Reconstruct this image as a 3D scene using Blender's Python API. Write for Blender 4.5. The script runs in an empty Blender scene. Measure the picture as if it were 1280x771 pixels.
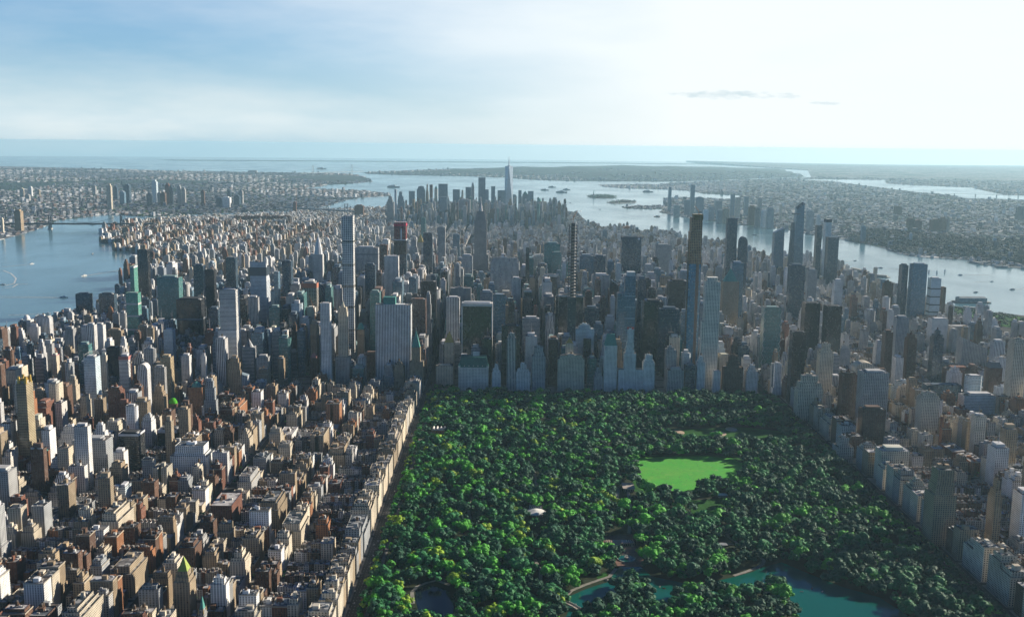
import bpy, bmesh, math, random
import numpy as np

rnd = random.Random(11)
SC = bpy.context.scene
COL = SC.collection

# ------------------------------------------------------------------ camera
CAM = (171.6, -2528.4, 616.1)
FPX, YAW, PIT, ROLL = 1291.6, .003978, .156662, .010743
RE = 7430e3                                            # earth radius with refraction
_f = np.array([math.sin(YAW)*math.cos(PIT), math.cos(YAW)*math.cos(PIT), -math.sin(PIT)])
_r = np.array([math.cos(YAW), -math.sin(YAW), 0.0])
_u = np.cross(_r, _f)
_R = _r*math.cos(ROLL)+_u*math.sin(ROLL)
_U = _u*math.cos(ROLL)-_r*math.sin(ROLL)
from mathutils import Matrix, Vector
from mathutils.geometry import delaunay_2d_cdt
cd = bpy.data.cameras.new('camera'); cam = bpy.data.objects.new('camera', cd); COL.objects.link(cam)
cd.sensor_width = 36; cd.lens = 36*FPX/1280; cd.clip_start = 1; cd.clip_end = 300000
M3 = Matrix(((_R[0], _U[0], -_f[0]), (_R[1], _U[1], -_f[1]), (_R[2], _U[2], -_f[2])))
cam.matrix_world = Matrix.Translation(CAM) @ M3.to_4x4()
SC.camera = cam

# ------------------------------------------------------------------ light and exposure
SUN_AZ, SUN_EL = math.radians(63), math.radians(20.5)     # azimuth from +Y (down the island) towards +X (west)
SKY_STRENGTH, SUN_STRENGTH, EXPOSURE = 0.05, 5.0, 0.8
HAZE_COL, HAZE_D, HAZE_G = (.54, .85, 1.0, 1), 1.9e-5, .3
SC.cycles.volume_bounces = 2; SC.cycles.max_bounces = 8; SC.cycles.diffuse_bounces = 2; SC.cycles.glossy_bounces = 3
SC.view_settings.view_transform = 'Standard'; SC.view_settings.look = 'None'
SC.view_settings.exposure = EXPOSURE; SC.view_settings.gamma = 1
sl = bpy.data.lights.new('sun', 'SUN'); sl.energy = SUN_STRENGTH; sl.angle = math.radians(.5); sl.color = (1, .89, .74)
sun = bpy.data.objects.new('sun', sl); COL.objects.link(sun)
sd = Vector((math.sin(SUN_AZ)*math.cos(SUN_EL), math.cos(SUN_AZ)*math.cos(SUN_EL), math.sin(SUN_EL)))
sun.rotation_euler = sd.to_track_quat('Z', 'Y').to_euler(); sun.location = (900, -900, 640)

class NT:
    """tiny node helper"""
    def __init__(s, tree): s.t = tree; s.n = tree.nodes; s.l = tree.links
    def new(s, typ, **kw):
        n = s.n.new(typ)
        for k, v in kw.items(): setattr(n, k, v)
        return n
    def put(s, sock, v):
        if isinstance(v, bpy.types.NodeSocket): s.l.new(v, sock)
        elif v is not None:
            if hasattr(sock.default_value, '__len__') and not hasattr(v, '__len__'): v = (v,)*len(sock.default_value)
            sock.default_value = v
    def math(s, op, a, b=None, c=None, clamp=False):
        n = s.new('ShaderNodeMath', operation=op, use_clamp=clamp)
        s.put(n.inputs[0], a)
        if b is not None: s.put(n.inputs[1], b)
        if c is not None: s.put(n.inputs[2], c)
        return n.outputs[0]
    def mix(s, f, a, b, blend='MIX'):
        n = s.new('ShaderNodeMix', data_type='RGBA', blend_type=blend)
        s.put(n.inputs[0], f); s.put(n.inputs[6], a); s.put(n.inputs[7], b)
        return n.outputs[2]
    def mixf(s, f, a, b):
        n = s.new('ShaderNodeMix', data_type='FLOAT')
        s.put(n.inputs[0], f); s.put(n.inputs[2], a); s.put(n.inputs[3], b)
        return n.outputs[0]
    def noise(s, vec, scale, detail=2, rough=.5, w=None):
        n = s.new('ShaderNodeTexNoise'); s.put(n.inputs['Scale'], scale)
        n.inputs['Detail'].default_value = detail; n.inputs['Roughness'].default_value = rough
        if vec is not None: s.l.new(vec, n.inputs['Vector'])
        return n.outputs[0]
    def ramp(s, f, lo, hi, a=0.0, b=1.0):
        n = s.new('ShaderNodeMapRange', clamp=True)
        s.put(n.inputs[0], f); n.inputs[1].default_value = lo; n.inputs[2].default_value = hi
        n.inputs[3].default_value = a; n.inputs[4].default_value = b
        return n.outputs[0]

w = bpy.data.worlds.new('World'); SC.world = w; w.use_nodes = True
W = NT(w.node_tree); W.n.clear()
sky = W.new('ShaderNodeTexSky', sky_type='NISHITA'); sky.sun_disc = False
sky.sun_elevation = SUN_EL; sky.sun_rotation = SUN_AZ; sky.altitude = 300; sky.air_density = 1.0; sky.dust_density = 0.4; sky.ozone_density = 3.0
tc = W.new('ShaderNodeTexCoord'); sep = W.new('ShaderNodeSeparateXYZ'); W.l.new(tc.outputs['Generated'], sep.inputs[0])
mp = W.new('ShaderNodeMapping'); mp.inputs['Scale'].default_value = (1, 1, 4.5); W.l.new(tc.outputs['Generated'], mp.inputs[0])
n1 = W.noise(mp.outputs[0], 3.2, 6, .55)
veil = W.ramp(n1, .36, .66)
# thin high cloud veil low over the ocean, thicker in the western (sun) half; clear overhead and behind the camera
west = W.ramp(sep.outputs[0], -.30, .16)
veil = W.math('ADD', W.math('MULTIPLY', veil, .17), W.math('MULTIPLY', west, .95), clamp=True)
low = W.ramp(sep.outputs[2], .02, .13, 1, 0)
veil = W.math('ADD', W.math('MULTIPLY', veil, .60), .37)
veil = W.math('MAXIMUM', veil, W.math('MULTIPLY', low, .80))
veil = W.math('MULTIPLY', veil, W.math('MULTIPLY', W.ramp(sep.outputs[1], .0, .6), W.ramp(sep.outputs[2], .17, .32, 1, 0)))
veilc = W.mix(west, (5.9, 8.5, 10.1, 1), (11.2, 11.8, 11.8, 1))
veilc = W.mix(W.ramp(n1, .4, .7), veilc, (11.0, 11.8, 12.0, 1))
blue = W.mix(1.0, sky.outputs[0], W.mix(W.ramp(sep.outputs[2], .15, .4), (.64, 1.06, 1.5, 1), (.14, .37, .72, 1)), 'MULTIPLY')
skyc = W.mix(veil, blue, veilc)
# one long thin grey cloud bank over the right hand water
def cdir(px, py):
    d = _f+_R*(px-640)/FPX-_U*(py-385.5)/FPX; return d/np.linalg.norm(d)
def bank(px, py, rx, ry, sc, th):
    d = cdir(px, py)
    ax = W.math('DIVIDE', W.math('SUBTRACT', W.math('DIVIDE', sep.outputs[0], sep.outputs[1]), float(d[0]/d[1])), rx/FPX)
    az = W.math('DIVIDE', W.math('SUBTRACT', W.math('DIVIDE', sep.outputs[2], sep.outputs[1]), float(d[2]/d[1])), ry/FPX)
    r2 = W.math('ADD', W.math('MULTIPLY', ax, ax), W.math('MULTIPLY', az, az))
    m2 = W.new('ShaderNodeMapping'); m2.inputs['Scale'].default_value = (1, 1, 3); W.l.new(tc.outputs['Generated'], m2.inputs[0])
    nn = W.noise(m2.outputs[0], sc, 5, .6)
    g = W.math('SUBTRACT', W.math('ADD', nn, .35), W.math('MULTIPLY', r2, .35))
    front = W.math('GREATER_THAN', sep.outputs[1], .3)
    return W.math('MULTIPLY', W.ramp(g, th, th+.28), front)
b1 = bank(915, 119, 95, 7, 60, .62); b2 = bank(1027, 129, 26, 3, 60, .62)
bb = W.math('MULTIPLY', W.math('MAXIMUM', b1, b2), .55)
skyc = W.mix(bb, skyc, (5.7, 7.7, 8.6, 1))
bg = W.new('ShaderNodeBackground'); W.l.new(skyc, bg.inputs[0]); bg.inputs[1].default_value = SKY_STRENGTH
wo = W.new('ShaderNodeOutputWorld'); W.l.new(bg.outputs[0], wo.inputs[0])

# ------------------------------------------------------------------ placing helpers
def drop(x, y): return -(x*x+y*y)/(2*RE)
def ray(px, py): return _f+_R*(px-640)/FPX-_U*(py-385.5)/FPX
def ground(px, py, z=0.0):
    """point of the (curved) ground seen at a pixel of the survey photograph"""
    d = ray(px, py)
    a = (d[0]**2+d[1]**2)/(2*RE); b = d[2]+(CAM[0]*d[0]+CAM[1]*d[1])/RE
    c = CAM[2]-z+(CAM[0]**2+CAM[1]**2)/(2*RE)
    D = max(b*b-4*a*c, 0)
    t = (-b-math.sqrt(D))/(2*a)
    return (CAM[0]+t*d[0], CAM[1]+t*d[1])
def at(px, py, Y):
    d = ray(px, py); t = (Y-CAM[1])/d[1]; x = CAM[0]+t*d[0]
    return x, CAM[2]+t*d[2]-drop(x, Y)
def proj(x, y, z=0.0):
    X = np.array([x, y, z+drop(x, y)])-np.array(CAM); c = X@_f
    return 640+FPX*(X@_R)/c, 385.5-FPX*(X@_U)/c
def gpoly(pts):
    return [p[1:] if p[0] == 'w' else ground(*p) for p in pts]
def inpoly(x, y, poly):
    c = False; n = len(poly); j = n-1
    for i in range(n):
        xi, yi = poly[i]; xj, yj = poly[j]
        if (yi > y) != (yj > y) and x < (xj-xi)*(y-yi)/(yj-yi)+xi: c = not c
        j = i
    return c

def tag(o, label=None, cat=None, group=None, kind=None):
    if label: o['label'] = label
    if cat: o['category'] = cat
    if group: o['group'] = group
    if kind: o['kind'] = kind
    return o
def empty(name, x, y, z=None, rz=0):
    o = bpy.data.objects.new(name, None); COL.objects.link(o)
    o.location = (x, y, drop(x, y)+BASE if z is None else z); o.rotation_euler = (0, 0, rz); o.empty_display_size = 5
    return o
BASE = 2.0                                             # land stands two metres above the water
WHITE = (.55, .55, .53)

# ------------------------------------------------------------------ mesh builder
class MB:
    def __init__(s): s.v = []; s.f = []; s.uv = []; s.a = []      # a: per face (wc, gc, wp, wq)
    def face(s, pts, uv=None, a=None):
        n = len(s.v); s.v += pts; s.f.append(len(pts)); s.uv += uv or [(0, 0)]*len(pts); s.a.append(a or PLAIN)
    def box(s, x0, y0, z0, x1, y1, z1, a=None, bottom=False):
        s.prism([(x0, y0), (x1, y0), (x1, y1), (x0, y1)], z0, z1, a, top=True, bottom=bottom)
    def prism(s, P, z0, z1, a=None, top=True, P1=None, bottom=False, uo=0.0):
        P1 = P1 or P; n = len(P); u = uo
        for i in range(n):
            j = (i+1) % n; L = math.hypot(P[j][0]-P[i][0], P[j][1]-P[i][1])
            s.face([(P[i][0], P[i][1], z0), (P[j][0], P[j][1], z0), (P1[j][0], P1[j][1], z1), (P1[i][0], P1[i][1], z1)],
                   [(u, z0), (u+L, z0), (u+L, z1), (u, z1)], a)
            u = 0.0
        if top: s.face([(p[0], p[1], z1) for p in P1], [(p[0], p[1]) for p in P1], a)
        if bottom: s.face([(p[0], p[1], z0) for p in P[::-1]], None, a)
    def cone(s, x, y, z0, z1, r0, r1=0.0, n=10, a=None, top=True):
        P = [(x+r0*math.cos(2*math.pi*i/n), y+r0*math.sin(2*math.pi*i/n)) for i in range(n)]
        r1 = max(r1, .01)
        Q = [(x+r1*math.cos(2*math.pi*i/n), y+r1*math.sin(2*math.pi*i/n)) for i in range(n)]
        s.prism(P, z0, z1, a, top, Q)
    def bar(s, p, q, r, a=None, n=4):
        p = Vector(p); q = Vector(q); d = (q-p)
        if d.length < 1e-6: return
        m = d.to_track_quat('Z', 'Y').to_matrix(); L = d.length
        ring = [m @ Vector((r*math.cos(2*math.pi*(i+.5)/n), r*math.sin(2*math.pi*(i+.5)/n), 0)) for i in range(n)]
        for i in range(n):
            j = (i+1) % n
            s.face([tuple(p+ring[i]), tuple(p+ring[j]), tuple(q+ring[j]), tuple(q+ring[i])], None, a)
        s.face([tuple(q+k) for k in ring], None, a); s.face([tuple(p+k) for k in ring[::-1]], None, a)
    def build(s, name, mat, parent=None, attrs=True, smooth=False):
        me = bpy.data.meshes.new(name)
        nv = len(s.v); nf = len(s.f)
        me.vertices.add(nv); me.vertices.foreach_set('co', np.array(s.v, dtype=np.float32).ravel())
        me.loops.add(nv); me.loops.foreach_set('vertex_index', np.arange(nv, dtype=np.int32))
        tot = np.array(s.f, dtype=np.int32); st = np.concatenate([[0], np.cumsum(tot)[:-1]]).astype(np.int32)
        me.polygons.add(nf); me.polygons.foreach_set('loop_start', st); me.polygons.foreach_set('loop_total', tot)
        me.update(calc_edges=True)
        if attrs:
            uvl = me.uv_layers.new(name='UVMap'); uvl.data.foreach_set('uv', np.array(s.uv, dtype=np.float32).ravel())
            for k, nm in enumerate(('wc', 'gc')):
                at_ = me.attributes.new(nm, 'FLOAT_COLOR', 'FACE')
                at_.data.foreach_set('color', np.array([tuple(q[k])+(1.0,) for q in s.a], dtype=np.float32).ravel())
            for k, nm in ((2, 'wp'), (3, 'wq')):
                at_ = me.attributes.new(nm, 'FLOAT_VECTOR', 'FACE')
                at_.data.foreach_set('vector', np.array([q[k] for q in s.a], dtype=np.float32).ravel())
        me.materials.append(mat)
        o = bpy.data.objects.new(name, me); COL.objects.link(o)
        if parent: o.parent = parent
        return o
PLAIN = ((.3, .3, .3), (.05, .06, .07), (3, 3, 0), (0, 0, 0))
def plain(c, gloss=0.0): return (tuple(c), (.05, .06, .07), (3, 3, 0), (0, gloss, 0))

# ------------------------------------------------------------------ materials
def newmat(name):
    m = bpy.data.materials.new(name); m.use_nodes = True; t = NT(m.node_tree); t.n.clear()
    out = t.new('ShaderNodeOutputMaterial'); p = t.new('ShaderNodeBsdfPrincipled'); t.l.new(p.outputs[0], out.inputs[0])
    return m, t, p
def attr(t, nm, o='Color'):
    n = t.new('ShaderNodeAttribute', attribute_type='GEOMETRY', attribute_name=nm); return n.outputs[o]

m_fac, t, p = newmat('facade')
uvn = t.new('ShaderNodeUVMap', uv_map='UVMap'); su = t.new('ShaderNodeSeparateXYZ'); t.l.new(uvn.outputs[0], su.inputs[0])
sp = t.new('ShaderNodeSeparateXYZ'); t.l.new(attr(t, 'wp', 'Vector'), sp.inputs[0])
sq = t.new('ShaderNodeSeparateXYZ'); t.l.new(attr(t, 'wq', 'Vector'), sq.inputs[0])
cu = t.math('DIVIDE', su.outputs[0], sp.outputs[0]); cv = t.math('DIVIDE', su.outputs[1], sp.outputs[1])
mu = t.math('LESS_THAN', t.math('ABSOLUTE', t.math('SUBTRACT', t.math('FRACT', cu), .5)), t.math('MULTIPLY', sp.outputs[2], .5))
mv = t.math('LESS_THAN', t.math('ABSOLUTE', t.math('SUBTRACT', t.math('FRACT', cv), .5)), t.math('MULTIPLY', sq.outputs[0], .5))
mask = t.math('MULTIPLY', mu, mv)
cx = t.new('ShaderNodeCombineXYZ'); t.l.new(t.math('FLOOR', cu), cx.inputs[0]); t.l.new(t.math('FLOOR', cv), cx.inputs[1]); t.l.new(sq.outputs[2], cx.inputs[2])
wn = t.new('ShaderNodeTexWhiteNoise', noise_dimensions='3D'); t.l.new(cx.outputs[0], wn.inputs[0])
wv = wn.outputs[0]
geo = t.new('ShaderNodeNewGeometry')
gcol = t.mix(1.0, attr(t, 'gc'), t.mixf(wv, .55, 1.5), 'MULTIPLY')
gcol = t.mix(t.math('MULTIPLY', t.math('GREATER_THAN', wv, .9), .35), gcol, (.42, .40, .35, 1))
ns = t.noise(geo.outputs['Position'], .045, 4, .6)
wallc = t.mix(1.0, attr(t, 'wc'), t.ramp(ns, .25, .75, .72, 1.18), 'MULTIPLY')
fl = t.math('LESS_THAN', t.math('FRACT', t.math('ADD', cv, .03)), .09)           # faint floor courses
wallc = t.mix(t.math('MULTIPLY', fl, .25), wallc, (.08, .08, .08, 1))
t.l.new(t.mix(mask, wallc, gcol), p.inputs['Base Color'])
gl = t.math('MAXIMUM', mask, sq.outputs[1])
t.l.new(t.mixf(gl, .85, .14), p.inputs['Roughness']); t.l.new(t.mixf(gl, .12, .9), p.inputs['Specular IOR Level'])
t.l.new(t.math('MULTIPLY', gl, .12), p.inputs['Metallic'])
bmp = t.new('ShaderNodeBump'); bmp.inputs['Strength'].default_value = .12; bmp.inputs['Distance'].default_value = .6
hh = t.math('ADD', t.math('MULTIPLY', mask, -.5), t.math('MULTIPLY', t.noise(geo.outputs['Position'], .25, 2), .5))
t.l.new(hh, bmp.inputs['Height']); t.l.new(bmp.outputs[0], p.inputs['Normal'])

m_roof, t, p = newmat('roofing')
geo = t.new('ShaderNodeNewGeometry')
vor = t.new('ShaderNodeTexVoronoi', feature='F1'); vor.inputs['Scale'].default_value = .16; t.l.new(geo.outputs['Position'], vor.inputs['Vector'])
sv = t.new('ShaderNodeSeparateColor'); t.l.new(vor.outputs['Color'], sv.inputs[0])
ns = t.noise(geo.outputs['Position'], .35, 4, .65)
c = t.mix(1.0, attr(t, 'wc'), t.ramp(ns, .25, .75, .6, 1.3), 'MULTIPLY')
c = t.mix(t.math('MULTIPLY', t.math('GREATER_THAN', sv.outputs[0], .74), .5), c, (.52, .52, .5, 1))
c = t.mix(t.math('MULTIPLY', t.math('LESS_THAN', sv.outputs[0], .22), .55), c, (.04, .04, .045, 1))
t.l.new(c, p.inputs['Base Color']); p.inputs['Roughness'].default_value = .8; p.inputs['Specular IOR Level'].default_value = .15

def simple(name, col, rough=.8, metal=0.0, nscale=None, amt=.35, col2=None, bump=0, bscale=1):
    m, t, p = newmat(name)
    if nscale:
        geo = t.new('ShaderNodeNewGeometry'); n = t.noise(geo.outputs['Position'], nscale, 5, .6)
        t.l.new(t.mix(t.ramp(n, .35, .65), tuple(col)+(1,), tuple(col2 or [k*(1-amt) for k in col])+(1,)), p.inputs['Base Color'])
        if bump:
            b = t.new('ShaderNodeBump'); b.inputs['Distance'].default_value = bump; t.l.new(t.noise(geo.outputs['Position'], bscale, 4), b.inputs['Height'])
            t.l.new(b.outputs[0], p.inputs['Normal'])
    else: p.inputs['Base Color'].default_value = tuple(col)+(1,)
    p.inputs['Roughness'].default_value = rough; p.inputs['Metallic'].default_value = metal
    if rough > .65: p.inputs['Specular IOR Level'].default_value = .1
    return m
m_steel = simple('weathered_steel', (.16, .17, .18), .5, .6, .3)
m_wood = simple('tank_cedar', (.12, .075, .045), .9, 0, 1.5)
m_copper = simple('copper_patina', (.10, .30, .25), .7, 0, .3, col2=(.06, .20, .18))
m_gold = simple('gilded_roof', (.62, .42, .10), .35, .5, .3)
m_lime = simple('lime_netting', (.10, .50, .03), .8, 0, .5)
m_paint = simple('road_paint', (.7, .7, .66), .7, 0, .5)
m_pave = simple('paving', (.21, .205, .195), .9, 0, .08, .35)
m_asph = simple('asphalt', (.045, .047, .05), .9, 0, .05, .4)
m_path = simple('park_path', (.30, .285, .25), .9, 0, .2, .35)
m_brickpave = simple('brick_paving', (.24, .15, .12), .9, 0, .3, .35)
m_sand = simple('infield_sand', (.52, .40, .28), .95, 0, .1, .15)
m_white = simple('white_cladding', (.75, .75, .72), .6, 0, .4, .15)
m_foam = simple('foam', (.62, .68, .70), .8, 0, .05, .5)
m_bark = simple('bark', (.07, .05, .035), .95, 0, 1.5)

# land covers: city fabric of roofs, yards and trees
def landmat(name, green, grey, gs, cs):
    m, t, p = newmat(name); geo = t.new('ShaderNodeNewGeometry'); P = geo.outputs['Position']
    big = t.noise(P, gs, 4, .6)
    v = t.new('ShaderNodeTexVoronoi', feature='F1'); v.inputs['Scale'].default_value = cs; t.l.new(P, v.inputs['Vector'])
    s_ = t.new('ShaderNodeSeparateColor'); t.l.new(v.outputs['Color'], s_.inputs[0])
    cell = t.mix(t.ramp(s_.outputs[1], .2, .95), (.05, .05, .055, 1), grey+(1,))
    cell = t.mix(t.math('GREATER_THAN', s_.outputs[2], .9), cell, (.5, .5, .48, 1))
    g = t.mix(t.ramp(t.noise(P, .02, 4, .65), .3, .7), green+(1,), tuple(k*.55 for k in green)+(1,))
    f = t.math('ADD', t.ramp(big, .46, .68, 0, .75), t.math('MULTIPLY', s_.outputs[0], .4), clamp=True)
    t.l.new(t.mix(t.math('GREATER_THAN', f, .52), cell, g), p.inputs['Base Color']); p.inputs['Roughness'].default_value = .9; p.inputs['Specular IOR Level'].default_value = .1
    return m
m_boro = landmat('borough_ground', (.028, .055, .035), (.20, .215, .23), .0006, .022)
m_jersey = landmat('far_shore_ground', (.022, .055, .04), (.18, .20, .215), .0011, .018)
m_hill = simple('wooded_hill', (.018, .042, .042), .95, 0, .0015, .5, col2=(.05, .065, .065))
m_rough_shaded = simple('rough_and_shaded_grass', (.03, .13, .02), .95, 0, .04, .4)  # dull green; doubles as painted shade on the small lawn
m_park = simple('woodland_floor', (.020, .035, .014), .95, 0, .03, .4, col2=(.035, .04, .022))
m_lawn, t, p = newmat('mown_lawn'); geo = t.new('ShaderNodeNewGeometry')
c = t.mix(t.ramp(t.noise(geo.outputs['Position'], .02, 5, .6), .35, .68), (.035, .38, .012, 1), (.09, .36, .02, 1))
c = t.mix(t.ramp(t.noise(geo.outputs['Position'], .12, 5, .7), .45, .75, 0, .7), c, (.035, .24, .014, 1))
c = t.mix(t.ramp(t.noise(geo.outputs['Position'], .035, 4, .7), .60, .74, 0, .65), c, (.22, .34, .06, 1))
t.l.new(c, p.inputs['Base Color']); p.inputs['Roughness'].default_value = .95

def watermat(name, col, rough, s1, d1, s2, d2, deep=None):
    m, t, p = newmat(name); geo = t.new('ShaderNodeNewGeometry'); P = geo.outputs['Position']
    mpn = t.new('ShaderNodeMapping'); mpn.inputs['Scale'].default_value = (1, .55, 1); mpn.inputs['Rotation'].default_value = (0, 0, .5); t.l.new(P, mpn.inputs[0])
    n0 = t.noise(mpn.outputs[0], .0013, 7, .68)
    t.l.new(t.mix(t.ramp(n0, .35, .65), col+(1,), (deep or tuple(k*.7 for k in col))+(1,)), p.inputs['Base Color'])
    t.l.new(t.ramp(n0, .35, .65, rough*.6, rough*1.35), p.inputs['Roughness'])
    h = t.math('ADD', t.math('MULTIPLY', t.noise(mpn.outputs[0], s1, 3, .6), d1), t.math('MULTIPLY', t.noise(P, s2, 3, .6), d2))
    b = t.new('ShaderNodeBump'); b.inputs['Strength'].default_value = 1; b.inputs['Distance'].default_value = 1; t.l.new(h, b.inputs['Height'])
    t.l.new(b.outputs[0], p.inputs['Normal']); p.inputs['IOR'].default_value = 1.333
    return m
m_sea = watermat('harbour_water', (.09, .20, .24), .17, .03, .5, .14, .14)
m_pond = watermat('pond_water', (.008, .018, .03), .10, .08, .10, .5, .03)
m_lake = watermat('lake_water', (.005, .12, .09), .10, .08, .12, .5, .03)

# ------------------------------------------------------------------ sheets of land and water following the curve of the earth
def sheet(name, poly, z, mat, step=1000, hfun=None, skirt=0.0, kind='structure'):
    bm = bmesh.new()
    ar = sum(a[0]*b[1]-b[0]*a[1] for a, b in zip(poly, poly[1:]+poly[:1]))
    if ar < 0: poly = poly[::-1]
    k0 = max(1.0, max(abs(c) for q in poly for c in q))       # scaled to one for the triangulator
    cv_, _e, cf_, *_ = delaunay_2d_cdt([Vector((x/k0, y/k0)) for x, y in poly], [], [list(range(len(poly)))], 1, 1e-7)
    vs = [bm.verts.new((v[0]*k0, v[1]*k0, 0)) for v in cv_]
    for f in cf_:
        if len(set(f)) > 2 and inpoly(sum(cv_[i][0] for i in f)/len(f)*k0, sum(cv_[i][1] for i in f)/len(f)*k0, poly): bm.faces.new([vs[i] for i in f])
    for v in [v for v in bm.verts if not v.link_faces]: bm.verts.remove(v)
    xs = [p[0] for p in poly]; ys = [p[1] for p in poly]
    for ax, lo, hi in ((0, min(xs), max(xs)), (1, min(ys), max(ys))):
        span = hi-lo; st = max(step, span/70)
        k = math.ceil(lo/st)
        while k*st < hi:
            co = [0, 0, 0]; co[ax] = k*st; no = [0, 0, 0]; no[ax] = 1
            bmesh.ops.bisect_plane(bm, geom=bm.verts[:]+bm.edges[:]+bm.faces[:], plane_co=co, plane_no=no, dist=1e-4)
            k += 1
    bound = [e for e in bm.edges if len(e.link_faces) == 1]
    if skirt:
        r = bmesh.ops.extrude_edge_only(bm, edges=bound)
        low = [g for g in r['geom'] if isinstance(g, bmesh.types.BMVert)]
    else: low = []
    lows = set(low)
    for v in bm.verts:
        h = hfun(v.co.x, v.co.y) if hfun else 0
        v.co.z = drop(v.co.x, v.co.y)+z+(h if v not in lows else -skirt)
    bmesh.ops.recalc_face_normals(bm, faces=bm.faces[:])
    if sum(f.normal.z*f.calc_area() for f in bm.faces) < 0: bmesh.ops.reverse_faces(bm, faces=bm.faces[:])
    me = bpy.data.meshes.new(name); bm.to_mesh(me); bm.free(); me.materials.append(mat)
    o = bpy.data.objects.new(name, me); COL.objects.link(o)
    if kind: o['kind'] = kind
    return o

def polar(name, mat, rmax):
    mb_v = []; mb_f = []; rings = [0]+list(np.geomspace(400, rmax, 60)); na = 96
    for r_ in rings:
        for a_ in range(na):
            an = 2*math.pi*a_/na; x = r_*math.cos(an); y = r_*math.sin(an); mb_v.append((x, y, drop(x, y)))
    for i in range(len(rings)-1):
        for a_ in range(na):
            b_ = (a_+1) % na
            mb_f.append((i*na+a_, (i+1)*na+a_, (i+1)*na+b_, i*na+b_) if i else (a_, na+a_, na+b_))
    me = bpy.data.meshes.new(name); me.from_pydata(mb_v, [], mb_f); me.materials.append(mat)
    o = bpy.data.objects.new(name, me); COL.objects.link(o); o['kind'] = 'structure'; return o
polar('water', m_sea, 58000)

w_ = lambda x, y: ('w', x, y)
MANH = gpoly([w_(-1345, -2100), w_(-1340, 0), w_(-1300, 400), w_(-1290, 1250), w_(-1370, 1700), w_(-1470, 2100),
    (204, 326), (205, 320), (180, 317), (165, 315), (142, 309), (140, 299), (144, 288), (155, 282), (190, 276), (240, 273.5), (300, 271), (350, 269), (384, 266),
    (430, 263.5), (470, 261.5), (490, 258), w_(-900, 7600), w_(-500, 8250), w_(0, 8150), w_(330, 7300), (700, 266), (709, 271), (727, 278), (755, 284), (786, 287), (822, 291),
    (851, 297), (903, 308), (950, 318), (1010, 329), (1061, 339), (1116, 353), (1183, 381), (1205, 385), (1232, 390), (1280, 395), w_(2150, 700), w_(1960, 0), w_(1940, -2100)])
sheet('manhattan_ground', MANH, BASE, m_asph, 1000, skirt=3)
BROOK = gpoly([(-500, 360), (-200, 322), (0, 300), (30, 292), (62, 281), (72, 275), (104, 272), (125, 269), (150, 268.5), (190, 271), (240, 268.5), (300, 266), (350, 264), (384, 262.5),
    (412, 257), (420, 254), (432, 250.5), (446, 247.5), (487, 245.2), (489, 243), (455, 238.5), (400, 236.5), (378, 235.5), (380, 234.6), (401, 233.5), (411, 231), (434, 230.2), (466, 227.3), (462, 224), (453, 220.8), (446, 219), (429, 217),
    (300, 215.2), (200, 213.5), (130, 211), (0, 208), (-300, 206), (-700, 208)])
sheet('brooklyn_ground', BROOK, BASE, m_boro, 1000, skirt=3)
sheet('red_hook_basin', gpoly([(398, 253), (425, 249.5), (420, 251.5), (400, 255)]), BASE+1.0, m_sea, 1000)
NJ = gpoly([(1500, 362), (1280, 336), (1228, 331), (1211, 325), (1156, 322), (1125, 317.5), (1101, 309), (1060, 301), (1048, 298), (1010, 293), (983, 287), (942, 283), (897, 277.5),
    (855, 271.5), (824, 265.5), (829, 261.5), (800, 261.3), (780, 260.4), (778, 259), (800, 257.5), (830, 257), (829, 247.5), (850, 246.5), (915, 249.5), (926, 247.5), (925, 244.5), (880, 242), (858, 238.5), (838, 237),
    (780, 235.5), (755, 233.5), (748, 231.2), (790, 230.5), (822, 230.8), (840, 228.5), w_(7000, 21000), w_(9500, 30000), w_(9000, 45000), w_(10000, 55500), w_(28000, 49000), w_(44000, 35000), w_(54000, 15000), w_(56000, 2000), w_(5200, 1200)])
def njh(x, y):
    r = math.hypot(x, y); return max(0, min(1, (r-24000)/20000))**1.5*130*(.55+.45*math.sin(x*.00021+1)*math.cos(y*.00013))
sheet('new_jersey_ground', NJ, BASE, m_jersey, 1500, hfun=njh, skirt=3)
NBAY = gpoly([(983, 224.2), (1060, 225), (1106, 225.5), (1108, 230), (1146, 232.5), (1215, 235), (1232, 239.5), (1254, 244), (1300, 245.5), (1420, 250), (1420, 256), (1280, 250.5), (1206, 248.5), (1187, 244), (1146, 240.8), (1117, 237), (1089, 233.5), (1070, 231), (1040, 227)])
sheet('newark_bay_water', NBAY, BASE+3, m_sea, 1000)
STAT = gpoly([(452, 215.6), (463, 217.6), (508, 219.2), (580, 220.4), (629, 222.2), (667, 225), (708, 226.4), (780, 227), (830, 227.4), (880, 226), w_(7000, 21500), w_(9000, 32000), w_(4000, 31500), w_(300, 29000), w_(-2300, 23500)])
SC_ = [sum(p[k] for p in STAT)/len(STAT) for k in (0, 1)]
def sth(x, y):
    # ridge of wooded hills parallel to the near shore
    d = min(math.hypot(x-a[0], y-a[1]) for a in STAT)
    e = max(0, min(1, d/2600)); return (e*e*(3-2*e))*(88+26*math.sin(x*.0011+.7)*math.cos(y*.0008)+9*math.sin(x*.004))
def dens(P, n):
    out = []
    for i in range(len(P)):
        a, b = P[i], P[(i+1) % len(P)]
        out += [(a[0]+(b[0]-a[0])*k/n, a[1]+(b[1]-a[1])*k/n) for k in range(n)]
    return out
STAT = dens(STAT, 4)
WFRONT = gpoly([(1190, 386), (1232, 392), (1290, 398), (1290, 414), (1235, 406), (1190, 398)])
sheet('waterfront_park_ground', WFRONT, BASE+.1, m_rough_shaded, 300)
sheet('staten_island_hills', STAT, BASE, m_hill, 500, hfun=sth, skirt=3)
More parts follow.
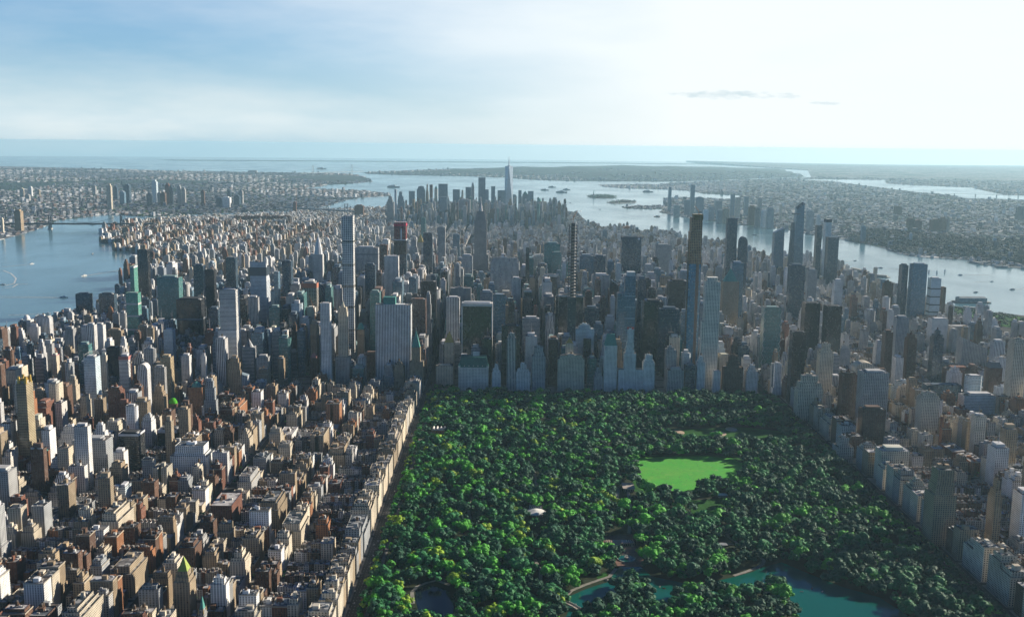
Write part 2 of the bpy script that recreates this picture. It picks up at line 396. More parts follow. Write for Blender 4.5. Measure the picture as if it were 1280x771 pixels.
LIB = gpoly([(734, 246.2), (742, 247.6), (760, 248), (771, 247), (765, 245.5), (755, 244.2), (744, 244.8)])
ELL = gpoly([(758, 253.4), (768, 255), (794, 253.6), (796, 251.8), (780, 250.6), (766, 251.4)])
GOV = gpoly([(748, 231.5), (752, 229.6), (775, 231)])
sheet('liberty_island_ground', LIB, BASE, m_park, 400, skirt=3)
sheet('ellis_island_ground', ELL, BASE, m_pave, 400, skirt=3)
# far sand spit and headland along the ocean horizon
sheet('far_spit_ground', [(-12500, 37000), (-4000, 39500), (3000, 41500), (9000, 42500), (9000, 45500), (2000, 44500), (-5000, 42500), (-14000, 39500)], 3, m_hill, 1500, skirt=3)

# ------------------------------------------------------------------ the park: ground, lawns, lakes, paths
PARK = [(-14, -2000), (826, -2000), (826, -16), (-14, -16)]
sheet('park_ground', PARK, BASE+.15, m_park, 300)
NZ = 14
MEADOW = gpoly([(792, 573), (835, 572), (880, 571), (915, 574), (932, 582), (934, 592), (925, 602, NZ), (905, 597, NZ), (870, 607, NZ), (850, 612, NZ), (820, 611, NZ), (801, 603, NZ)])
FIELD = gpoly([(822, 538), (930, 535), (985, 541), (972, 551, NZ), (925, 549, NZ), (870, 545, NZ), (838, 546, NZ)])
LAWN2 = gpoly([(862, 627), (905, 624), (913, 633), (886, 646, NZ), (866, 643, NZ)])
LAWN3 = gpoly([(745, 722), (757, 716), (760, 722), (750, 728)])
LAKE = gpoly([(704, 750), (729, 739), (746, 733), (763, 728), (768, 712), (776, 710), (800, 709), (815, 722), (840, 727), (858, 731), (880, 731), (915, 723), (941, 716), (951, 711), (977, 704), (1010, 718), (1056, 736), (1099, 748), (1128, 767), (1200, 815),
    (1190, 860), (1020, 850), (1003, 771, NZ), (990, 749, NZ), (987, 732, NZ), (966, 727, NZ), (943, 728, NZ), (900, 733, NZ), (860, 736, NZ), (851, 741, NZ), (841, 746, NZ), (836, 757, NZ), (819, 757, NZ),
    (815, 738, NZ), (803, 718, NZ), (781, 717, NZ), (772, 740, NZ), (749, 749, NZ), (738, 757, NZ), (727, 765), (715, 790), (700, 790), (712, 762)])
POND = gpoly([(519, 750), (520, 740), (535, 733), (549, 735), (560, 740), (569, 749), (566, 757, NZ), (556, 766, NZ), (545, 771, NZ), (535, 766, NZ), (524, 756, NZ)])
PLAZA = gpoly([(750, 672), (790, 669), (796, 688), (810, 705), (802, 710), (772, 710), (764, 694), (752, 688)])
mc = [sum(q[k] for q in MEADOW)/len(MEADOW) for k in (0, 1)]
sheet('lawn_margin', [(mc[0]+(q[0]-mc[0])*(1.10+.05*math.sin(i*2.3)), mc[1]+(q[1]-mc[1])*(1.12+.05*math.cos(i*1.7))) for i, q in enumerate(MEADOW)], BASE+.25, m_rough_shaded, 200)
sheet('lawn', MEADOW, BASE+.30, m_lawn, 200); sheet('ball_field_lawn', FIELD, BASE+.30, m_rough_shaded, 200)
sheet('small_lawn', LAWN2, BASE+.30, m_rough_shaded, 200); sheet('shore_lawn', LAWN3, BASE+.30, m_rough_shaded, 200)  # small lawn's shade is painted in as a duller green
sheet('lake_water', LAKE, BASE+.30, m_lake, 200); sheet('pond_water', POND, BASE+.30, m_pond, 200)
sheet('terrace_paving', PLAZA, BASE+.42, m_brickpave, 200)
def disc(c, rx, ry, n=20): return [(c[0]+rx*math.cos(2*math.pi*i/n)*(1+.05*math.sin(3*i)), c[1]+ry*math.sin(2*math.pi*i/n)) for i in range(n)]
for c_, rx, ry in (((847, 541.5), 15, 19), ((898, 543), 17, 20), ((914, 537.5), 13, 18)):
    sheet('infield', disc(ground(*c_), rx, ry), BASE+.36, m_sand, 200)
def strip(name, pts, wd, z, mat, kind='structure'):
    P = [np.array(p) for p in pts]; mb = MB(); L = []; Rr = []
    for i, p_ in enumerate(P):
        a = P[max(0, i-1)]; b = P[min(len(P)-1, i+1)]; d = (b-a)/max(1e-6, np.linalg.norm(b-a)); n = np.array([-d[1], d[0]])*wd/2
        L.append(p_+n); Rr.append(p_-n)
    for i in range(len(P)-1):
        q = [Rr[i], Rr[i+1], L[i+1], L[i]]; mb.face([(a[0], a[1], drop(a[0], a[1])+z) for a in q])
    o = mb.build(name, mat, attrs=False)
    if kind: o['kind'] = kind
    return o
PATHS = [
    [(917, 721), (930, 717), (943, 712), (953, 707), (955, 702), (950, 697)],
    [(708, 746), (714, 740), (730, 733), (747, 727), (762, 722), (770, 712)],
    [(516, 756), (515, 742), (521, 735), (533, 730), (546, 727), (562, 733)],
    [(500, 689), (512, 687), (545, 685), (565, 683), (590, 677), (600, 673)],
    [(516, 680), (522, 664), (528, 655)], [(786, 668), (789, 640), (786, 625), (785, 608)],
    [(588, 660), (586, 640), (592, 620)], [(640, 700), (650, 690), (660, 672), (690, 668), (745, 673)],
    [(880, 688), (905, 681), (925, 683), (910, 672), (907, 660)], [(620, 560), (650, 571), (668, 590), (672, 620)],
    [(675, 735), (676, 715), (668, 700)], [(760, 555), (770, 575), (775, 600), (770, 630)],
    [(660, 519), (700, 528), (740, 536), (800, 530)], [(990, 560), (1040, 600), (1080, 640), (1120, 690)],
    [(540, 590), (560, 620), (580, 640)], [(1000, 640), (960, 630), (930, 650)]]
PW = [[ground(*q) for q in P_] for P_ in PATHS]
for P_ in PW: strip('park_path', P_, 5.5, BASE+.48, m_path)
# ------------------------------------------------------------------ building kit
# style: wall colour, glass colour, bay, storey height, window share of bay, window share of storey
ST = {
 'red':    ((.20, .095, .065), (.03, .035, .04), 3.6, 3.2, .46, .55),
 'orange': ((.34, .16, .08), (.03, .035, .04), 3.6, 3.2, .46, .55),
 'brown':  ((.135, .08, .055), (.025, .03, .035), 3.6, 3.2, .46, .55),
 'tan':    ((.35, .275, .185), (.035, .04, .045), 3.6, 3.2, .46, .56),
 'cream':  ((.62, .55, .43), (.04, .045, .05), 3.7, 3.3, .46, .56),
 'grey':   ((.38, .385, .38), (.03, .04, .05), 3.9, 3.3, .5, .55),
 'white':  ((.74, .73, .70), (.05, .065, .08), 3.6, 3.2, .46, .56),
 'whitebands': ((.76, .76, .74), (.05, .07, .09), 3.4, 3.3, 1.0, .45),
 'tanbands': ((.45, .36, .22), (.035, .04, .045), 3.4, 3.1, .85, .45),
 'greybands': ((.40, .42, .44), (.03, .05, .07), 3.4, 3.6, 1.0, .5),
 'piers':  ((.60, .61, .61), (.03, .045, .06), 4.0, 3.6, .52, 1.0),
 'whitepiers': ((.78, .77, .75), (.05, .06, .075), 4.1, 3.6, .48, 1.0),
 'brownpiers': ((.20, .13, .10), (.03, .03, .035), 4, 3.6, .48, 1.0),
 'darkpiers': ((.07, .08, .09), (.015, .02, .025), 2.2, 3.8, .6, 1.0),
 'black':  ((.035, .038, .042), (.012, .014, .017), 2.4, 3.9, .75, .72),
 'blackglass': ((.05, .055, .06), (.010, .012, .015), 2.0, 3.9, .93, .93),
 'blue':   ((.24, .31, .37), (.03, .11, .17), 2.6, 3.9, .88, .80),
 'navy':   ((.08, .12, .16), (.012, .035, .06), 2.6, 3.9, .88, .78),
 'teal':   ((.20, .30, .30), (.018, .14, .14), 2.8, 3.8, .90, .78),
 'green':  ((.24, .36, .32), (.03, .24, .18), 3.0, 3.6, .86, .78),
 'pale':   ((.62, .68, .70), (.16, .27, .34), 2.8, 3.7, .70, .60),
 'concrete': ((.36, .34, .31), (.05, .045, .04), 7, 4.2, .82, .62),
}
CNAME = {'red': 'red brick', 'orange': 'orange brick', 'brown': 'brown brick', 'tan': 'tan brick', 'cream': 'cream stone', 'grey': 'grey stone', 'white': 'white brick',
 'whitebands': 'white banded', 'tanbands': 'tan banded', 'greybands': 'grey banded', 'piers': 'grey ribbed', 'whitepiers': 'white ribbed', 'brownpiers': 'brown ribbed', 'darkpiers': 'dark ribbed',
 'black': 'black steel', 'blackglass': 'black glass', 'blue': 'blue glass', 'navy': 'navy glass', 'teal': 'teal glass', 'green': 'green glass', 'pale': 'pale glass', 'concrete': 'bare concrete'}
def sty(name, r=None, jit=.12):
    r = r or rnd; wc, gc, bay, fl, a, b = ST[name]
    k = 1+r.uniform(-jit, jit); t = r.uniform(-.04, .04)
    wc = (min(.8, wc[0]*k*(1+t)), min(.8, wc[1]*k), min(.8, wc[2]*k*(1-t)))
    gl = 1.0 if name in ('blackglass',) else 0.0
    return (wc, gc, (bay*r.uniform(.92, 1.12), fl, a), (b, gl*.0, r.random()*50))
def roofattr(r=None):
    r = r or rnd
    v = r.choice([.05, .07, .09, .12, .17, .28, .48]); k = r.uniform(-.02, .03)
    return plain((v+k, v, v-k*.8))

def rectP(x0, y0, x1, y1): return [(x0, y0), (x1, y0), (x1, y1), (x0, y1)]
SINGLES = {'roof_vent', 'cooling_unit', 'bulkhead', 'chimney', 'finial', 'dormer', 'corner_dome', 'light_floor_band', 'open_drum_floor', 'lantern', 'mechanical_band'}
ONROOF = {'roof_vent', 'cooling_unit', 'bulkhead', 'chimney', 'water_tank', 'lantern'}
class Bld:
    """collects a building's parts in its own frame (origin at the middle of the base)"""
    def __init__(s, st, rf): s.p = {}; s.st = st; s.rf = rf
    def mb(s, part):
        if part in SINGLES: part += '#%d' % len(s.p)      # every one of these is a part of its own
        if part not in s.p: s.p[part] = MB()
        return s.p[part]
    def tier(s, P, z0, z1, st=None, P1=None, par=.9, rf=None, wall='wall', roof='roof'):
        st = st or s.st
        s.mb(wall).prism(P, z0, z1, st, top=False, P1=P1)
        Q = P1 or P; z = z1-par
        s.mb(roof).face([(q[0], q[1], z) for q in Q], [(q[0], q[1]) for q in Q], rf or s.rf)
    def rect(s, x0, y0, x1, y1, z0, z1, **k): s.tier(rectP(x0, y0, x1, y1), z0, z1, **k)
    def bulk(s, x0, y0, x1, y1, z0, z1, col=None):
        s.mb('bulkhead').box(x0, y0, z0, x1, y1, z1, plain(col or s.st[0]))
    def tank(s, x, y, z, r=2.1, n=8):
        m = s.mb('water_tank#%d' % len(s.p)); A = plain((.13, .085, .055))
        for a, b in ((-1, -1), (1, -1), (1, 1), (-1, 1)): m.box(x+a*r*.6-.15, y+b*r*.6-.15, z, x+a*r*.6+.15, y+b*r*.6+.15, z+3, A)
        m.cone(x, y, z+3, z+3+r*2.1, r, r, n, A); m.cone(x, y, z+3+r*2.1, z+3.4+r*2.9, r*1.08, .1, n, plain((.10, .09, .08)))
    def merge(s, out, ox, oy, oz):
        for k, m in s.p.items():
            out.v += [(a+ox, b+oy, c+oz) for a, b, c in m.v]; out.f += m.f; out.uv += m.uv; out.a += m.a
    def place(s, name, label, cat, x, y, group=None, mats=None, rz=0):
        root = empty(name, x, y, rz=rz); tag(root, label, cat, group)
        rf = None
        for k, m in sorted(s.p.items(), key=lambda q: q[0] != 'roof'):
            k = k.split('#')[0]; mt = (mats or {}).get(k) or (m_roof if k == 'roof' else m_fac)
            o = m.build(k, mt, rf if rf and k in ONROOF else root)
            if k == 'roof': rf = o
        return root

def setb(b, w, d, z0, tiers, st=None):
    """stack of centred tiers: [(inset_x, inset_y, ztop)]"""
    for ix, iy, z1 in tiers:
        b.rect(-w/2+ix, -d/2+iy, w/2-ix, d/2-iy, z0, z1, st=st); z0 = z1-.9
    return z0

def gen_house(w, d, h, r, stn):
    b = Bld(sty(stn, r, .25), roofattr(r))
    dd = d*r.uniform(.82, 1)
    b.rect(-w/2, -d/2, w/2, -d/2+dd, 0, h, par=.5)
    b.bulk(-w/2+.6, -d/2+dd*.55, -w/2+.6+min(3, w*.5), -d/2+dd*.55+3.5, h-.5, h+2.2, (.3, .29, .27))
    b.mb('chimney').box(w/2-1.0, -d/2+dd*.3, h-.5, w/2-.25, -d/2+dd*.3+1.4, h+1.6, plain((.22, .1, .07)))
    return b
def gen_apt(w, d, h, r, stn, rich=True):
    b = Bld(sty(stn, r, .22), roofattr(r)); x0, y0, x1, y1 = -w/2, -d/2, w/2, d/2
    hm = h
    kind = r.random()
    ncrt = w > 24 and d > 20 and kind < .55
    zs = []
    if h > 32 and r.random() < .65: hm = h*r.uniform(.74, .88)
    if ncrt:                                             # light court cut into one side
        cw = r.uniform(5, 8); cdp = d*r.uniform(.35, .55); c0 = r.uniform(x0+8, x1-8-cw)
        if r.random() < .5: P = [(x0, y0), (c0, y0), (c0, y0+cdp), (c0+cw, y0+cdp), (c0+cw, y0), (x1, y0), (x1, y1), (x0, y1)]
        else: P = [(x0, y0), (x1, y0), (x1, y1), (c0+cw, y1), (c0+cw, y1-cdp), (c0, y1-cdp), (c0, y1), (x0, y1)]
        b.tier(P, 0, hm)
    else: b.rect(x0, y0, x1, y1, 0, hm)
    z = hm; ix = iy = 0
    while z < h-2:
        ix += r.uniform(1, 5); iy += r.uniform(2, 5); z2 = min(h, z+r.choice([4, 7, 11]))
        if x1-x0-2*ix < 8 or y1-y0-2*iy < 8: break
        b.rect(x0+ix, y0+iy, x1-ix, y1-iy, z-.9, z2); z = z2
    iw, idp = x1-x0-2*ix, y1-y0-2*iy
    bx = r.uniform(-.2, .2)*iw; by = r.uniform(-.2, .2)*idp; bw = min(iw*.35, r.uniform(5, 10)); bd = min(idp*.4, r.uniform(4, 9))
    b.bulk(bx-bw/2, by-bd/2, bx+bw/2, by+bd/2, z-.9, z+r.uniform(2.5, 6))
    if r.random() < .6:
        bx2 = -bx*1.4+1; b.mb('bulkhead').box(bx2-1.8, -by-2, z-.9, bx2+2.2, -by+2, z+r.uniform(1.5, 3.2), plain(r.choice([(.4, .4, .38), (.2, .2, .2), (.55, .55, .5)])))
    if rich:
        for _ in range(r.choice([3, 4, 6])):
            fx = r.uniform(-.42, .42)*iw; fy = r.uniform(-.42, .42)*idp; fs = r.uniform(.8, 2)
            b.mb('roof_vent').box(fx-fs, fy-fs*.6, z-.9, fx+fs, fy+fs*.6, z+r.uniform(.3, 1.2), plain(r.choice([(.5, .5, .5), (.12, .12, .13), (.35, .34, .32)])))
        if r.random() < .6: b.tank(bx+r.uniform(-.1, .1)*iw, -by*1.2+idp*.18*r.choice([-1, 1]), z-.9+(0 if r.random() < .6 else 2))
        if h < 70 and r.random() < .45:
            c = b.mb('cornice'); o_ = .6; zt = hm
            for q in ((x0-o_, y0-o_, x1+o_, y0-.002), (x1+.002, y0, x1+o_, y1+o_)): c.box(q[0], q[1], zt-1.6, q[2], q[3], zt-.4, plain((.42, .38, .3)), True)
    return b
def gen_tower(w, d, h, r, stn, rich=True):
    b = Bld(sty(stn, r, .15), roofattr(r)); x0, y0, x1, y1 = -w/2, -d/2, w/2, d/2; k = r.random()
    if k < .34:
        b.rect(x0, y0, x1, y1, 0, h); ix = iy = 0
    elif k < .6:
        hb = h*r.uniform(.15, .4); b.rect(x0, y0, x1, y1, 0, hb); ix = w*r.uniform(.08, .2); iy = d*r.uniform(.05, .2)
        b.rect(x0+ix, y0+iy, x1-ix, y1-iy, hb-.9, h)
    elif k < .85:
        z = 0; ix = iy = 0; zz = r.choice([[h*.6, h*.86, h], [h*.38, h], [h*.75, h*.9, h]])
        for z1 in zz:
            b.rect(x0+ix, y0+iy, x1-ix, y1-iy, max(0, z-.9), z1); z = z1
            if z1 < h: ix += w*r.uniform(.05, .13); iy += d*r.uniform(.03, .16)
    else:
        c = min(w, d)*.2; P = [(x0+c, y0), (x1-c, y0), (x1, y0+c), (x1, y1-c), (x1-c, y1), (x0+c, y1), (x0, y1-c), (x0, y0+c)]
        b.tier(P, 0, h); ix = iy = c*.6
    iw, idp = w-2*ix, d-2*iy; mh = r.uniform(3, 9)
    b.mb('penthouse').box(-iw*.32, -idp*.3, h-.9, iw*.3, idp*.32, h+mh, plain(tuple(min(.6, q*1.1+.03) for q in b.st[0])))
    if rich:
        for _ in range(4):
            fx = r.uniform(-.42, .4)*iw; fy = r.choice([-.42, .38])*idp; fs = r.uniform(1.2, 3)
            b.mb('cooling_unit').box(fx-fs, fy-fs*.4, h-.9, fx+fs, fy+fs*.6, h+r.uniform(.4, 1.8), plain(r.choice([(.5, .5, .5), (.15, .15, .16), (.3, .3, .3)])))
        if r.random() < .3: b.tank(iw*.1, -idp*.1, h+mh-.2)
        if r.random() < .2: b.mb('mast').bar((0, 0, h+mh), (0, 0, h+mh+r.uniform(12, 30)), .5, plain((.4, .4, .42)), 5)
    return b

# ------------------------------------------------------------------ towers one can name, surveyed from the photograph
FOOT = []                                              # footprints already built on: (x0, y0, x1, y1)
def fit(pl, pr, top, Y, dep):
    xl0, z = at(pl, top, Y); xr0, _ = at(pr, top, Y); xl1, _ = at(pl, top, Y+dep); xr1, _ = at(pr, top, Y+dep)
    if pl < 640 and pr < 652: x0, x1 = xl0, xr1
    elif pr > 640 and pl > 628: x0, x1 = xl1, xr0
    else: x0, x1 = xl0, xr0
    full = xr0-xl0
    if x1-x0 < .45*full:
        m = .5*full
        if pl < 640: x1 = x0+m
        else: x0 = x1-m
    return x0, x1, z
def hero(pl, pr, top, Y, dep, shape, stn, name, label, cat, xt=None):
    if isinstance(Y, tuple): Y = ground((pl+pr)/2, Y[0])[1]
    if Y > 5000 and stn == 'navy': stn = 'blue'  # distant navy glass lightened to blue, haze put into its colour
    x0, x1, h = fit(pl, pr, top, Y, dep); w = x1-x0; d = dep; cx, cy = (x0+x1)/2, Y+dep/2; h -= BASE
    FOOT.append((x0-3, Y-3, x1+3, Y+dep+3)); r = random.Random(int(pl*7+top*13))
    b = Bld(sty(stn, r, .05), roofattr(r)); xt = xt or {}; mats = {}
    H = lambda py: at((pl+pr)/2, py, Y)[1]-BASE          # height of a level seen at row py
    X0, Y0, X1, Y1 = -w/2, -d/2, w/2, d/2
    def mech(s=.3, mh=5, z=None, c=None):
        z = h-mh if z is None else z
        b.mb('penthouse').box(-w*s, -d*s, z-.9, w*s, d*s, z+mh, plain(c or tuple(min(.6, q*1.05+.02) for q in b.st[0])))
        b.mb('cooling_unit').box(w*s+.5, -d*s, z-.9, w*(s+.09), -d*s+d*.3, z+1.4, plain((.4, .4, .4)))
        b.mb('cooling_unit').box(-w*(s+.09), d*.0, z-.9, -w*s-.5, d*.25, z+1.2, plain((.2, .2, .2)))
    if 'base' in xt:                                     # wider podium: (left px, right px, top py[, style])
        q = xt['base']; bx0, bx1, bz = fit(q[0], q[1], q[2], Y-2, dep+8); bst = sty(q[3], r) if len(q) > 3 else b.st
        b.rect(bx0-cx, Y0-2, bx1-cx, Y1+6, 0, bz-BASE, st=bst); FOOT.append((bx0-2, Y-4, bx1+2, Y+dep+8))
    if shape == 'slab':
        hb = h-xt.get('mh', 5); b.rect(X0, Y0, X1, Y1, 0, hb); mech(xt.get('ms', .3), xt.get('mh', 5), hb)
    elif shape == 'plain':
        b.rect(X0, Y0, X1, Y1, 0, h); mech(.3, 1.5, h-1)
    elif shape == 'step':
        n = xt.get('n', 4); f = xt.get('f', .66); i0 = min(.30, xt.get('i', .26)); z = 0; qs = [0]+sorted(r.uniform(.25, .85) for _ in range(n-2))+[1]; zs = [0]+sorted(r.uniform(.12, .5) for _ in range(n-2))+[1]
        for k in range(n):
            z1 = h*(f+(1-f)*zs[k]) if k else h*f; q = i0*qs[k]
            ql, qr = q*r.uniform(.75, 1.05), q*r.uniform(.75, 1.05)
            b.rect(X0+w*ql, Y0+d*q*.8, X1-w*qr, Y1-d*q, max(0, z-.9), z1)
            if 0 < k < n-1: b.bulk(X0+w*ql+.8, Y0+d*q*.8+1.5, X0+w*ql+.8+w*.1, Y0+d*q+4, z1-.9, z1+2.4)
            z = z1
        b.bulk(-w*.13, -d*.12, w*.1, d*.14, h-.9, h+r.uniform(2, 4))
        if xt.get('tank', 1): b.tank(0, 0, h-.9)
    elif shape == 'pyr':
        e = H(xt['eave']); b.rect(X0, Y0, X1, Y1, 0, e)
        k = xt.get('in', .04); t = xt.get('t', .02)
        b.mb('spire_roof').prism(rectP(X0+w*k, Y0+d*k, X1-w*k, Y1-d*k), e-.9, h, plain((.1, .3, .25)), True, rectP(-w*t, -d*t, w*t, d*t)); mats['spire_roof'] = xt['m']
    elif shape == 'mans':
        e = H(xt['eave']); b.rect(X0, Y0, X1, Y1, 0, e); t = xt.get('t', .32)
        b.mb('mansard_roof').prism(rectP(X0+.5, Y0+.5, X1-.5, Y1-.5), e-.9, h, plain((.1, .3, .25)), True, rectP(-w*t, -d*t, w*t, d*t)); mats['mansard_roof'] = xt.get('m', m_copper)
        b.mb('chimney').box(-w*.1, -1.5, h-1, w*.1, 1.5, h+3, plain((.35, .32, .28)))
    elif shape in ('dome', 'cone'):
        e = H(xt['eave']); b.rect(X0, Y0, X1, Y1, 0, e); rr = min(w, d)*.46; m = b.mb('dome'); z = e-.9; n = 6 if shape == 'dome' else 1; mats['dome'] = xt.get('m', m_copper)
        for k in range(n):
            a0, a1 = math.pi/2*k/n, math.pi/2*(k+1)/n
            if shape == 'cone': m.cone(0, 0, z, h, rr, .2, 12, PLAIN)
            else: m.cone(0, 0, z+(h-z)*math.sin(a0), z+(h-z)*math.sin(a1), rr*math.cos(a0), rr*math.cos(a1), 12, PLAIN)
    elif shape == 'round':
        n = 16; P = [(X0+w/2+w/2*math.cos(2*math.pi*i/n), d/2*math.sin(2*math.pi*i/n)) for i in range(n)]
        b.tier(P, 0, h); mech(.25, 2, h-1)
    elif shape == 'slant':                               # top slopes down to one side
        lo = H(xt['lo']); m = b.mb('wall'); A = b.st; s = xt.get('s', 1)
        zl, zr = (h, lo) if s > 0 else (lo, h)
        m.face([(X0, Y0, 0), (X1, Y0, 0), (X1, Y0, zr), (X0, Y0, zl)], [(0, 0), (w, 0), (w, zr), (0, zl)], A)
        m.face([(X1, Y0, 0), (X1, Y1, 0), (X1, Y1, zr), (X1, Y0, zr)], [(0, 0), (d, 0), (d, zr), (0, zr)], A)
        m.face([(X1, Y1, 0), (X0, Y1, 0), (X0, Y1, zl), (X1, Y1, zr)], [(0, 0), (w, 0), (w, zl), (0, zr)], A)
        m.face([(X0, Y1, 0), (X0, Y0, 0), (X0, Y0, zl), (X0, Y1, zl)], [(0, 0), (d, 0), (d, zl), (0, zl)], A)
        b.mb('sloping_roof').face([(X0, Y0, zl), (X1, Y0, zr), (X1, Y1, zr), (X0, Y1, zl)], None, plain((.3, .4, .45), .6))
    elif shape == 'taper':
        k = xt.get('k', .12); hm_ = h
        b.tier(rectP(X0, Y0, X1, Y1), 0, hm_, P1=rectP(X0+w*k, Y0+d*k, X1-w*k, Y1-d*k)); mech(.2, 2, h-1)
    elif shape == 'arch':                                # rounded crown
        e = H(xt['eave']); b.rect(X0, Y0, X1, Y1, 0, e); m = b.mb('crown'); n = 8; rr = w/2
        P = [(rr*math.cos(math.pi*i/n), (h-e+.9)*math.sin(math.pi*i/n)+e-.9) for i in range(n+1)]
        for i in range(n): m.face([(P[i][0], Y0, P[i][1]), (P[i][0], Y1, P[i][1]), (P[i+1][0], Y1, P[i+1][1]), (P[i+1][0], Y0, P[i+1][1])], None, plain(b.st[0]))
        m.face([(a, Y0, z) for a, z in P], [(a, z) for a, z in P], b.st); m.face([(a, Y1, z) for a, z in P[::-1]], None, b.st)
    if 'crownbox' in xt:                                 # pale or coloured top storeys, proud of the wall
        py, c_ = xt['crownbox']; z0 = H(py); b.mb('crown').prism(rectP(X0-.4, Y0-.4, X1+.4, Y1+.4), z0, h-(xt.get('mh', 5) if shape == 'slab' else 0)+.3, plain(c_), top=False)
    for py in xt.get('bands', []):
        z0 = H(py); b.mb('mechanical_band').prism(rectP(X0-.25, Y0-.25, X1+.25, Y1+.25), z0-2.5, z0+2.5, plain(xt.get('bc', (.5, .5, .48))), top=False)
    if 'mast' in xt: b.mb('mast').bar((0, 0, h-2), (0, 0, H(xt['mast'])), xt.get('mr', .7), plain((.45, .46, .48)), 6)
    if 'wing' in xt:                                     # lower attached wings
        for q in xt['wing']:
            wx0, wx1, wz = fit(q[0], q[1], q[2], Y, dep*.8)
            b.tier(rectP(wx0-cx, Y0+1, wx1-cx, Y0+1+dep*.8), 0, wz-BASE, wall='wing', roof='wing_roof'); FOOT.append((wx0-2, Y, wx1+2, Y+dep))
    root = b.place(name, label, cat, cx, cy, mats=mats, group=xt.get('group'))
    return root, (x0, x1, Y, Y+dep, h, b)
AT, OT = 'apartment_tower', 'office_tower'
G, T_, C_ = 'glass tower', 'tower', 'apartment tower'
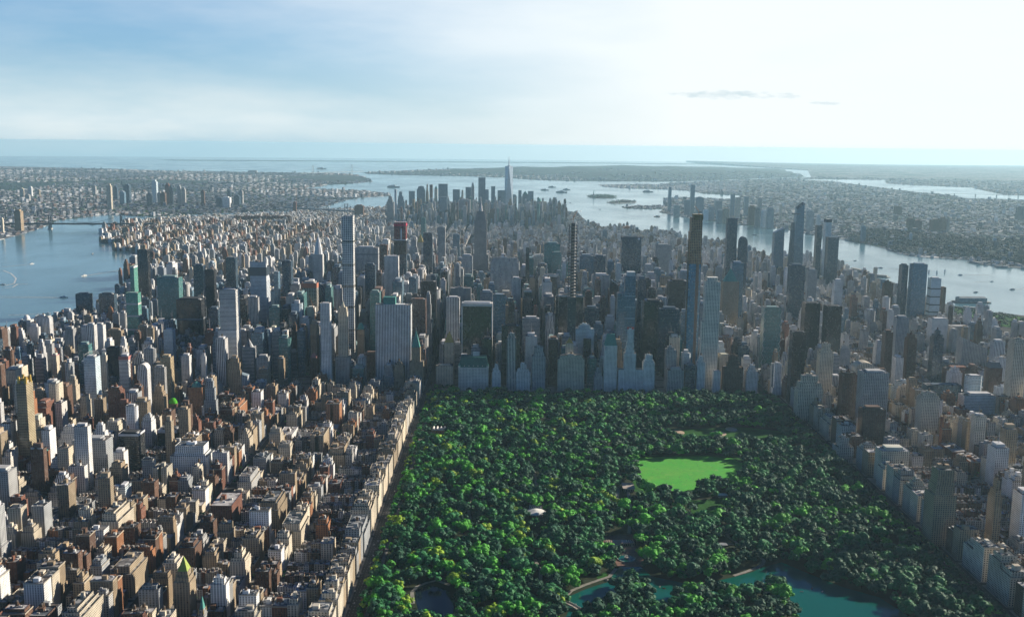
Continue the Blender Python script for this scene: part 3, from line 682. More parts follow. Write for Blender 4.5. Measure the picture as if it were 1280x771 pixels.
HEROES = [
 # east side
 (20, 41, 477, (588,), 28, 'slab', 'tanbands', AT, 'tan banded round-cornered tower with gilded crown at far left edge', C_, {'mh': 4}),
 (-14, 21, 586, (655,), 30, 'slab', 'grey', AT, 'grey brick slab cut by the left picture edge', C_, {}),
 (40, 62, 560, (604,), 22, 'pyr', 'orange', AT, 'orange brick house with small green pyramid roof at far left', C_, {'eave': 566, 'm': m_copper}),
 (63, 78, 574, (604,), 20, 'step', 'white', AT, 'small white stepped tower right of the orange brick house', C_, {'n': 3, 'i': .12}),
 (90, 141, 548, (603,), 34, 'slab', 'grey', AT, 'broad grey slab of flats with long flat roof, lower left', C_, {'mh': 3}),
 (72, 106, 534, (585,), 26, 'step', 'white', AT, 'white stepped ziggurat block behind the broad grey slab', C_, {'n': 5, 'i': .25, 'f': .7}),
 (112, 140, 532, (582,), 26, 'step', 'white', AT, 'right hand white ziggurat block behind the broad grey slab', C_, {'n': 5, 'i': .3, 'f': .7}),
 (148, 181, 541, (590,), 34, 'slab', 'black', OT, 'black glass block with white roof right of broad grey slab', 'office block', {'mh': 2, 'crownbox': (545, (.55, .56, .58))}),
 (197, 228, 536, (566,), 34, 'slab', 'blackglass', OT, 'second black block with pale roof edge, behind the white hospital', 'office block', {'mh': 2, 'crownbox': (541, (.6, .6, .6))}),
 (212, 268, 558, (607,), 44, 'step', 'white', 'hospital', 'large white hospital block with deep setbacks, lower left centre', 'hospital', {'n': 3, 'i': .14, 'f': .75}),
 (141, 160, 562, (605,), 22, 'slab', 'white', AT, 'white corner tower between grey slab and black block', C_, {}),
 (104, 125, 445, (527,), 28, 'slab', 'pale', AT, 'pale glass tower with a hooped truss crown, upper left', G, {'mh': 3}),
 (134, 156, 484, (547,), 24, 'step', 'red', AT, 'red brick tower with sunlit orange flank, stepped top', C_, {'n': 3, 'i': .16, 'f': .93}),
 (157, 177, 488, (547,), 24, 'slab', 'piers', AT, 'grey ribbed twin slab right of the red brick tower', C_, {}),
 (171, 188, 455, (529,), 22, 'arch', 'whitepiers', AT, 'slender white ribbed tower with rounded top, left', C_, {'eave': 462}),
 (189, 209, 483, (523,), 24, 'step', 'tan', AT, 'tan stepped apartment house beside the white ribbed tower', C_, {'n': 4, 'i': .22, 'f': .7}),
 (200, 217, 444, (509,), 24, 'slab', 'tanbands', AT, 'tan and brown tower with flat top behind stepped tan house', C_, {}),
 (178, 197, 436, (496,), 22, 'round', 'grey', AT, 'grey tower topped by a round drum, left', C_, {}),
 (148, 165, 443, (500,), 26, 'slab', 'whitebands', AT, 'unfinished tower with red netting bands beside orange hoist', C_, {'crownbox': (450, (.45, .2, .18))}),
 (133, 150, 434, (492,), 22, 'plain', 'black', AT, 'plain black tower left of the unfinished red netted tower', C_, {}),
 (107, 121, 404, (470,), 20, 'slab', 'whitepiers', AT, 'left slab of the twin white ribbed towers', C_, {}),
 (118, 132, 404, (462,), 20, 'slab', 'white', AT, 'right slab of the twin white towers', C_, {}),
 (133, 155, 411, (452,), 22, 'slab', 'tan', AT, 'tan slab just right of the twin white towers', C_, {}),
 (97, 115, 428, (482,), 24, 'slab', 'teal', AT, 'dark green glass block in front of twin white towers', G, {}),
 (64, 74, 442, (489,), 18, 'slab', 'cream', AT, 'slender cream tower with pink rooftop, far left', C_, {'crownbox': (444, (.6, .12, .25))}),
 (24, 49, 432, (468,), 26, 'step', 'white', AT, 'white stepped apartment block below the domed tower', C_, {'n': 4}),
 (24, 42, 394, (438,), 22, 'dome', 'white', AT, 'white tower topped by a round white dome near the river', C_, {'eave': 400, 'm': m_white}),
 (42, 66, 395, (442,), 24, 'step', 'whitepiers', AT, 'white ribbed tower right of the white domed tower', C_, {'n': 3, 'i': .1, 'f': .95}),
 (94, 116, 366, (408,), 26, 'slab', 'navy', AT, 'left one of two dark glass towers on the river bank', G, {'mh': 4}),
 (123, 146, 366, (411,), 26, 'slab', 'navy', AT, 'right one of two dark glass towers on the river bank', G, {'mh': 4}),
 (131, 145, 385, (420,), 20, 'step', 'orange', AT, 'pink brick tower stepping up to a point before dark glass', C_, {'n': 6, 'i': .42, 'f': .6}),
 (157, 176, 366, (443,), 26, 'plain', 'green', OT, 'tall sea green glass tower with striped floors', G, {'bands': [380, 395, 412, 430]}),
 (162, 172, 333, 1150, 88, 'plain', 'green', OT, 'thin slab with green glass face and white end wall by river', G, {'crownbox': (335, (.6, .6, .58))}),
 (171, 187, 312, 959, 24, 'plain', 'blackglass', AT, 'tallest dark bronze glass slab beside the river', G, {}),
 (204, 219, 411, (468,), 24, 'slab', 'pale', OT, 'pale blue tower with white frame in front of black box', T_, {'mh': 2}),
 (220, 257, 373, (440,), 50, 'slab', 'black', OT, 'wide black box tower with one pale belt', 'office block', {'mh': 4, 'bands': [399], 'bc': (.18, .2, .22), 'ms': .36}),
 (274, 299, 362, 55, 36, 'plain', 'whitebands', OT, 'white tower of glass bands with stepped lower half', T_, {'base': (272, 301, 412, 'whitebands'), 'bands': [372, 398]}),
 (302, 320, 424, (486,), 26, 'cone', 'greybands', OT, 'round towered grey block with conical hat, left centre', 'office block', {'eave': 434, 'm': m_steel}),
 (293, 312, 465, (497,), 22, 'slant', 'white', OT, 'small white wedge shaped block with slanting side', 'office block', {'lo': 470, 's': 1}),
 (235, 256, 478, (521,), 24, 'dome', 'orange', AT, 'orange brick stepped tower with little green dome', C_, {'eave': 484, 'm': m_copper}),
 (254, 278, 468, (508,), 28, 'step', 'grey', AT, 'grey stepped block right of the green domed brick tower', C_, {'n': 4}),
 (229, 252, 437, (470,), 26, 'step', 'greybands', OT, 'low grey stepped office block below the black box', 'office block', {'n': 3}),
 (196, 228, 345, 700, 40, 'slab', 'teal', OT, 'wide teal glass block with sloping shoulder right of bronze slab', G, {}),
 (241, 257, 330, 900, 28, 'slab', 'navy', OT, 'navy glass block left of the sunlit narrow chimney tower', G, {}),
 (256, 270, 337, 620, 24, 'plain', 'black', OT, 'black narrow tower edged by a bright strip', T_, {}),
 (282, 297, 322, 950, 30, 'plain', 'navy', OT, 'dark navy block directly behind the white banded tower', G, {}),
 (260, 276, 384, 230, 30, 'slab', 'navy', OT, 'navy block between black box and white banded tower', 'office block', {}),
 (336, 352, 382, 350, 30, 'slab', 'teal', OT, 'small teal glass block right of the tall silver tower', G, {}),
 (342, 350, 340, 560, 26, 'plain', 'blue', OT, 'narrow blue tower just right of the tall silver tower', G, {}),
 # centre left
 (352, 366, 326, 640, 30, 'plain', 'navy', OT, 'navy tower with bright left edge beyond slender white tower', G, {}),
 (365, 374, 348, (412,), 18, 'plain', 'whitepiers', OT, 'slender white ribbed shaft right of navy tower', T_, {}),
 (376, 398, 352, (440,), 30, 'slab', 'concrete', OT, 'unfinished tower with orange floors behind its crane', T_, {'crownbox': (360, (.42, .16, .10))}),
 (380, 407, 354, 700, 30, 'slab', 'navy', OT, 'dark slab below the needle spired tower', 'office block', {}),
 (400, 414, 379, (492,), 22, 'plain', 'white', AT, 'slim white gridded tower left of the pointed limestone one', C_, {'bands': [396, 440], 'bc': (.55, .55, .52)}),
 (353, 361, 413, (476,), 18, 'plain', 'white', AT, 'narrow white tower left of slim white gridded tower', C_, {'base': (351, 364, 440)}),
 (320, 338, 444, (489,), 26, 'slab', 'grey', AT, 'grey apartment slab left of narrow white tower', C_, {}),
 (387, 398, 441, (482,), 22, 'pyr', 'brown', AT, 'brown tower with pinkish hipped roof, left centre', C_, {'eave': 447, 'm': simple('pink_roof', (.42, .2, .18), .8)}),
 (363, 374, 406, (466,), 20, 'step', 'brown', AT, 'dark brown stepped tower beside narrow white tower', C_, {'n': 4, 'f': .75}),
 (446, 456, 404, (470,), 20, 'dome', 'tan', AT, 'tan tower with small rounded green dome, centre left', C_, {'eave': 412}),
 (457, 467, 374, (440,), 22, 'arch', 'white', AT, 'white tower with rounded cap behind the pale slab', C_, {'eave': 382}),
 (455, 474, 440, (478,), 24, 'slab', 'brown', AT, 'dark brown block under the small green domed tower', C_, {}),
 (469, 515, 381, 40, 34, 'plain', 'whitepiers', OT, 'broad pale ribbed slab left of the park corner', 'office block', {}),
 (490, 510, 425, (486,), 20, 'mans', 'cream', 'hotel', 'cream hotel tower with green mansard top in front of pale slab', 'hotel', {'eave': 434}),
 (514, 526, 414, 14, 20, 'pyr', 'tan', 'hotel', 'tan hotel with steep green pointed roof by park corner', 'hotel', {'eave': 434, 'm': m_copper, 't': .03, 'mast': 410, 'base': (512, 530, 452, 'tan')}),
 (526, 546, 352, 420, 36, 'plain', 'black', OT, 'black steel slab over the left of hotel avenue', 'office block', {}),
 (514, 533, 374, 250, 34, 'plain', 'brownpiers', OT, 'dark brown ribbed slab directly right of the pale slab', 'office block', {}),
 (558, 575, 371, 260, 30, 'slab', 'whitepiers', OT, 'pale ribbed tower left of the white framed black one', T_, {'mh': 2}),
 (555, 568, 415, 130, 26, 'pyr', 'cream', OT, 'cream tower with gold tipped pyramid before the pale ribbed tower', T_, {'eave': 428, 'm': m_gold, 't': .05}),
 (545, 567, 457, 60, 30, 'plain', 'cream', OT, 'low cream palace block left of the green roofed hotel', 'office block', {}),
 (634, 645, 417, 20, 24, 'step', 'piers', AT, 'slim grey ribbed tower with light top facing park', C_, {'n': 3, 'f': .93, 'i': .2}),
 (627, 650, 406, 90, 30, 'slab', 'black', OT, 'black block behind the slim grey ribbed tower', 'office block', {'mh': 3}),
 (615, 626, 457, 22, 22, 'step', 'white', 'hotel', 'little white stepped hotel right of the green roofed hotel', 'hotel', {'n': 4, 'f': .75}),
 (443, 474, 308, 1208, 34, 'slab', 'piers', OT, 'wide grey slab straddling the avenue, behind gridded white needle', 'office block', {'mh': 4, 'bands': [318, 345], 'bc': (.2, .21, .22)}),
 (474, 485, 306, 1100, 26, 'plain', 'brownpiers', OT, 'brown narrow tower with sunlit right flank beside wide slab', T_, {}),
 (480, 499, 320, 720, 30, 'plain', 'whitepiers', OT, 'bright white ribbed tower below the red topped unfinished one', T_, {}),
 (456, 470, 329, 620, 28, 'slab', 'navy', OT, 'dark blue tower left of the bright white ribbed tower', G, {}),
 (462, 476, 363, 260, 28, 'slab', 'teal', OT, 'teal glass block behind the white capped tower', G, {}),
 (521, 530, 292, 2650, 26, 'pyr', 'cream', OT, 'distant cream tower with golden pyramid top', T_, {'eave': 303, 'm': m_gold, 't': .01}),
 (529, 541, 291, 1500, 30, 'plain', 'navy', OT, 'dark navy slab right of the golden pyramid', G, {}),
 (547, 557, 283, 1900, 26, 'slab', 'grey', OT, 'grey tower with a notched crown left of the needle tower', T_, {'mast': 279}),
 (526, 532, 272, 2900, 18, 'plain', 'teal', AT, 'very slim teal tower above the golden pyramid', G, {}),
 (613, 648, 322, 900, 30, 'step', 'piers', OT, 'wide grey ribbed cliff of offices right of the mast tower', 'office block', {'n': 3, 'i': .06, 'f': .93}),
 (577, 591, 318, 1150, 30, 'slab', 'piers', OT, 'grey ribbed slab left of the mast tower', 'office block', {}),
 (560, 592, 360, 560, 34, 'step', 'grey', OT, 'broad grey stepped block above the white framed black tower', 'office block', {'n': 3, 'i': .1}),
 (600, 616, 363, 420, 30, 'slab', 'greybands', OT, 'grey banded block between two cliffs behind framed black tower', 'office block', {}),
 (616, 632, 368, 330, 30, 'plain', 'blue', OT, 'blue block right of the white framed black tower', G, {}),
 (510, 524, 300, 2300, 30, 'step', 'grey', OT, 'distant grey stepped tower left of golden pyramid', T_, {}),
 (566, 575, 292, 2500, 26, 'slab', 'blue', OT, 'distant blue tower right of notched crown tower', G, {}),
 # downtown cluster
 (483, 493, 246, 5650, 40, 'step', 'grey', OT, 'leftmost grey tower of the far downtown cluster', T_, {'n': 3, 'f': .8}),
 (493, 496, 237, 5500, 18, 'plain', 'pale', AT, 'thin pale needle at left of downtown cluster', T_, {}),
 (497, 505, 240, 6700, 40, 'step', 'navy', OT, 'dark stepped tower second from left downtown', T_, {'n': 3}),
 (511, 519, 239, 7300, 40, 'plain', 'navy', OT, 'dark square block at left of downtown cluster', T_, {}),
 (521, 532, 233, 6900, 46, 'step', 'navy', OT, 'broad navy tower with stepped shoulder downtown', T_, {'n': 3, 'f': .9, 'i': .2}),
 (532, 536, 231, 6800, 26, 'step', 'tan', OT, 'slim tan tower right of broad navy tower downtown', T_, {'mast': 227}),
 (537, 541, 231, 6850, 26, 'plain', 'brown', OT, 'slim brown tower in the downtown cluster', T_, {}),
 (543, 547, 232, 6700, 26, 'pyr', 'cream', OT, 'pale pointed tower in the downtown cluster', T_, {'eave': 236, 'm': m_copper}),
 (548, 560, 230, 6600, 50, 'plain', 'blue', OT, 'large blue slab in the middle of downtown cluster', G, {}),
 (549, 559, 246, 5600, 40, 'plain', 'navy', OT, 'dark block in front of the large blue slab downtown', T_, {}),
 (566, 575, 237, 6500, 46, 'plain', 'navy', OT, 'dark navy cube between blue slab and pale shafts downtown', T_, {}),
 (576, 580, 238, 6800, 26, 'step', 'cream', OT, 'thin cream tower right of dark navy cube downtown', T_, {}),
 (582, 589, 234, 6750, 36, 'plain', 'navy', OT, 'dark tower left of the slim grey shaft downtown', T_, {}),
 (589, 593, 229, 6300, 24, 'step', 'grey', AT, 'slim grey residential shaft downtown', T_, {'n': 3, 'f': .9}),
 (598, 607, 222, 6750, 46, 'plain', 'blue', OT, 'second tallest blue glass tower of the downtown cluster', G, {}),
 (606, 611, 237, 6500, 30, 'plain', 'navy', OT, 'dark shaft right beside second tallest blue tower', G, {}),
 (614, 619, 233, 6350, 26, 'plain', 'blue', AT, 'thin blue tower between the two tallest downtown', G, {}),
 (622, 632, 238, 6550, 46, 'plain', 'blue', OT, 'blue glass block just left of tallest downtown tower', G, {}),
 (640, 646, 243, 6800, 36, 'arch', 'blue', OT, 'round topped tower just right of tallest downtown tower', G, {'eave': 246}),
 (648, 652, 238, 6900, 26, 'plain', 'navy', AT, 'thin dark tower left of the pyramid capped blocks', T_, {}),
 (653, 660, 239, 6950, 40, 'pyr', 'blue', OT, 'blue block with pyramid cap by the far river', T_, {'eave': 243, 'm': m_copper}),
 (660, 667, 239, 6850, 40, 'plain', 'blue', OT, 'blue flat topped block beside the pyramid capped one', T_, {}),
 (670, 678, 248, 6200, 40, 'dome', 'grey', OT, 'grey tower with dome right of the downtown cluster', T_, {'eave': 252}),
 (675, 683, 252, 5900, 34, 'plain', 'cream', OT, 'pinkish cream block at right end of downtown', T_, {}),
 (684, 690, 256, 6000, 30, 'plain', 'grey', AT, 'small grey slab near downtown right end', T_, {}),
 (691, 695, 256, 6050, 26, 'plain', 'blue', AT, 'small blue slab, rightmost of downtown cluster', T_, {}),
 (574, 588, 249, 5600, 50, 'slab', 'grey', OT, 'grey slab standing in front of downtown cluster centre', T_, {}),
 (533, 543, 254, 5500, 40, 'step', 'cream', OT, 'cream stepped tower in front of downtown cluster', T_, {'mast': 248}),
 (610, 621, 262, 5400, 60, 'step', 'brown', OT, 'dark massive stepped block before tallest downtown tower', T_, {'n': 4}),
 # centre right
 (656, 663, 310, 1050, 20, 'taper', 'blackglass', OT, 'black needle topped tower right of grey office cliff', T_, {'k': .2}),
 (680, 696, 343, 640, 28, 'plain', 'darkpiers', OT, 'dark ribbed tower left of the unfinished lattice needle', T_, {'crownbox': (346, (.4, .42, .43))}),
 (698, 729, 369, 350, 36, 'plain', 'blackglass', OT, 'black glass block right behind the unfinished lattice needle', 'office block', {'crownbox': (371, (.35, .4, .42))}),
 (655, 665, 363, 420, 26, 'plain', 'darkpiers', OT, 'dark thin slab with pale cap left of pink sign', T_, {'crownbox': (365, (.5, .5, .5))}),
 (653, 675, 396, 250, 30, 'slab', 'greybands', OT, 'grey block above the stone hotels left of needle', 'office block', {}),
 (667, 672, 382, 330, 10, 'plain', 'red', OT, 'small rust red tower beside dark thin slab', T_, {}),
 (665, 682, 434, 22, 26, 'step', 'grey', 'hotel', 'grey stone stepped hotel on the park front', 'hotel', {'n': 4, 'f': .8, 'i': .2}),
 (645, 663, 455, 20, 22, 'step', 'white', 'hotel', 'white stone hotel with stepped top left of grey stone hotel', 'hotel', {'n': 4, 'f': .72, 'i': .3}),
 (697, 731, 444, 20, 26, 'step', 'cream', 'hotel', 'wide cream hotel below the lattice needle with tower behind', 'hotel', {'n': 3, 'f': .9, 'i': .12}),
 (707, 717, 422, 50, 18, 'pyr', 'cream', 'hotel', 'cream tower with gilded roof rising behind the wide hotel', 'hotel', {'eave': 429, 'm': m_gold}),
 (719, 743, 406, 150, 28, 'step', 'pale', OT, 'pale blue stepped block right of the lattice needle', 'office block', {'n': 3, 'f': .93, 'i': .25}),
 (729, 739, 424, 110, 16, 'plain', 'black', OT, 'small black tower in front of the pale blue stepped block', T_, {}),
 (755, 772, 418, 20, 22, 'mans', 'white', 'hotel', 'white hotel tower with pale green pitched top', 'hotel', {'eave': 432, 't': .3}),
 (780, 796, 412, 20, 24, 'step', 'white', 'hotel', 'white stone wedding cake tower on park front with red letters frame', 'hotel', {'n': 7, 'f': .62, 'i': .32, 'wing': [(772, 819, 462)]}),
 (803, 819, 444, 18, 24, 'step', 'white', 'hotel', 'white stone block right of the wedding cake tower', 'hotel', {'n': 4, 'f': .8, 'i': .24}),
 (742, 754, 461, 20, 20, 'step', 'grey', 'hotel', 'low grey house left of the green topped white hotel', 'hotel', {'n': 3}),
 (831, 846, 434, 60, 28, 'step', 'grey', AT, 'grey block with bright box on roof behind park front', C_, {'n': 2, 'f': .94, 'i': .2}),
 (833, 855, 460, 20, 24, 'slab', 'grey', AT, 'wide low grey block on the park front, right of centre', C_, {}),
 (855, 870, 455, 20, 24, 'slab', 'navy', AT, 'dark blue low block at foot of tallest unfinished tower', C_, {}),
 (870, 882, 446, 20, 24, 'step', 'white', AT, 'white low stepped block at foot of the cream gridded tower', C_, {'n': 3, 'f': .85}),
 (890, 901, 464, 20, 22, 'plain', 'white', AT, 'small white square house on park front near right end', C_, {}),
 (897, 912, 443, 70, 24, 'plain', 'cream', AT, 'sunlit cream block behind small white square house', C_, {}),
 (903, 930, 445, 18, 26, 'step', 'brown', AT, 'brown stepped pair of houses at park front right', C_, {'n': 4, 'f': .7}),
 (931, 948, 457, 20, 24, 'step', 'white', AT, 'white low house with sunlit side left of the diamond tower', C_, {'n': 3, 'f': .8}),
 (803, 830, 375, 260, 34, 'slab', 'blackglass', OT, 'black glass slab right of the blue stepped glass tower', 'office block', {}),
 (834, 860, 350, 480, 36, 'slab', 'black', OT, 'big black slab left of the tallest unfinished tower', 'office block', {'mh': 3}),
 (823, 850, 384, 210, 30, 'slab', 'navy', OT, 'navy stepped block below the big black slab', 'office block', {}),
 (730, 749, 383, 380, 30, 'slab', 'navy', OT, 'navy block right of black glass block, centre', 'office block', {'crownbox': (385, (.3, .35, .38))}),
 (750, 758, 370, 450, 26, 'slab', 'brownpiers', OT, 'brown ribbed block left of the curved white crown', T_, {}),
 (776, 802, 296, 1450, 40, 'plain', 'navy', OT, 'large dark blue square tower above centre right', G, {'crownbox': (300, (.05, .07, .10))}),
 (762, 773, 350, 640, 24, 'arch', 'black', OT, 'black tower with curved white crown', T_, {'eave': 360}),
 (740, 762, 342, 900, 34, 'slab', 'piers', OT, 'grey slab left of the curved white crown', 'office block', {}),
 (680, 700, 303, 1500, 36, 'slab', 'teal', OT, 'teal glass tower with white edges above lattice needle left', G, {}),
 (690, 702, 315, 1350, 30, 'plain', 'teal', OT, 'teal sloping slab right of teal white edged tower', G, {}),
 (724, 742, 318, 1250, 34, 'slab', 'blue', OT, 'blue block with pink sign right of lattice needle', G, {}),
 (742, 757, 319, 1150, 34, 'slab', 'navy', OT, 'navy block behind the pink sign', G, {}),
 (818, 840, 305, 1900, 34, 'slab', 'grey', AT, 'grey pair of slabs right of large dark blue tower', T_, {}),
 (902, 925, 336, 830, 34, 'pyr', 'tan', OT, 'tan office tower with steep green pyramid roof', T_, {'eave': 352, 'm': m_copper, 'in': .08}),
 (907, 923, 273, 1550, 34, 'taper', 'navy', OT, 'tall dark blue tower left of the faceted pair', G, {'k': .06}),
 (923, 935, 296, 1500, 30, 'arch', 'navy', OT, 'round shouldered dark tower beside tall dark blue tower', G, {'eave': 303}),
 (913, 930, 327, 900, 30, 'slab', 'blue', OT, 'pale blue slab behind the green pyramid roof', G, {}),
 (966, 981, 285, 2150, 40, 'slant', 'blue', OT, 'blue tower with one angled corner top, left of tallest faceted', G, {'lo': 291, 's': -1}),
 (1019, 1028, 282, 2150, 34, 'plain', 'navy', OT, 'left dark slab of a tall pair right of faceted towers', G, {}),
 (1030, 1040, 274, 2300, 34, 'plain', 'pale', OT, 'taller pale edged slab of the pair right of faceted towers', G, {'crownbox': (278, (.05, .06, .08))}),
 (1032, 1049, 297, 2050, 40, 'plain', 'navy', OT, 'broad dark slab in front of the tall pale pair', G, {}),
 (985, 1007, 330, 1150, 34, 'slab', 'navy', OT, 'dark slab below the faceted towers', G, {}),
 (1008, 1022, 336, 1300, 28, 'slab', 'grey', AT, 'grey slab right of the dark slab below faceted towers', T_, {}),
 (1041, 1054, 349, 1100, 26, 'slab', 'white', AT, 'sunlit white slab near dark slab, right', C_, {}),
 (835, 840, 234, 7459, 60, 'taper', 'blue', OT, 'isolated tall blue tower on the far bank, left one', T_, {'k': .08}),
 (863, 869, 231, 7100, 46, 'plain', 'navy', AT, 'tall dark tower on the far bank, second from left', T_, {}),
 (870, 880, 246, 7000, 60, 'arch', 'navy', OT, 'broad dark tower right of tall dark one, far bank', T_, {'eave': 249}),
 (855, 863, 250, 7000, 50, 'plain', 'blue', OT, 'blue block at foot of tall dark tower, far bank', T_, {}),
 (893, 903, 251, 7100, 60, 'plain', 'navy', OT, 'dark square block on the far bank', T_, {}),
 (913, 919, 243, 6900, 40, 'plain', 'navy', AT, 'thin dark tower on the far bank behind sunlit slab', T_, {}),
 (919, 926, 247, 6600, 50, 'plain', 'cream', AT, 'sunlit cream slab on the far bank', T_, {}),
 (930, 936, 246, 6900, 40, 'plain', 'navy', AT, 'dark tower right of sunlit slab on far bank', T_, {}),
 (947, 953, 247, 6700, 40, 'slab', 'grey', AT, 'pinkish grey tower on far bank left of faceted towers', T_, {}),
 (974, 978, 255, 6200, 30, 'slab', 'cream', AT, 'slim cream tower on the far bank by faceted towers', T_, {}),
 # west side
 (952, 977, 384, (468,), 34, 'plain', 'teal', OT, 'teal tower with zigzag diamond corners', G, {}),
 (1002, 1026, 379, (462,), 40, 'plain', 'blackglass', OT, 'left black glass twin by the circle at park corner', G, {}),
 (1029, 1053, 383, (470,), 40, 'plain', 'blackglass', OT, 'right black glass twin by the circle at park corner', G, {}),
 (987, 1008, 415, (506,), 30, 'plain', 'blackglass', 'hotel', 'near black glass slab at the right park corner', 'hotel', {}),
 (1022, 1043, 430, (508,), 26, 'step', 'cream', AT, 'tall cream limestone tower with stepped crown by right park corner', C_, {'n': 5, 'f': .86, 'i': .24}),
 (994, 1030, 470, (527,), 30, 'step', 'cream', AT, 'cream limestone front block below the stepped crown tower', C_, {'n': 5, 'f': .72, 'i': .2}),
 (1049, 1072, 466, (528,), 28, 'step', 'brown', AT, 'brown brick slab right of the limestone tower', C_, {'n': 2, 'f': .96, 'i': .1}),
 (1065, 1094, 453, (520,), 32, 'arch', 'cream', AT, 'cream block with arcaded bowed top behind grey slab', C_, {'eave': 460}),
 (1072, 1112, 464, (537,), 40, 'slab', 'grey', AT, 'large grey slab with brown stripes and sunlit right edge', C_, {'mh': 3}),
 (1073, 1108, 509, (562,), 28, 'slab', 'brown', AT, 'brown grey block below the large striped slab', C_, {}),
 (1114, 1144, 477, (505,), 34, 'step', 'pale', 'hospital', 'white bayed low block behind dark brick wall, right', 'hospital', {'n': 3, 'i': .16}),
 (1146, 1176, 491, (556,), 28, 'step', 'cream', AT, 'cream brick tower with stepped top, right', C_, {'n': 4, 'f': .9, 'i': .2}),
 (1103, 1117, 413, (478,), 26, 'slab', 'brown', AT, 'brown brick tower left of the dark blue point tower', C_, {}),
 (1117, 1137, 395, (462,), 26, 'slab', 'grey', AT, 'grey brown tower pair below the river glass towers', C_, {}),
 (1131, 1147, 418, (484,), 26, 'step', 'brown', AT, 'dark brown tower left of the blue balconied one', C_, {'n': 3, 'f': .92, 'i': .2}),
 (1163, 1181, 414, (483,), 26, 'step', 'navy', AT, 'dark blue balconied tower with stepped point', C_, {'n': 4, 'f': .88, 'i': .3}),
 (1124, 1136, 330, (397,), 34, 'slab', 'navy', AT, 'leftmost narrow dark glass tower by the right river', G, {}),
 (1137, 1160, 329, (399,), 34, 'slab', 'blue', AT, 'broad blue glass tower by the right river', G, {'mh': 4}),
 (1160, 1177, 347, (399,), 34, 'slab', 'pale', AT, 'pale stepped glass tower right of broad blue one', G, {'mh': 4, 'bands': [361, 371, 381, 390], 'bc': (.06, .08, .1)}),
 (1176, 1183, 359, (399,), 26, 'plain', 'brown', AT, 'narrow brown tower, rightmost by river glass towers', C_, {}),
 (1103, 1117, 352, (392,), 26, 'step', 'brown', AT, 'brown tower left of the river glass towers', C_, {'n': 2, 'f': .94, 'i': .25}),
 (1160, 1186, 398, (443,), 34, 'slab', 'white', OT, 'white windowless block with slotted top, right', 'office block', {'mh': 2}),
 (1183, 1213, 408, (442,), 40, 'plain', 'grey', OT, 'grey wide block right of the white windowless block', 'office block', {}),
 (1196, 1236, 422, (462,), 40, 'slant', 'grey', OT, 'grey block with bright slanting glass face, right', 'office block', {'lo': 436, 's': 1}),
 (1203, 1231, 470, (510,), 30, 'round', 'pale', OT, 'pale green curved block with round front, right', 'office block', {}),
 (1231, 1254, 453, (503,), 28, 'mans', 'brown', OT, 'dark brown tower with black hipped top, right', T_, {'eave': 460, 'm': m_steel}),
 (1260, 1290, 424, (522,), 32, 'step', 'cream', AT, 'tall cream ribbed tower cut by right picture edge', C_, {'n': 3, 'f': .94, 'i': .12}),
 (1238, 1257, 425, (470,), 26, 'slab', 'whitepiers', AT, 'pale ribbed tower left of the tall cream edge tower', C_, {}),
 (1152, 1202, 481, (506,), 30, 'plain', 'navy', OT, 'long low dark blue block behind cream brick tower', 'office block', {}),
 (1178, 1216, 459, (485,), 34, 'slab', 'red', 'school', 'low red brick school block with pale roof, right', 'school', {}),
 (1198, 1249, 492, (520,), 34, 'slab', 'pale', OT, 'low pale green glazed block below curved block, right', 'office block', {}),
 # park west front, near
 (1094, 1138, 560, (605,), 34, 'slab', 'cream', AT, 'cream slab on the shaded park front, right of centre', C_, {}),
 (1041, 1068, 548, (580,), 30, 'step', 'grey', AT, 'grey stone stepped block on the shaded park front', C_, {'n': 3}),
 (1158, 1199, 588, (684,), 36, 'step', 'tan', AT, 'tall brown twin topped house on the shaded park front', C_, {'n': 4, 'f': .68, 'i': .16, 'group': None}),
 (1236, 1255, 602, (690,), 24, 'step', 'tan', AT, 'slim tan tower with sunlit lantern behind shaded park front', C_, {'n': 6, 'f': .78, 'i': .34}),
 (1266, 1292, 614, (690,), 30, 'slab', 'white', AT, 'white tower cut by the right edge above shaded park front', C_, {}),
]
ROOTS = {}
for row in HEROES:
    ROOTS[row[8]] = hero(*row)

# ---- towers with shapes of their own
def frame_of(pl, pr, top, Y, dep):
    x0, x1, h = fit(pl, pr, top, Y, dep); FOOT.append((x0-3, Y-3, x1+3, Y+dep+3)); return x0, x1, h-BASE
def Hh(px, py, Y): return at(px, py, Y)[1]-BASE
# slender white gridded needle
x0, x1, h = frame_of(427, 443, 270, 215, 28); w_2 = (x1-x0)/2
A = ((.72, .71, .68), (.05, .07, .085), ((x1-x0)/6, 4.75, .66), (.66, 0, 3))
b = Bld(A, plain((.3, .3, .3)))
z = 0; dr = [Hh(435, q, 215) for q in (438, 412, 384, 358, 331, 302)]
b.rect(-w_2, -14, w_2, 14, 0, h, par=2)
for q in dr: b.mb('open_drum_floor').prism(rectP(-w_2-.1, -14.1, w_2+.1, 14.1), q-4, q+4, ((.60, .58, .52), (.02, .02, .02), ((x1-x0)/6, 8, .8), (.8, 0, 1)), top=False)
b.mb('bulkhead').box(-6, -6, h-3, 6, 6, h-.6, plain((.3, .3, .3)))
b.place(AT, 'tallest slender white tower with square grid windows', 'apartment tower', (x0+x1)/2, 229)
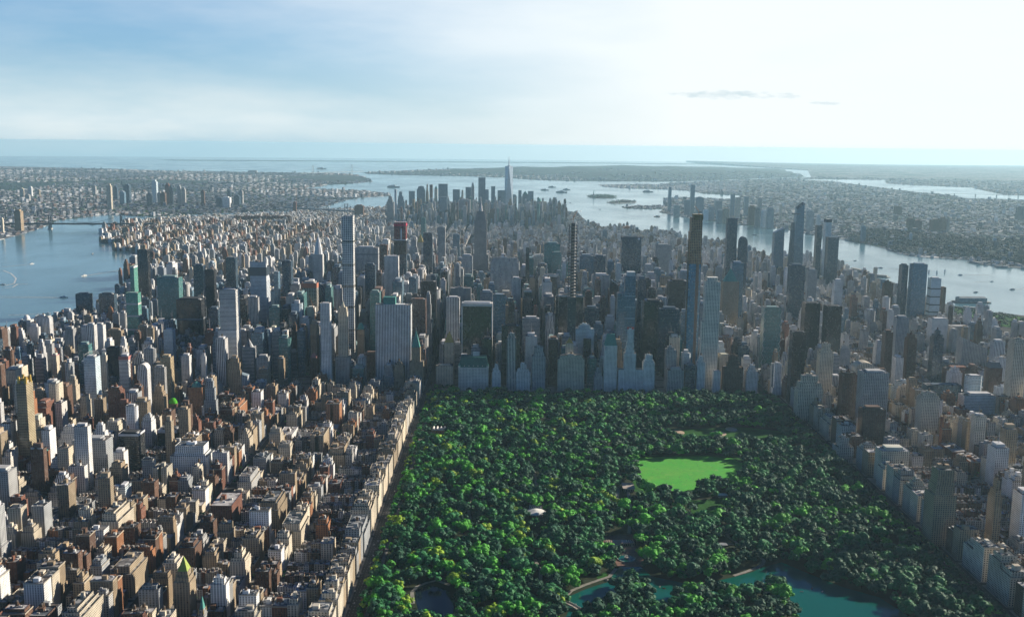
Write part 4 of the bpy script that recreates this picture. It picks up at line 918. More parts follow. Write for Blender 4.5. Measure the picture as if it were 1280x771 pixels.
# pointed limestone tower
x0, x1, h = frame_of(422, 435, 377, 20, 20); w_2 = (x1-x0)/2; bx = fit(419, 439, 446, 14, 30)
b = Bld(sty('cream'), plain((.4, .38, .33))); e = Hh(428, 390, 20)
b.rect(bx[0]-(x0+x1)/2, -16, bx[1]-(x0+x1)/2, 12, 0, bx[2]-BASE, st=sty('grey')); b.rect(-w_2, -10, w_2, 10, 0, e); b.rect(-w_2+2, -8, w_2-2, 8, e-1, Hh(428, 384, 20)); b.mb('spire_roof').cone(0, 0, Hh(428, 384, 20)-1, h, w_2*.5, 1, 8, plain((.5, .46, .36)))
for s in (-1, 1):
    for q in (-1, 1): b.mb('pinnacle').cone(s*(w_2-1.4), q*8.6, e-1, e+9, 1.3, .1, 6, plain((.5, .46, .36)))
FOOT.append((bx[0], 10, bx[1], 42)); b.place(AT, 'slim limestone tower with pinnacled pointed top on grey base', 'apartment tower', (x0+x1)/2, 30)
# silver tower with the wedge roof
x0, x1, h = frame_of(312, 337, 327, 461, 46); w_2 = (x1-x0)/2; b = Bld(((.58, .61, .64), (.16, .21, .26), (4, 3.9, 1.0), (.42, 0, 1)), plain((.5, .5, .5)))
e = Hh(325, 352, 461); b.mb('wall').prism(rectP(-w_2, -23, w_2, 23), 0, e, b.st, top=False)
b.mb('dark_band').prism(rectP(-w_2-.2, -23.2, w_2+.2, 23.2), Hh(325, 345, 461), Hh(325, 334, 461), plain((.05, .07, .09), .8), top=False)
m = b.mb('crown'); S = plain((.62, .65, .68))
m.face([(-w_2, -23, e), (w_2, -23, e), (w_2, -23, h), (-w_2, -23, h)], [(0, e), (2*w_2, e), (2*w_2, h), (0, h)], b.st)
m.face([(-w_2, -23, h), (w_2, -23, h), (w_2, 23, e), (-w_2, 23, e)], None, S); m.face([(w_2, -23, e), (w_2, 23, e), (w_2, -23, h)], None, S); m.face([(-w_2, 23, e), (-w_2, -23, e), (-w_2, -23, h)], None, S)
b.place(OT, 'tall silver tower with dark band and wedge top, left of centre', 'office tower', (x0+x1)/2, 484)
# needle spired crown tower
x0, x1, h = frame_of(391, 405, 318, 1344, 34); cxm = (x0+x1)/2; w_2 = (x1-x0)/2; b = Bld(sty('whitepiers'), plain((.3, .3, .3)))
lo = fit(382, 407, 352, 1340, 40); b.rect(lo[0]-cxm, -20, lo[1]-cxm, 20, 0, lo[2]-BASE); b.rect(-w_2, -15, w_2, 15, 0, h)
zt = h; m = b.mb('spire')
for k, (r0, zz) in enumerate(((.9, 309), (.66, 303), (.44, 298), (.2, 293), (.07, 288))):
    z1 = Hh(397, zz, 1344); r1 = (.66, .44, .2, .07, .02)[k]; m.cone(0, 0, zt-1, z1, w_2*r0, w_2*r1, 10, plain((.5, .52, .54), .6)); zt = z1
b.place(OT, 'far white tower tapering into a needle spire left of gridded needle', 'office tower', cxm, 1361)
# mast tower
Y = 2050; x0, x1, h = frame_of(593, 609, 266, Y, 40); cxm = (x0+x1)/2; w_2 = (x1-x0)/2; b = Bld(((.34, .335, .33), (.05, .06, .07), (3.2, 3.7, .42), (1, 0, 2)), plain((.3, .3, .3)))
lo = fit(589, 613, 338, Y-6, 60); b.rect(lo[0]-cxm, -30, lo[1]-cxm, 30, 0, lo[2]-BASE); lo = fit(591, 611, 318, Y, 50); b.rect(lo[0]-cxm, -24, lo[1]-cxm, 24, 0, lo[2]-BASE)
b.rect(-w_2, -20, w_2, 20, 0, Hh(600, 275, Y)); b.rect(-w_2*.82, -17, w_2*.82, 17, 0, Hh(600, 268, Y)); b.rect(-w_2*.64, -14, w_2*.64, 14, 0, Hh(600, 264, Y))
m = b.mb('mooring_mast'); P_ = plain((.42, .43, .44)); m.cone(0, 0, Hh(600, 265, Y), Hh(600, 261, Y), 9, 8, 12, P_); m.cone(0, 0, Hh(600, 261, Y), Hh(600, 255, Y), 6, 4, 12, P_); m.cone(0, 0, Hh(600, 255, Y), Hh(600, 253.5, Y), 4, 1, 12, P_)
b.mb('antenna').cone(0, 0, Hh(600, 254, Y), Hh(600, 246, Y), 2.4, .8, 6, P_)
b.place(OT, 'grey stepped tower with mooring mast, right of centre left', 'office tower', cxm, Y+20)
# tallest downtown tower: square base turning to an octagonal twist of triangles
Y = 6675; xl = at(629.5, 208, Y)[0]; xr = at(643, 208, Y)[0]; h = Hh(637, 208, Y); cxm = (xl+xr)/2; w_2 = (xr-xl)/2*.76; FOOT.append((xl-20, Y-20, xr+20, Y+80))
A = ((.55, .60, .64), (.35, .42, .48), (4, 4, .9), (.85, .5, 1)); b = Bld(A, plain((.3, .3, .3))); b.mb('wall').prism(rectP(-w_2, -w_2, w_2, w_2), 0, 56, A, top=False)
bot = [(-w_2, -w_2, 56), (w_2, -w_2, 56), (w_2, w_2, 56), (-w_2, w_2, 56)]; q = w_2*.98; tp = [(0, -q, h), (q, 0, h), (0, q, h), (-q, 0, h)]
for i in range(4):
    j = (i+1) % 4; L = 2*w_2
    b.mb('wall').face([bot[i], bot[j], tp[i]], [(0, 56), (L, 56), (L/2, h)], A); b.mb('wall').face([tp[i], bot[j], tp[j]], [(0, h), (L/2, 56), (L, h)], A)
b.mb('roof').face(tp, None, plain((.3, .3, .3))); b.mb('communication_ring').cone(0, 0, h, h+6, 14, 14, 16, plain((.6, .6, .6)))
b.mb('antenna').cone(0, 0, h, Hh(637, 196, Y), 5, 1.6, 8, plain((.55, .57, .6)))
b.place(OT, 'tallest downtown tower with tapering facets and white antenna', 'office tower', cxm, Y+w_2)
# unfinished red topped tower
Y = 1330; x0, x1, h = frame_of(492, 509, 278, Y, 50); w_2 = (x1-x0)/2; b = Bld(sty('concrete'), plain((.2, .2, .2))); N = sty('blackglass')
hz = [Hh(500, q_, Y) for q_ in (345, 318, 300, 286)]; b.tier(rectP(-w_2*1.12, -26, w_2*1.12, 26), 0, hz[0], st=sty('whitepiers'), P1=rectP(-w_2, -24, w_2, 24))
b.rect(-w_2, -24, w_2, 24, hz[0]-1, hz[1], st=sty('navy')); b.rect(-w_2, -24, w_2, 24, hz[1], hz[2], st=N)
b.mb('bare_steel_frame').prism(rectP(-w_2*.96, -23, w_2*.96, 23), hz[2], h, ((.25, .05, .05), (.03, .02, .02), (8, 4.2, .7), (.7, 0, 3)), top=True)
b.mb('white_hoist_strip').box(w_2*.1, -25.6, hz[2], w_2*.35, -24.1, hz[3], plain((.6, .6, .6)))
b.mb('red_netting').prism(rectP(-w_2*1.01, -24.6, w_2*1.01, 24.6), h-14, h-5, plain((.45, .04, .08)), top=False)
b.mb('belt').prism(rectP(-w_2-.4, -24.4, w_2+.4, 24.4), hz[2]-2, hz[2]+2, plain((.6, .6, .6)), top=False)
b.place(OT, 'unfinished dark tower with red netting around its top', 'office tower', (x0+x1)/2, Y+25)
# unfinished lattice needle
Y = 168; x0, x1, h = frame_of(711, 722, 279, Y, 26); w_2 = (x1-x0)/2; cxm = (x0+x1)/2; b = Bld(((.10, .10, .10), (.03, .045, .06), (3, 4.3, .7), (.8, 0, 1)), plain((.2, .2, .2)))
zg = Hh(716, 372, Y); b.rect(-w_2, -13, w_2, 13, 0, zg)
core = b.mb('concrete_core'); core.box(-w_2*.42, -7, zg-1, w_2*.42, 7, h, ((.17, .16, .14), (.03, .03, .03), (3, 4.5, .5), (.5, 0, 3)))
fs = b.mb('floor_slabs'); z = zg; k = 0
while z < h-3:
    fs.box(-w_2, -13, z, w_2, 13, z+.9, plain((.34, .33, .31)), True); z += 8.4; k += 1
cl_ = b.mb('column')
for s in (-1, -.33, .33, 1):
    for q_ in (-1, 1): cl_.box(s*(w_2-.8)-.6, q_*12-.6, zg, s*(w_2-.8)+.6, q_*12+.6, h-4, plain((.12, .11, .10)))
b.mb('white_terracotta_strip').box(w_2+.05, -8, 0, w_2+.6, 8, zg, plain((.20, .19, .17)))
b.place(AT, 'unfinished open-floored needle tower above the park front', 'apartment tower', cxm, Y+13)
def crane(label, x, y, z, tall, jib, az, el, back=14):
    t = tag(empty('tower_crane', x, y, z), label, 'crane'); m = MB(); A = plain((.35, .16, .06))
    for a, c_ in ((-1, -1), (1, -1), (1, 1), (-1, 1)): m.bar((a*1.1, c_*1.1, 0), (a*1.1, c_*1.1, tall), .28, A)
    k = 0
    while k < tall-2.4: m.bar((-1.1, -1.1, k), (1.1, -1.1, k+2.4), .14, A); m.bar((1.1, 1.1, k), (1.1, -1.1, k+2.4), .14, A); m.bar((-1.1, 1.1, k), (-1.1, -1.1, k+2.4), .14, A); k += 2.4
    m.build('mast', m_fac, t)
    m = MB(); dx, dy, dz = math.sin(az)*math.cos(el), math.cos(az)*math.cos(el), math.sin(el); p0 = (0, 0, tall+1)
    tip = (dx*jib, dy*jib, tall+1+dz*jib); m.bar(p0, tip, .55, A, 4); up = (dx*jib*.95, dy*jib*.95, tall+2.6+dz*jib*.95); m.bar((0, 0, tall+3), up, .3, A)
    m.build('jib', m_fac, t); m = MB(); m.bar(p0, (-dx*back, -dy*back, tall+1.4), .6, A); m.box(-dx*back-2, -dy*back-2, tall-1.5, -dx*back+2, -dy*back+2, tall+2, plain((.3, .3, .3)), True); m.build('counterweight', m_fac, t)
    m = MB(); m.box(-1.6, -1.6, tall-1.5, 1.6, 1.6, tall+1.6, plain((.45, .4, .3)), True); m.build('cab', m_fac, t); m = MB(); m.bar((0, 0, tall+1), (0, 0, tall+9), .3, A); m.bar((0, 0, tall+9), tip, .1, A); m.build('tie_frame', m_fac, t)
    return t
crane('luffing crane raised over the unfinished lattice needle', cxm, Y+13, h+BASE+drop(cxm, Y)-.5, 10, 26, math.radians(50), math.radians(55))
# cream gridded tower
Y = 60; x0, x1, h = frame_of(880, 901, 349, Y, 28); w_2 = (x1-x0)/2; A = ((.76, .72, .63), (.05, .055, .06), (4.0, 3.6, .5), (.62, 0, 3)); b = Bld(A, plain((.4, .38, .33)))
b.rect(-w_2, -14, w_2, 14, 0, h-6); b.rect(-w_2-5, -10, -w_2+.5, 12, 0, Hh(880, 402, Y)); b.mb('crown').box(-w_2*.7, -10, h-7, w_2*.7, 10, h+4, A)
for s in (-.9, -.45, 0, .45, .9): b.mb('finial').box(s*(w_2-1)-.6, -14.5, h-12, s*(w_2-1)+.6, -14.002, h-2, plain((.6, .56, .48)))
b.place(AT, 'tall cream stone gridded tower right of the unfinished giant', 'apartment tower', (x0+x1)/2, Y+14)
# unfinished giant
Y = 150; x0, x1, h = frame_of(861, 879, 268, Y, 34); w_2 = (x1-x0)/2; cxm = (x0+x1)/2; zb = Hh(870, 330, Y); A = ((.12, .24, .34), (.02, .13, .24), (2.8, 4, .92), (.86, 0, 1)); b = Bld(A, plain((.2, .2, .2)))
b.rect(-w_2, -17, w_2, 17, 0, zb); b.mb('brown_strip').box(w_2*.15, -17.4, 0, w_2*.62, -17.003, zb, plain((.16, .12, .10)))
R_ = ((.46, .28, .16), (.05, .035, .025), (4.5, 4.2, .66), (.62, 0, 2)); b.mb('bare_concrete_floors').prism(rectP(-w_2*.98, -16.4, w_2*.98, 16.4), zb, Hh(870, 290, Y), R_, top=True)
b.mb('bare_concrete_floors').prism(rectP(-w_2*.82, -15, w_2*.98, 16), Hh(870, 290, Y), Hh(872, 272, Y), R_, top=True)
b.mb('formwork').prism(rectP(-w_2*.45, -16, w_2*1.05, 15.5), Hh(872, 275, Y), h, ((.22, .16, .05), (.03, .03, .02), (3, 3, .5), (.6, 0, 1)), top=True)
hs = b.mb('hoist'); hs.box(-w_2-2.4, -6, 0, -w_2-.05, -3, Hh(866, 300, Y), ((.3, .2, .1), (.04, .03, .02), (2, 4, .6), (.7, 0, 1)))
b.place(AT, 'tallest unfinished tower, blue glass below and bare concrete above', 'apartment tower', cxm, Y+17)
crane('small crane on top of the tallest unfinished tower', cxm+6, Y+12, h+BASE+drop(cxm, Y)-.5, 7, 16, math.radians(-60), math.radians(50), 8)
# blue stepped glass tower
Y = 136; A = sty('blue'); x0, x1, h = frame_of(780, 795, 344, Y, 34); cxm = (x0+x1)/2; w_2 = (x1-x0)/2; b = Bld(A, plain((.3, .3, .3)))
b.rect(-w_2, -17, w_2, 17, 0, h-3); q_ = fit(771, 784, 367, Y, 30); b.rect(q_[0]-cxm, -14, -w_2+.5, 16, 0, q_[2]-BASE); b.mb('crown').box(-w_2*.6, -15, h-4, w_2*.9, 12, h+8, plain((.45, .5, .52)))
for zz in range(370, 440, 14): b.mb('light_floor_band').prism(rectP(-w_2-.3, -17.3, w_2+.3, 17.3), Hh(787, zz, Y)-1, Hh(787, zz, Y)+1, plain((.3, .42, .48)), top=False)
FOOT.append((q_[0], Y, x0, Y+34)); b.place(AT, 'blue stepped glass tower above the wedding cake hotel', 'apartment tower', cxm, Y+17)
# white framed black tower, with the sloping foot
Y = 150; x0, x1, h = frame_of(577, 616, 379, Y, 30); w_2 = (x1-x0)/2; b = Bld(sty('blackglass'), plain((.3, .3, .3)))
K = ((.06, .06, .065), (.010, .012, .015), (2.4, 4, .94), (.94, 0, 1)); S = plain((.62, .61, .57)); zf = 62
b.mb('dark_glass_face').prism(rectP(-w_2+3, -14.6, w_2-3, -14), zf, h-8, K, top=False)
m = b.mb('dark_glass_face')
for k in range(6):
    t0, t1 = k/6, (k+1)/6; y0_, y1_ = -14.6-18*(1-t0)**2, -14.6-18*(1-t1)**2; m.face([(-w_2+3, y0_, zf*t0), (w_2-3, y0_, zf*t0), (w_2-3, y1_, zf*t1), (-w_2+3, y1_, zf*t1)], [(0, zf*t0), (w_2*2-6, zf*t0), (w_2*2-6, zf*t1), (0, zf*t1)], K)
m = b.mb('white_frame'); m.box(-w_2, -15, 0, -w_2+3, 15, h, S); m.box(w_2-3, -15, 0, w_2, 15, h, S); m.box(-w_2+3, -15, h-8, w_2-3, 15, h-.2, S); b.mb('wall').box(-w_2+3, -13.8, 0, w_2-3, 14.8, h-8.1, K)
b.mb('rooftop_letters_rail').box(-w_2+6, -6, h-.2, w_2-6, 6, h+3, plain((.7, .7, .68)))
b.place(OT, 'black glass tower in a white frame above the green roofed hotel', 'office tower', (x0+x1)/2, Y+15)
# green roofed palace hotel
Y = 20; x0, x1, h = frame_of(573, 611, 459, Y, 44); w_2 = (x1-x0)/2; b = Bld(((.68, .66, .60), (.05, .06, .07), (3.7, 3.7, .42), (.55, 0, 1)), plain((.3, .32, .3)))
P = rectP(-w_2, -22, w_2, 22); b.mb('wall').prism(P, 0, h, b.st, top=False); zt = Hh(592, 447, Y)
b.mb('mansard_roof').prism(P, h, zt, plain((.1, .28, .24)), True, rectP(-w_2+6, -16, w_2-6, 16))
for k in range(7): xx = -w_2+4+k*(2*w_2-8)/6; b.mb('dormer').box(xx-1, -21.4, h+.1, xx+1, -17.5, h+5, plain((.60, .58, .52)))
for s in (-1, 1): b.mb('corner_turret').cone(s*(w_2-2), -20, h-1, h+4, 3.4, 3.2, 10, plain((.64, .62, .56))); b.mb('corner_turret').cone(s*(w_2-2), -20, h+4, h+11, 3.4, .2, 10, plain((.1, .28, .24)))
b.mb('penthouse').box(-2, 0, zt-.5, 14, 8, Hh(592, 442, Y), plain((.6, .6, .58)))
b.place('hotel', 'wide white hotel with green mansard roof facing the park', 'hotel', (x0+x1)/2, Y+22, mats={'mansard_roof': simple('verdigris_roof', (.05, .17, .14), .7, 0, .3)})
# pale slab's green cabin, the penthouse is its own part
rt, q_ = ROOTS['broad pale ribbed slab left of the park corner']; m = MB(); hh_ = q_[4]; zc = Hh(487, 372, 40)
m.box(-(q_[1]-q_[0])*.28, -9, hh_-.8, (q_[1]-q_[0])*.06, 9, zc, plain((.2, .4, .36))); m.build('green_roof_cabin', m_copper, rt)
# faceted pair's tall one with the observation wedge
Y = 2155; x0, x1, h = frame_of(990, 1007, 262, Y, 44); w_2 = (x1-x0)/2; cxm = (x0+x1)/2; A = sty('blue'); b = Bld(A, plain((.3, .3, .3))); m = b.mb('wall'); zt2 = Hh(1004, 253, Y); zl_ = Hh(990, 262, Y)
B0 = [(-w_2*1.45, -24), (w_2*1.05, -24), (w_2*1.05, 24), (-w_2*1.45, 24)]; T0 = [(-w_2*.45, -16, zl_), (w_2*.85, -16, zt2-6), (w_2*.85, 16, zt2), (-w_2*.45, 16, zl_+8)]
for i in range(4):
    j = (i+1) % 4; L = math.hypot(B0[j][0]-B0[i][0], B0[j][1]-B0[i][1]); m.face([B0[i]+(0,), B0[j]+(0,), T0[j], T0[i]], [(0, 0), (L, 0), (L, T0[j][2]), (0, T0[i][2])], A)
b.mb('roof').face(T0, None, plain((.05, .06, .07), .6)); zo = Hh(1000, 268, Y)
b.mb('observation_deck').prism([(-w_2*1.6, -27), (w_2*.1, -27), (w_2*.1, -12), (-w_2*.3, -12)], zo, zo+5, plain((.08, .1, .12), .7), bottom=True)
b.place(OT, 'tallest faceted tower with triangular deck, by the right river', 'office tower', cxm, Y+22)
x0, x1, h = frame_of(987, 995, 278, Y-70, 40); b = Bld(sty('navy'), plain((.2, .2, .2))); w_2 = (x1-x0)/2; b.tier(rectP(-w_2*1.5, -20, w_2, 20), 0, h, P1=rectP(-w_2*.4, -16, w_2*.6, 16))
b.place(OT, 'lower leaning companion left of the tallest faceted tower', 'office tower', (x0+x1)/2, Y-50)
# diamond corners on the teal tower
rt, q_ = ROOTS['teal tower with zigzag diamond corners']; W2 = (q_[1]-q_[0])/2; m = MB(); D2 = (q_[3]-q_[2])/2; z = 6; s = 1
while z < q_[4]-14:
    for cx_ in (-W2, W2): m.bar((cx_-3.5*s, -D2-.6, z), (cx_+3.5*s, -D2-.6, z+13), .6, plain((.6, .64, .64)))
    z += 13; s = -s
m.build('zigzag_frame', m_fac, rt)
# crown hoops of the pale glass tower, gilded crown of the banded tower
rt, q_ = ROOTS['pale glass tower with a hooped truss crown, upper left']; W2 = (q_[1]-q_[0])/2; D2 = 14; hh_ = q_[4]-1; m = MB()
for yy in (-D2+1, D2-1):
    for k in range(8):
        a0, a1 = math.pi*k/8, math.pi*(k+1)/8; m.bar((W2*.9*math.cos(a0), yy, hh_+9*math.sin(a0)), (W2*.9*math.cos(a1), yy, hh_+9*math.sin(a1)), .5, plain((.5, .52, .5)))
for k in range(1, 8): a0 = math.pi*k/8; m.bar((W2*.9*math.cos(a0), -D2+1, hh_+9*math.sin(a0)), (W2*.9*math.cos(a0), D2-1, hh_+9*math.sin(a0)), .35, plain((.5, .52, .5)))
m.build('truss_crown', m_fac, rt)
rt, q_ = ROOTS['tan banded round-cornered tower with gilded crown at far left edge']; W2 = (q_[1]-q_[0])/2; m = MB(); hh_ = q_[4]
for s in (-1, 1):
    for yy in (-9, 9): m.cone(s*W2*.7, yy, hh_-6, hh_+9, 3.4, 2.4, 8, PLAIN)
m.box(-W2*.5, -7, hh_-5, W2*.5, 7, hh_+5, PLAIN); m.build('gilded_crown', m_gold, rt)
rt, q_ = ROOTS['large dark blue square tower above centre right']; m = MB(); W2 = (q_[1]-q_[0])/2; m.box(W2*.62, -20.6, q_[4]-11, W2*.84, -20.2, q_[4]-4, plain((.8, .8, .85))); m.build('white_emblem', m_fac, rt)
rt, q_ = ROOTS['grey tower topped by a round drum, left']; m = MB(); m.cone(0, 0, q_[4]-1, q_[4]+8, 4.6, 4.6, 12, plain((.4, .4, .4))); m.cone(0, 0, q_[4]+8, q_[4]+8.4, 3, 3, 12, plain((.05, .05, .05))); m.build('drum', m_fac, rt)
rt, q_ = ROOTS['white stone wedding cake tower on park front with red letters frame']; m = MB(); m.box(-9, -1, q_[4]-1, 9, -.4, q_[4]+5, plain((.42, .07, .06))); m.build('red_sign_frame', m_fac, rt)
rt, q_ = ROOTS['black tower with curved white crown']; m = MB(); W2 = (q_[1]-q_[0])/2
for k in range(6):
    a0, a1 = math.pi/2*k/6, math.pi/2*(k+1)/6; m.bar((W2-2*W2*math.sin(a0)*.9, -12, q_[4]-14+14*math.sin(a0)*1.1), (W2-2*W2*math.sin(a1)*.9, -12, q_[4]-14+14*math.sin(a1)*1.1), 2.2, plain((.7, .7, .68)))
m.build('white_fin', m_fac, rt)
# rooftop lanterns of the tall twin topped house
rt, q_ = ROOTS['tall brown twin topped house on the shaded park front']; m = MB(); W2 = (q_[1]-q_[0])/2; m.box(-W2*.5, -4, q_[4]-1, -W2*.1, 4, q_[4]+6, plain((.36, .27, .18))); m.box(W2*.15, -4, q_[4]-1, W2*.5, 4, q_[4]+5, plain((.36, .27, .18))); m.build('lantern', m_fac, rt)
# orange hoist crane on the east side and the crane by the needle spire
g_ = ground(163, 500); crane('orange hoist crane beside red netted unfinished tower, left', g_[0]+8, g_[1]-6, BASE, 92, 34, math.radians(55), math.radians(50))
g_ = at(393, 352, 300); crane('pinkish crane leaning over the orange floored unfinished tower', g_[0], 300, BASE, 150, 50, math.radians(-50), math.radians(62))
# gothic spired block with green pointed roof and gold crested apartment tower, near left
for (pl, pr, top, base, dep, stn, ev, mt, lab) in (
    (215, 244, 700, 776, 26, 'tan', 716, simple('green_gold_roof', (.30, .40, .06), .6, 0, .4), 'olive gold tower with pointed green roof at lower left'),
    (246, 259, 748, 800, 16, 'grey', 763, m_copper, 'small grey turret with mint green roof at the bottom edge')):
    gy = ground((pl+pr)/2, base)[1]; x0, x1, h = frame_of(pl, pr, top, gy, dep); w_2 = (x1-x0)/2; b = Bld(sty(stn), plain((.2, .2, .15))); e = Hh((pl+pr)/2, ev, gy); d2 = dep/2
    b.rect(-w_2, -d2, w_2, d2, 0, e*.80); b.rect(-w_2*.82, -d2*.82, w_2*.82, d2*.82, 0, e*.9); b.rect(-w_2*.62, -d2*.62, w_2*.62, d2*.62, 0, e)
    b.mb('spire_roof').prism(rectP(-w_2*.6, -d2*.6, w_2*.6, d2*.6), e-.9, h, PLAIN, True, rectP(-.4, -.4, .4, .4))
    for s in (-1, 1):
        for q_ in (-1, 1): b.mb('pinnacle').cone(s*w_2*.72, q_*d2*.72, e*.9-1, e*.9+6, 1.2, .1, 6, plain((.4, .32, .16)))
    b.place(AT, lab, 'apartment tower', (x0+x1)/2, gy+d2, mats={'spire_roof': mt})
# lime green netted dome
g_ = ground(217, 514); m = MB()
for k in range(5):
    a0, a1 = math.pi/2*k/5, math.pi/2*(k+1)/5; m.cone(0, 0, 18+13*math.sin(a0), 18+13*math.sin(a1), 10*math.cos(a0), 10*math.cos(a1), 14, PLAIN)
rt = tag(empty('domed_hall', *g_), 'small hall with bright lime green domed roof, left', 'hall'); m.build('dome', m_lime, rt); m = MB(); m.box(-11, -11, 0, 11, 11, 18, sty('brown')); m.build('wall', m_fac, rt); FOOT.append((g_[0]-13, g_[1]-13, g_[0]+13, g_[1]+13))
# ------------------------------------------------------------------ the street grid
R0 = random.Random(5)
EAST = [(-169, -42), (-297, -189), (-443, -335), (-590, -459), (-800, -606), (-1011, -818), (-1212, -1028), (-1328, -1227)]
WEST = [(858, 1085), (1115, 1335), (1365, 1585), (1615, 1800)]
MIDW = [(-10, 248), (278, 528), (562, 806)]
FARE = [(-1530, -1350), (-1720, -1545), (-1910, -1735), (-2100, -1925), (-2290, -2115), (-2480, -2305), (-2670, -2495)]
LOW_W = [(1110, 1330), (1370, 1600), (1640, 1830)]
def ordn(n): return str(n)+('th' if 10 <= n % 100 <= 20 else {1: 'st', 2: 'nd', 3: 'rd'}.get(n % 10, 'th'))
def hits(x0, y0, x1, y1):
    for a, b, c, d in FOOT:
        if x0 < c and x1 > a and y0 < d and y1 > b: return True
    return False
LOTS = []; r_cap = random.Random(77)
# sight lines towards the towers that stand clear of the roofs around them: px from, px to, up to y, lowest row of roofs in front
KEEP = [(-70, 22, 3000, 408), (22, 68, 1500, 398), (68, 122, 1300, 388), (122, 205, 1400, 370), (584, 618, 2040, 340), (379, 412, 1330, 350), (774, 806, 1440, 340), (905, 937, 1500, 345), (984, 1010, 2100, 326), (1017, 1051, 2040, 336), (488, 512, 1320, 342), (424, 446, 200, 420), (708, 724, 160, 420), (858, 882, 140, 420), (878, 903, 50, 440), (1122, 1184, 330, 398), (1122, 1184, 1400, 392), (518, 560, 1480, 332), (900, 928, 800, 395)]
def lot(x0, y0, x1, y1, h, typ, stn, where):
    if x1-x0 < 4 or y1-y0 < 4: return
    cx, cy = (x0+x1)/2, (y0+y1)/2
    p0 = proj(cx, cy, 0); p1 = proj(cx, cy, h)
    if p1[0] < -70 or p1[0] > 1350 or p1[1] > 800 or cy < -1560: return
    if hits(x0, y0, x1, y1):
        return
    # keep the low mass of roofs under the measured skyline
    cap = 236
    if cy < 2400: cap = 318
    if cy < 1500: cap = 326 if 380 < p1[0] < 930 else 354
    if cy < 330: cap = 418 if 430 < p1[0] < 960 else 404
    if cy < 60: cap = 446 if p1[0] > 430 else 420
    if p1[0] > 1050 and cy > 0: cap = 425-cy*.05 if cy < 900 else 385-cy*.025
    for wl, wr, wy, wc in KEEP:
        if wl < p1[0] < wr and cy < wy: cap = max(cap, wc)
    if cy > 5300: cap = max(cap, 245+r_cap.uniform(0, 14))
    if p1[1] < cap:
        h = max(8, at(p1[0], cap+R0.uniform(0, 14), cy)[1])
    d2 = (cx-CAM[0])**2+(cy-CAM[1])**2
    LOTS.append(dict(x0=x0, y0=y0, x1=x1, y1=y1, h=h, t=typ, s=stn, w=where, k=math.hypot(x1-x0, y1-y0)*(h+12)/d2, seed=R0.randrange(1 << 30)))
def pick(r, *opts):
    v = r.random()*sum(o[1] for o in opts)
    for o, p in opts:
        v -= p
        if v <= 0: return o
    return opts[-1][0]
MAS_E = (('tan', 5), ('brown', 2.4), ('red', 1.4), ('cream', 4), ('grey', 2.2), ('white', 3.4), ('orange', 1.5))
MAS_M = (('tan', 2), ('brown', 1.6), ('red', .8), ('cream', 2), ('grey', 5), ('white', 5), ('greybands', 2), ('whitepiers', 1.5), ('blue', 1))
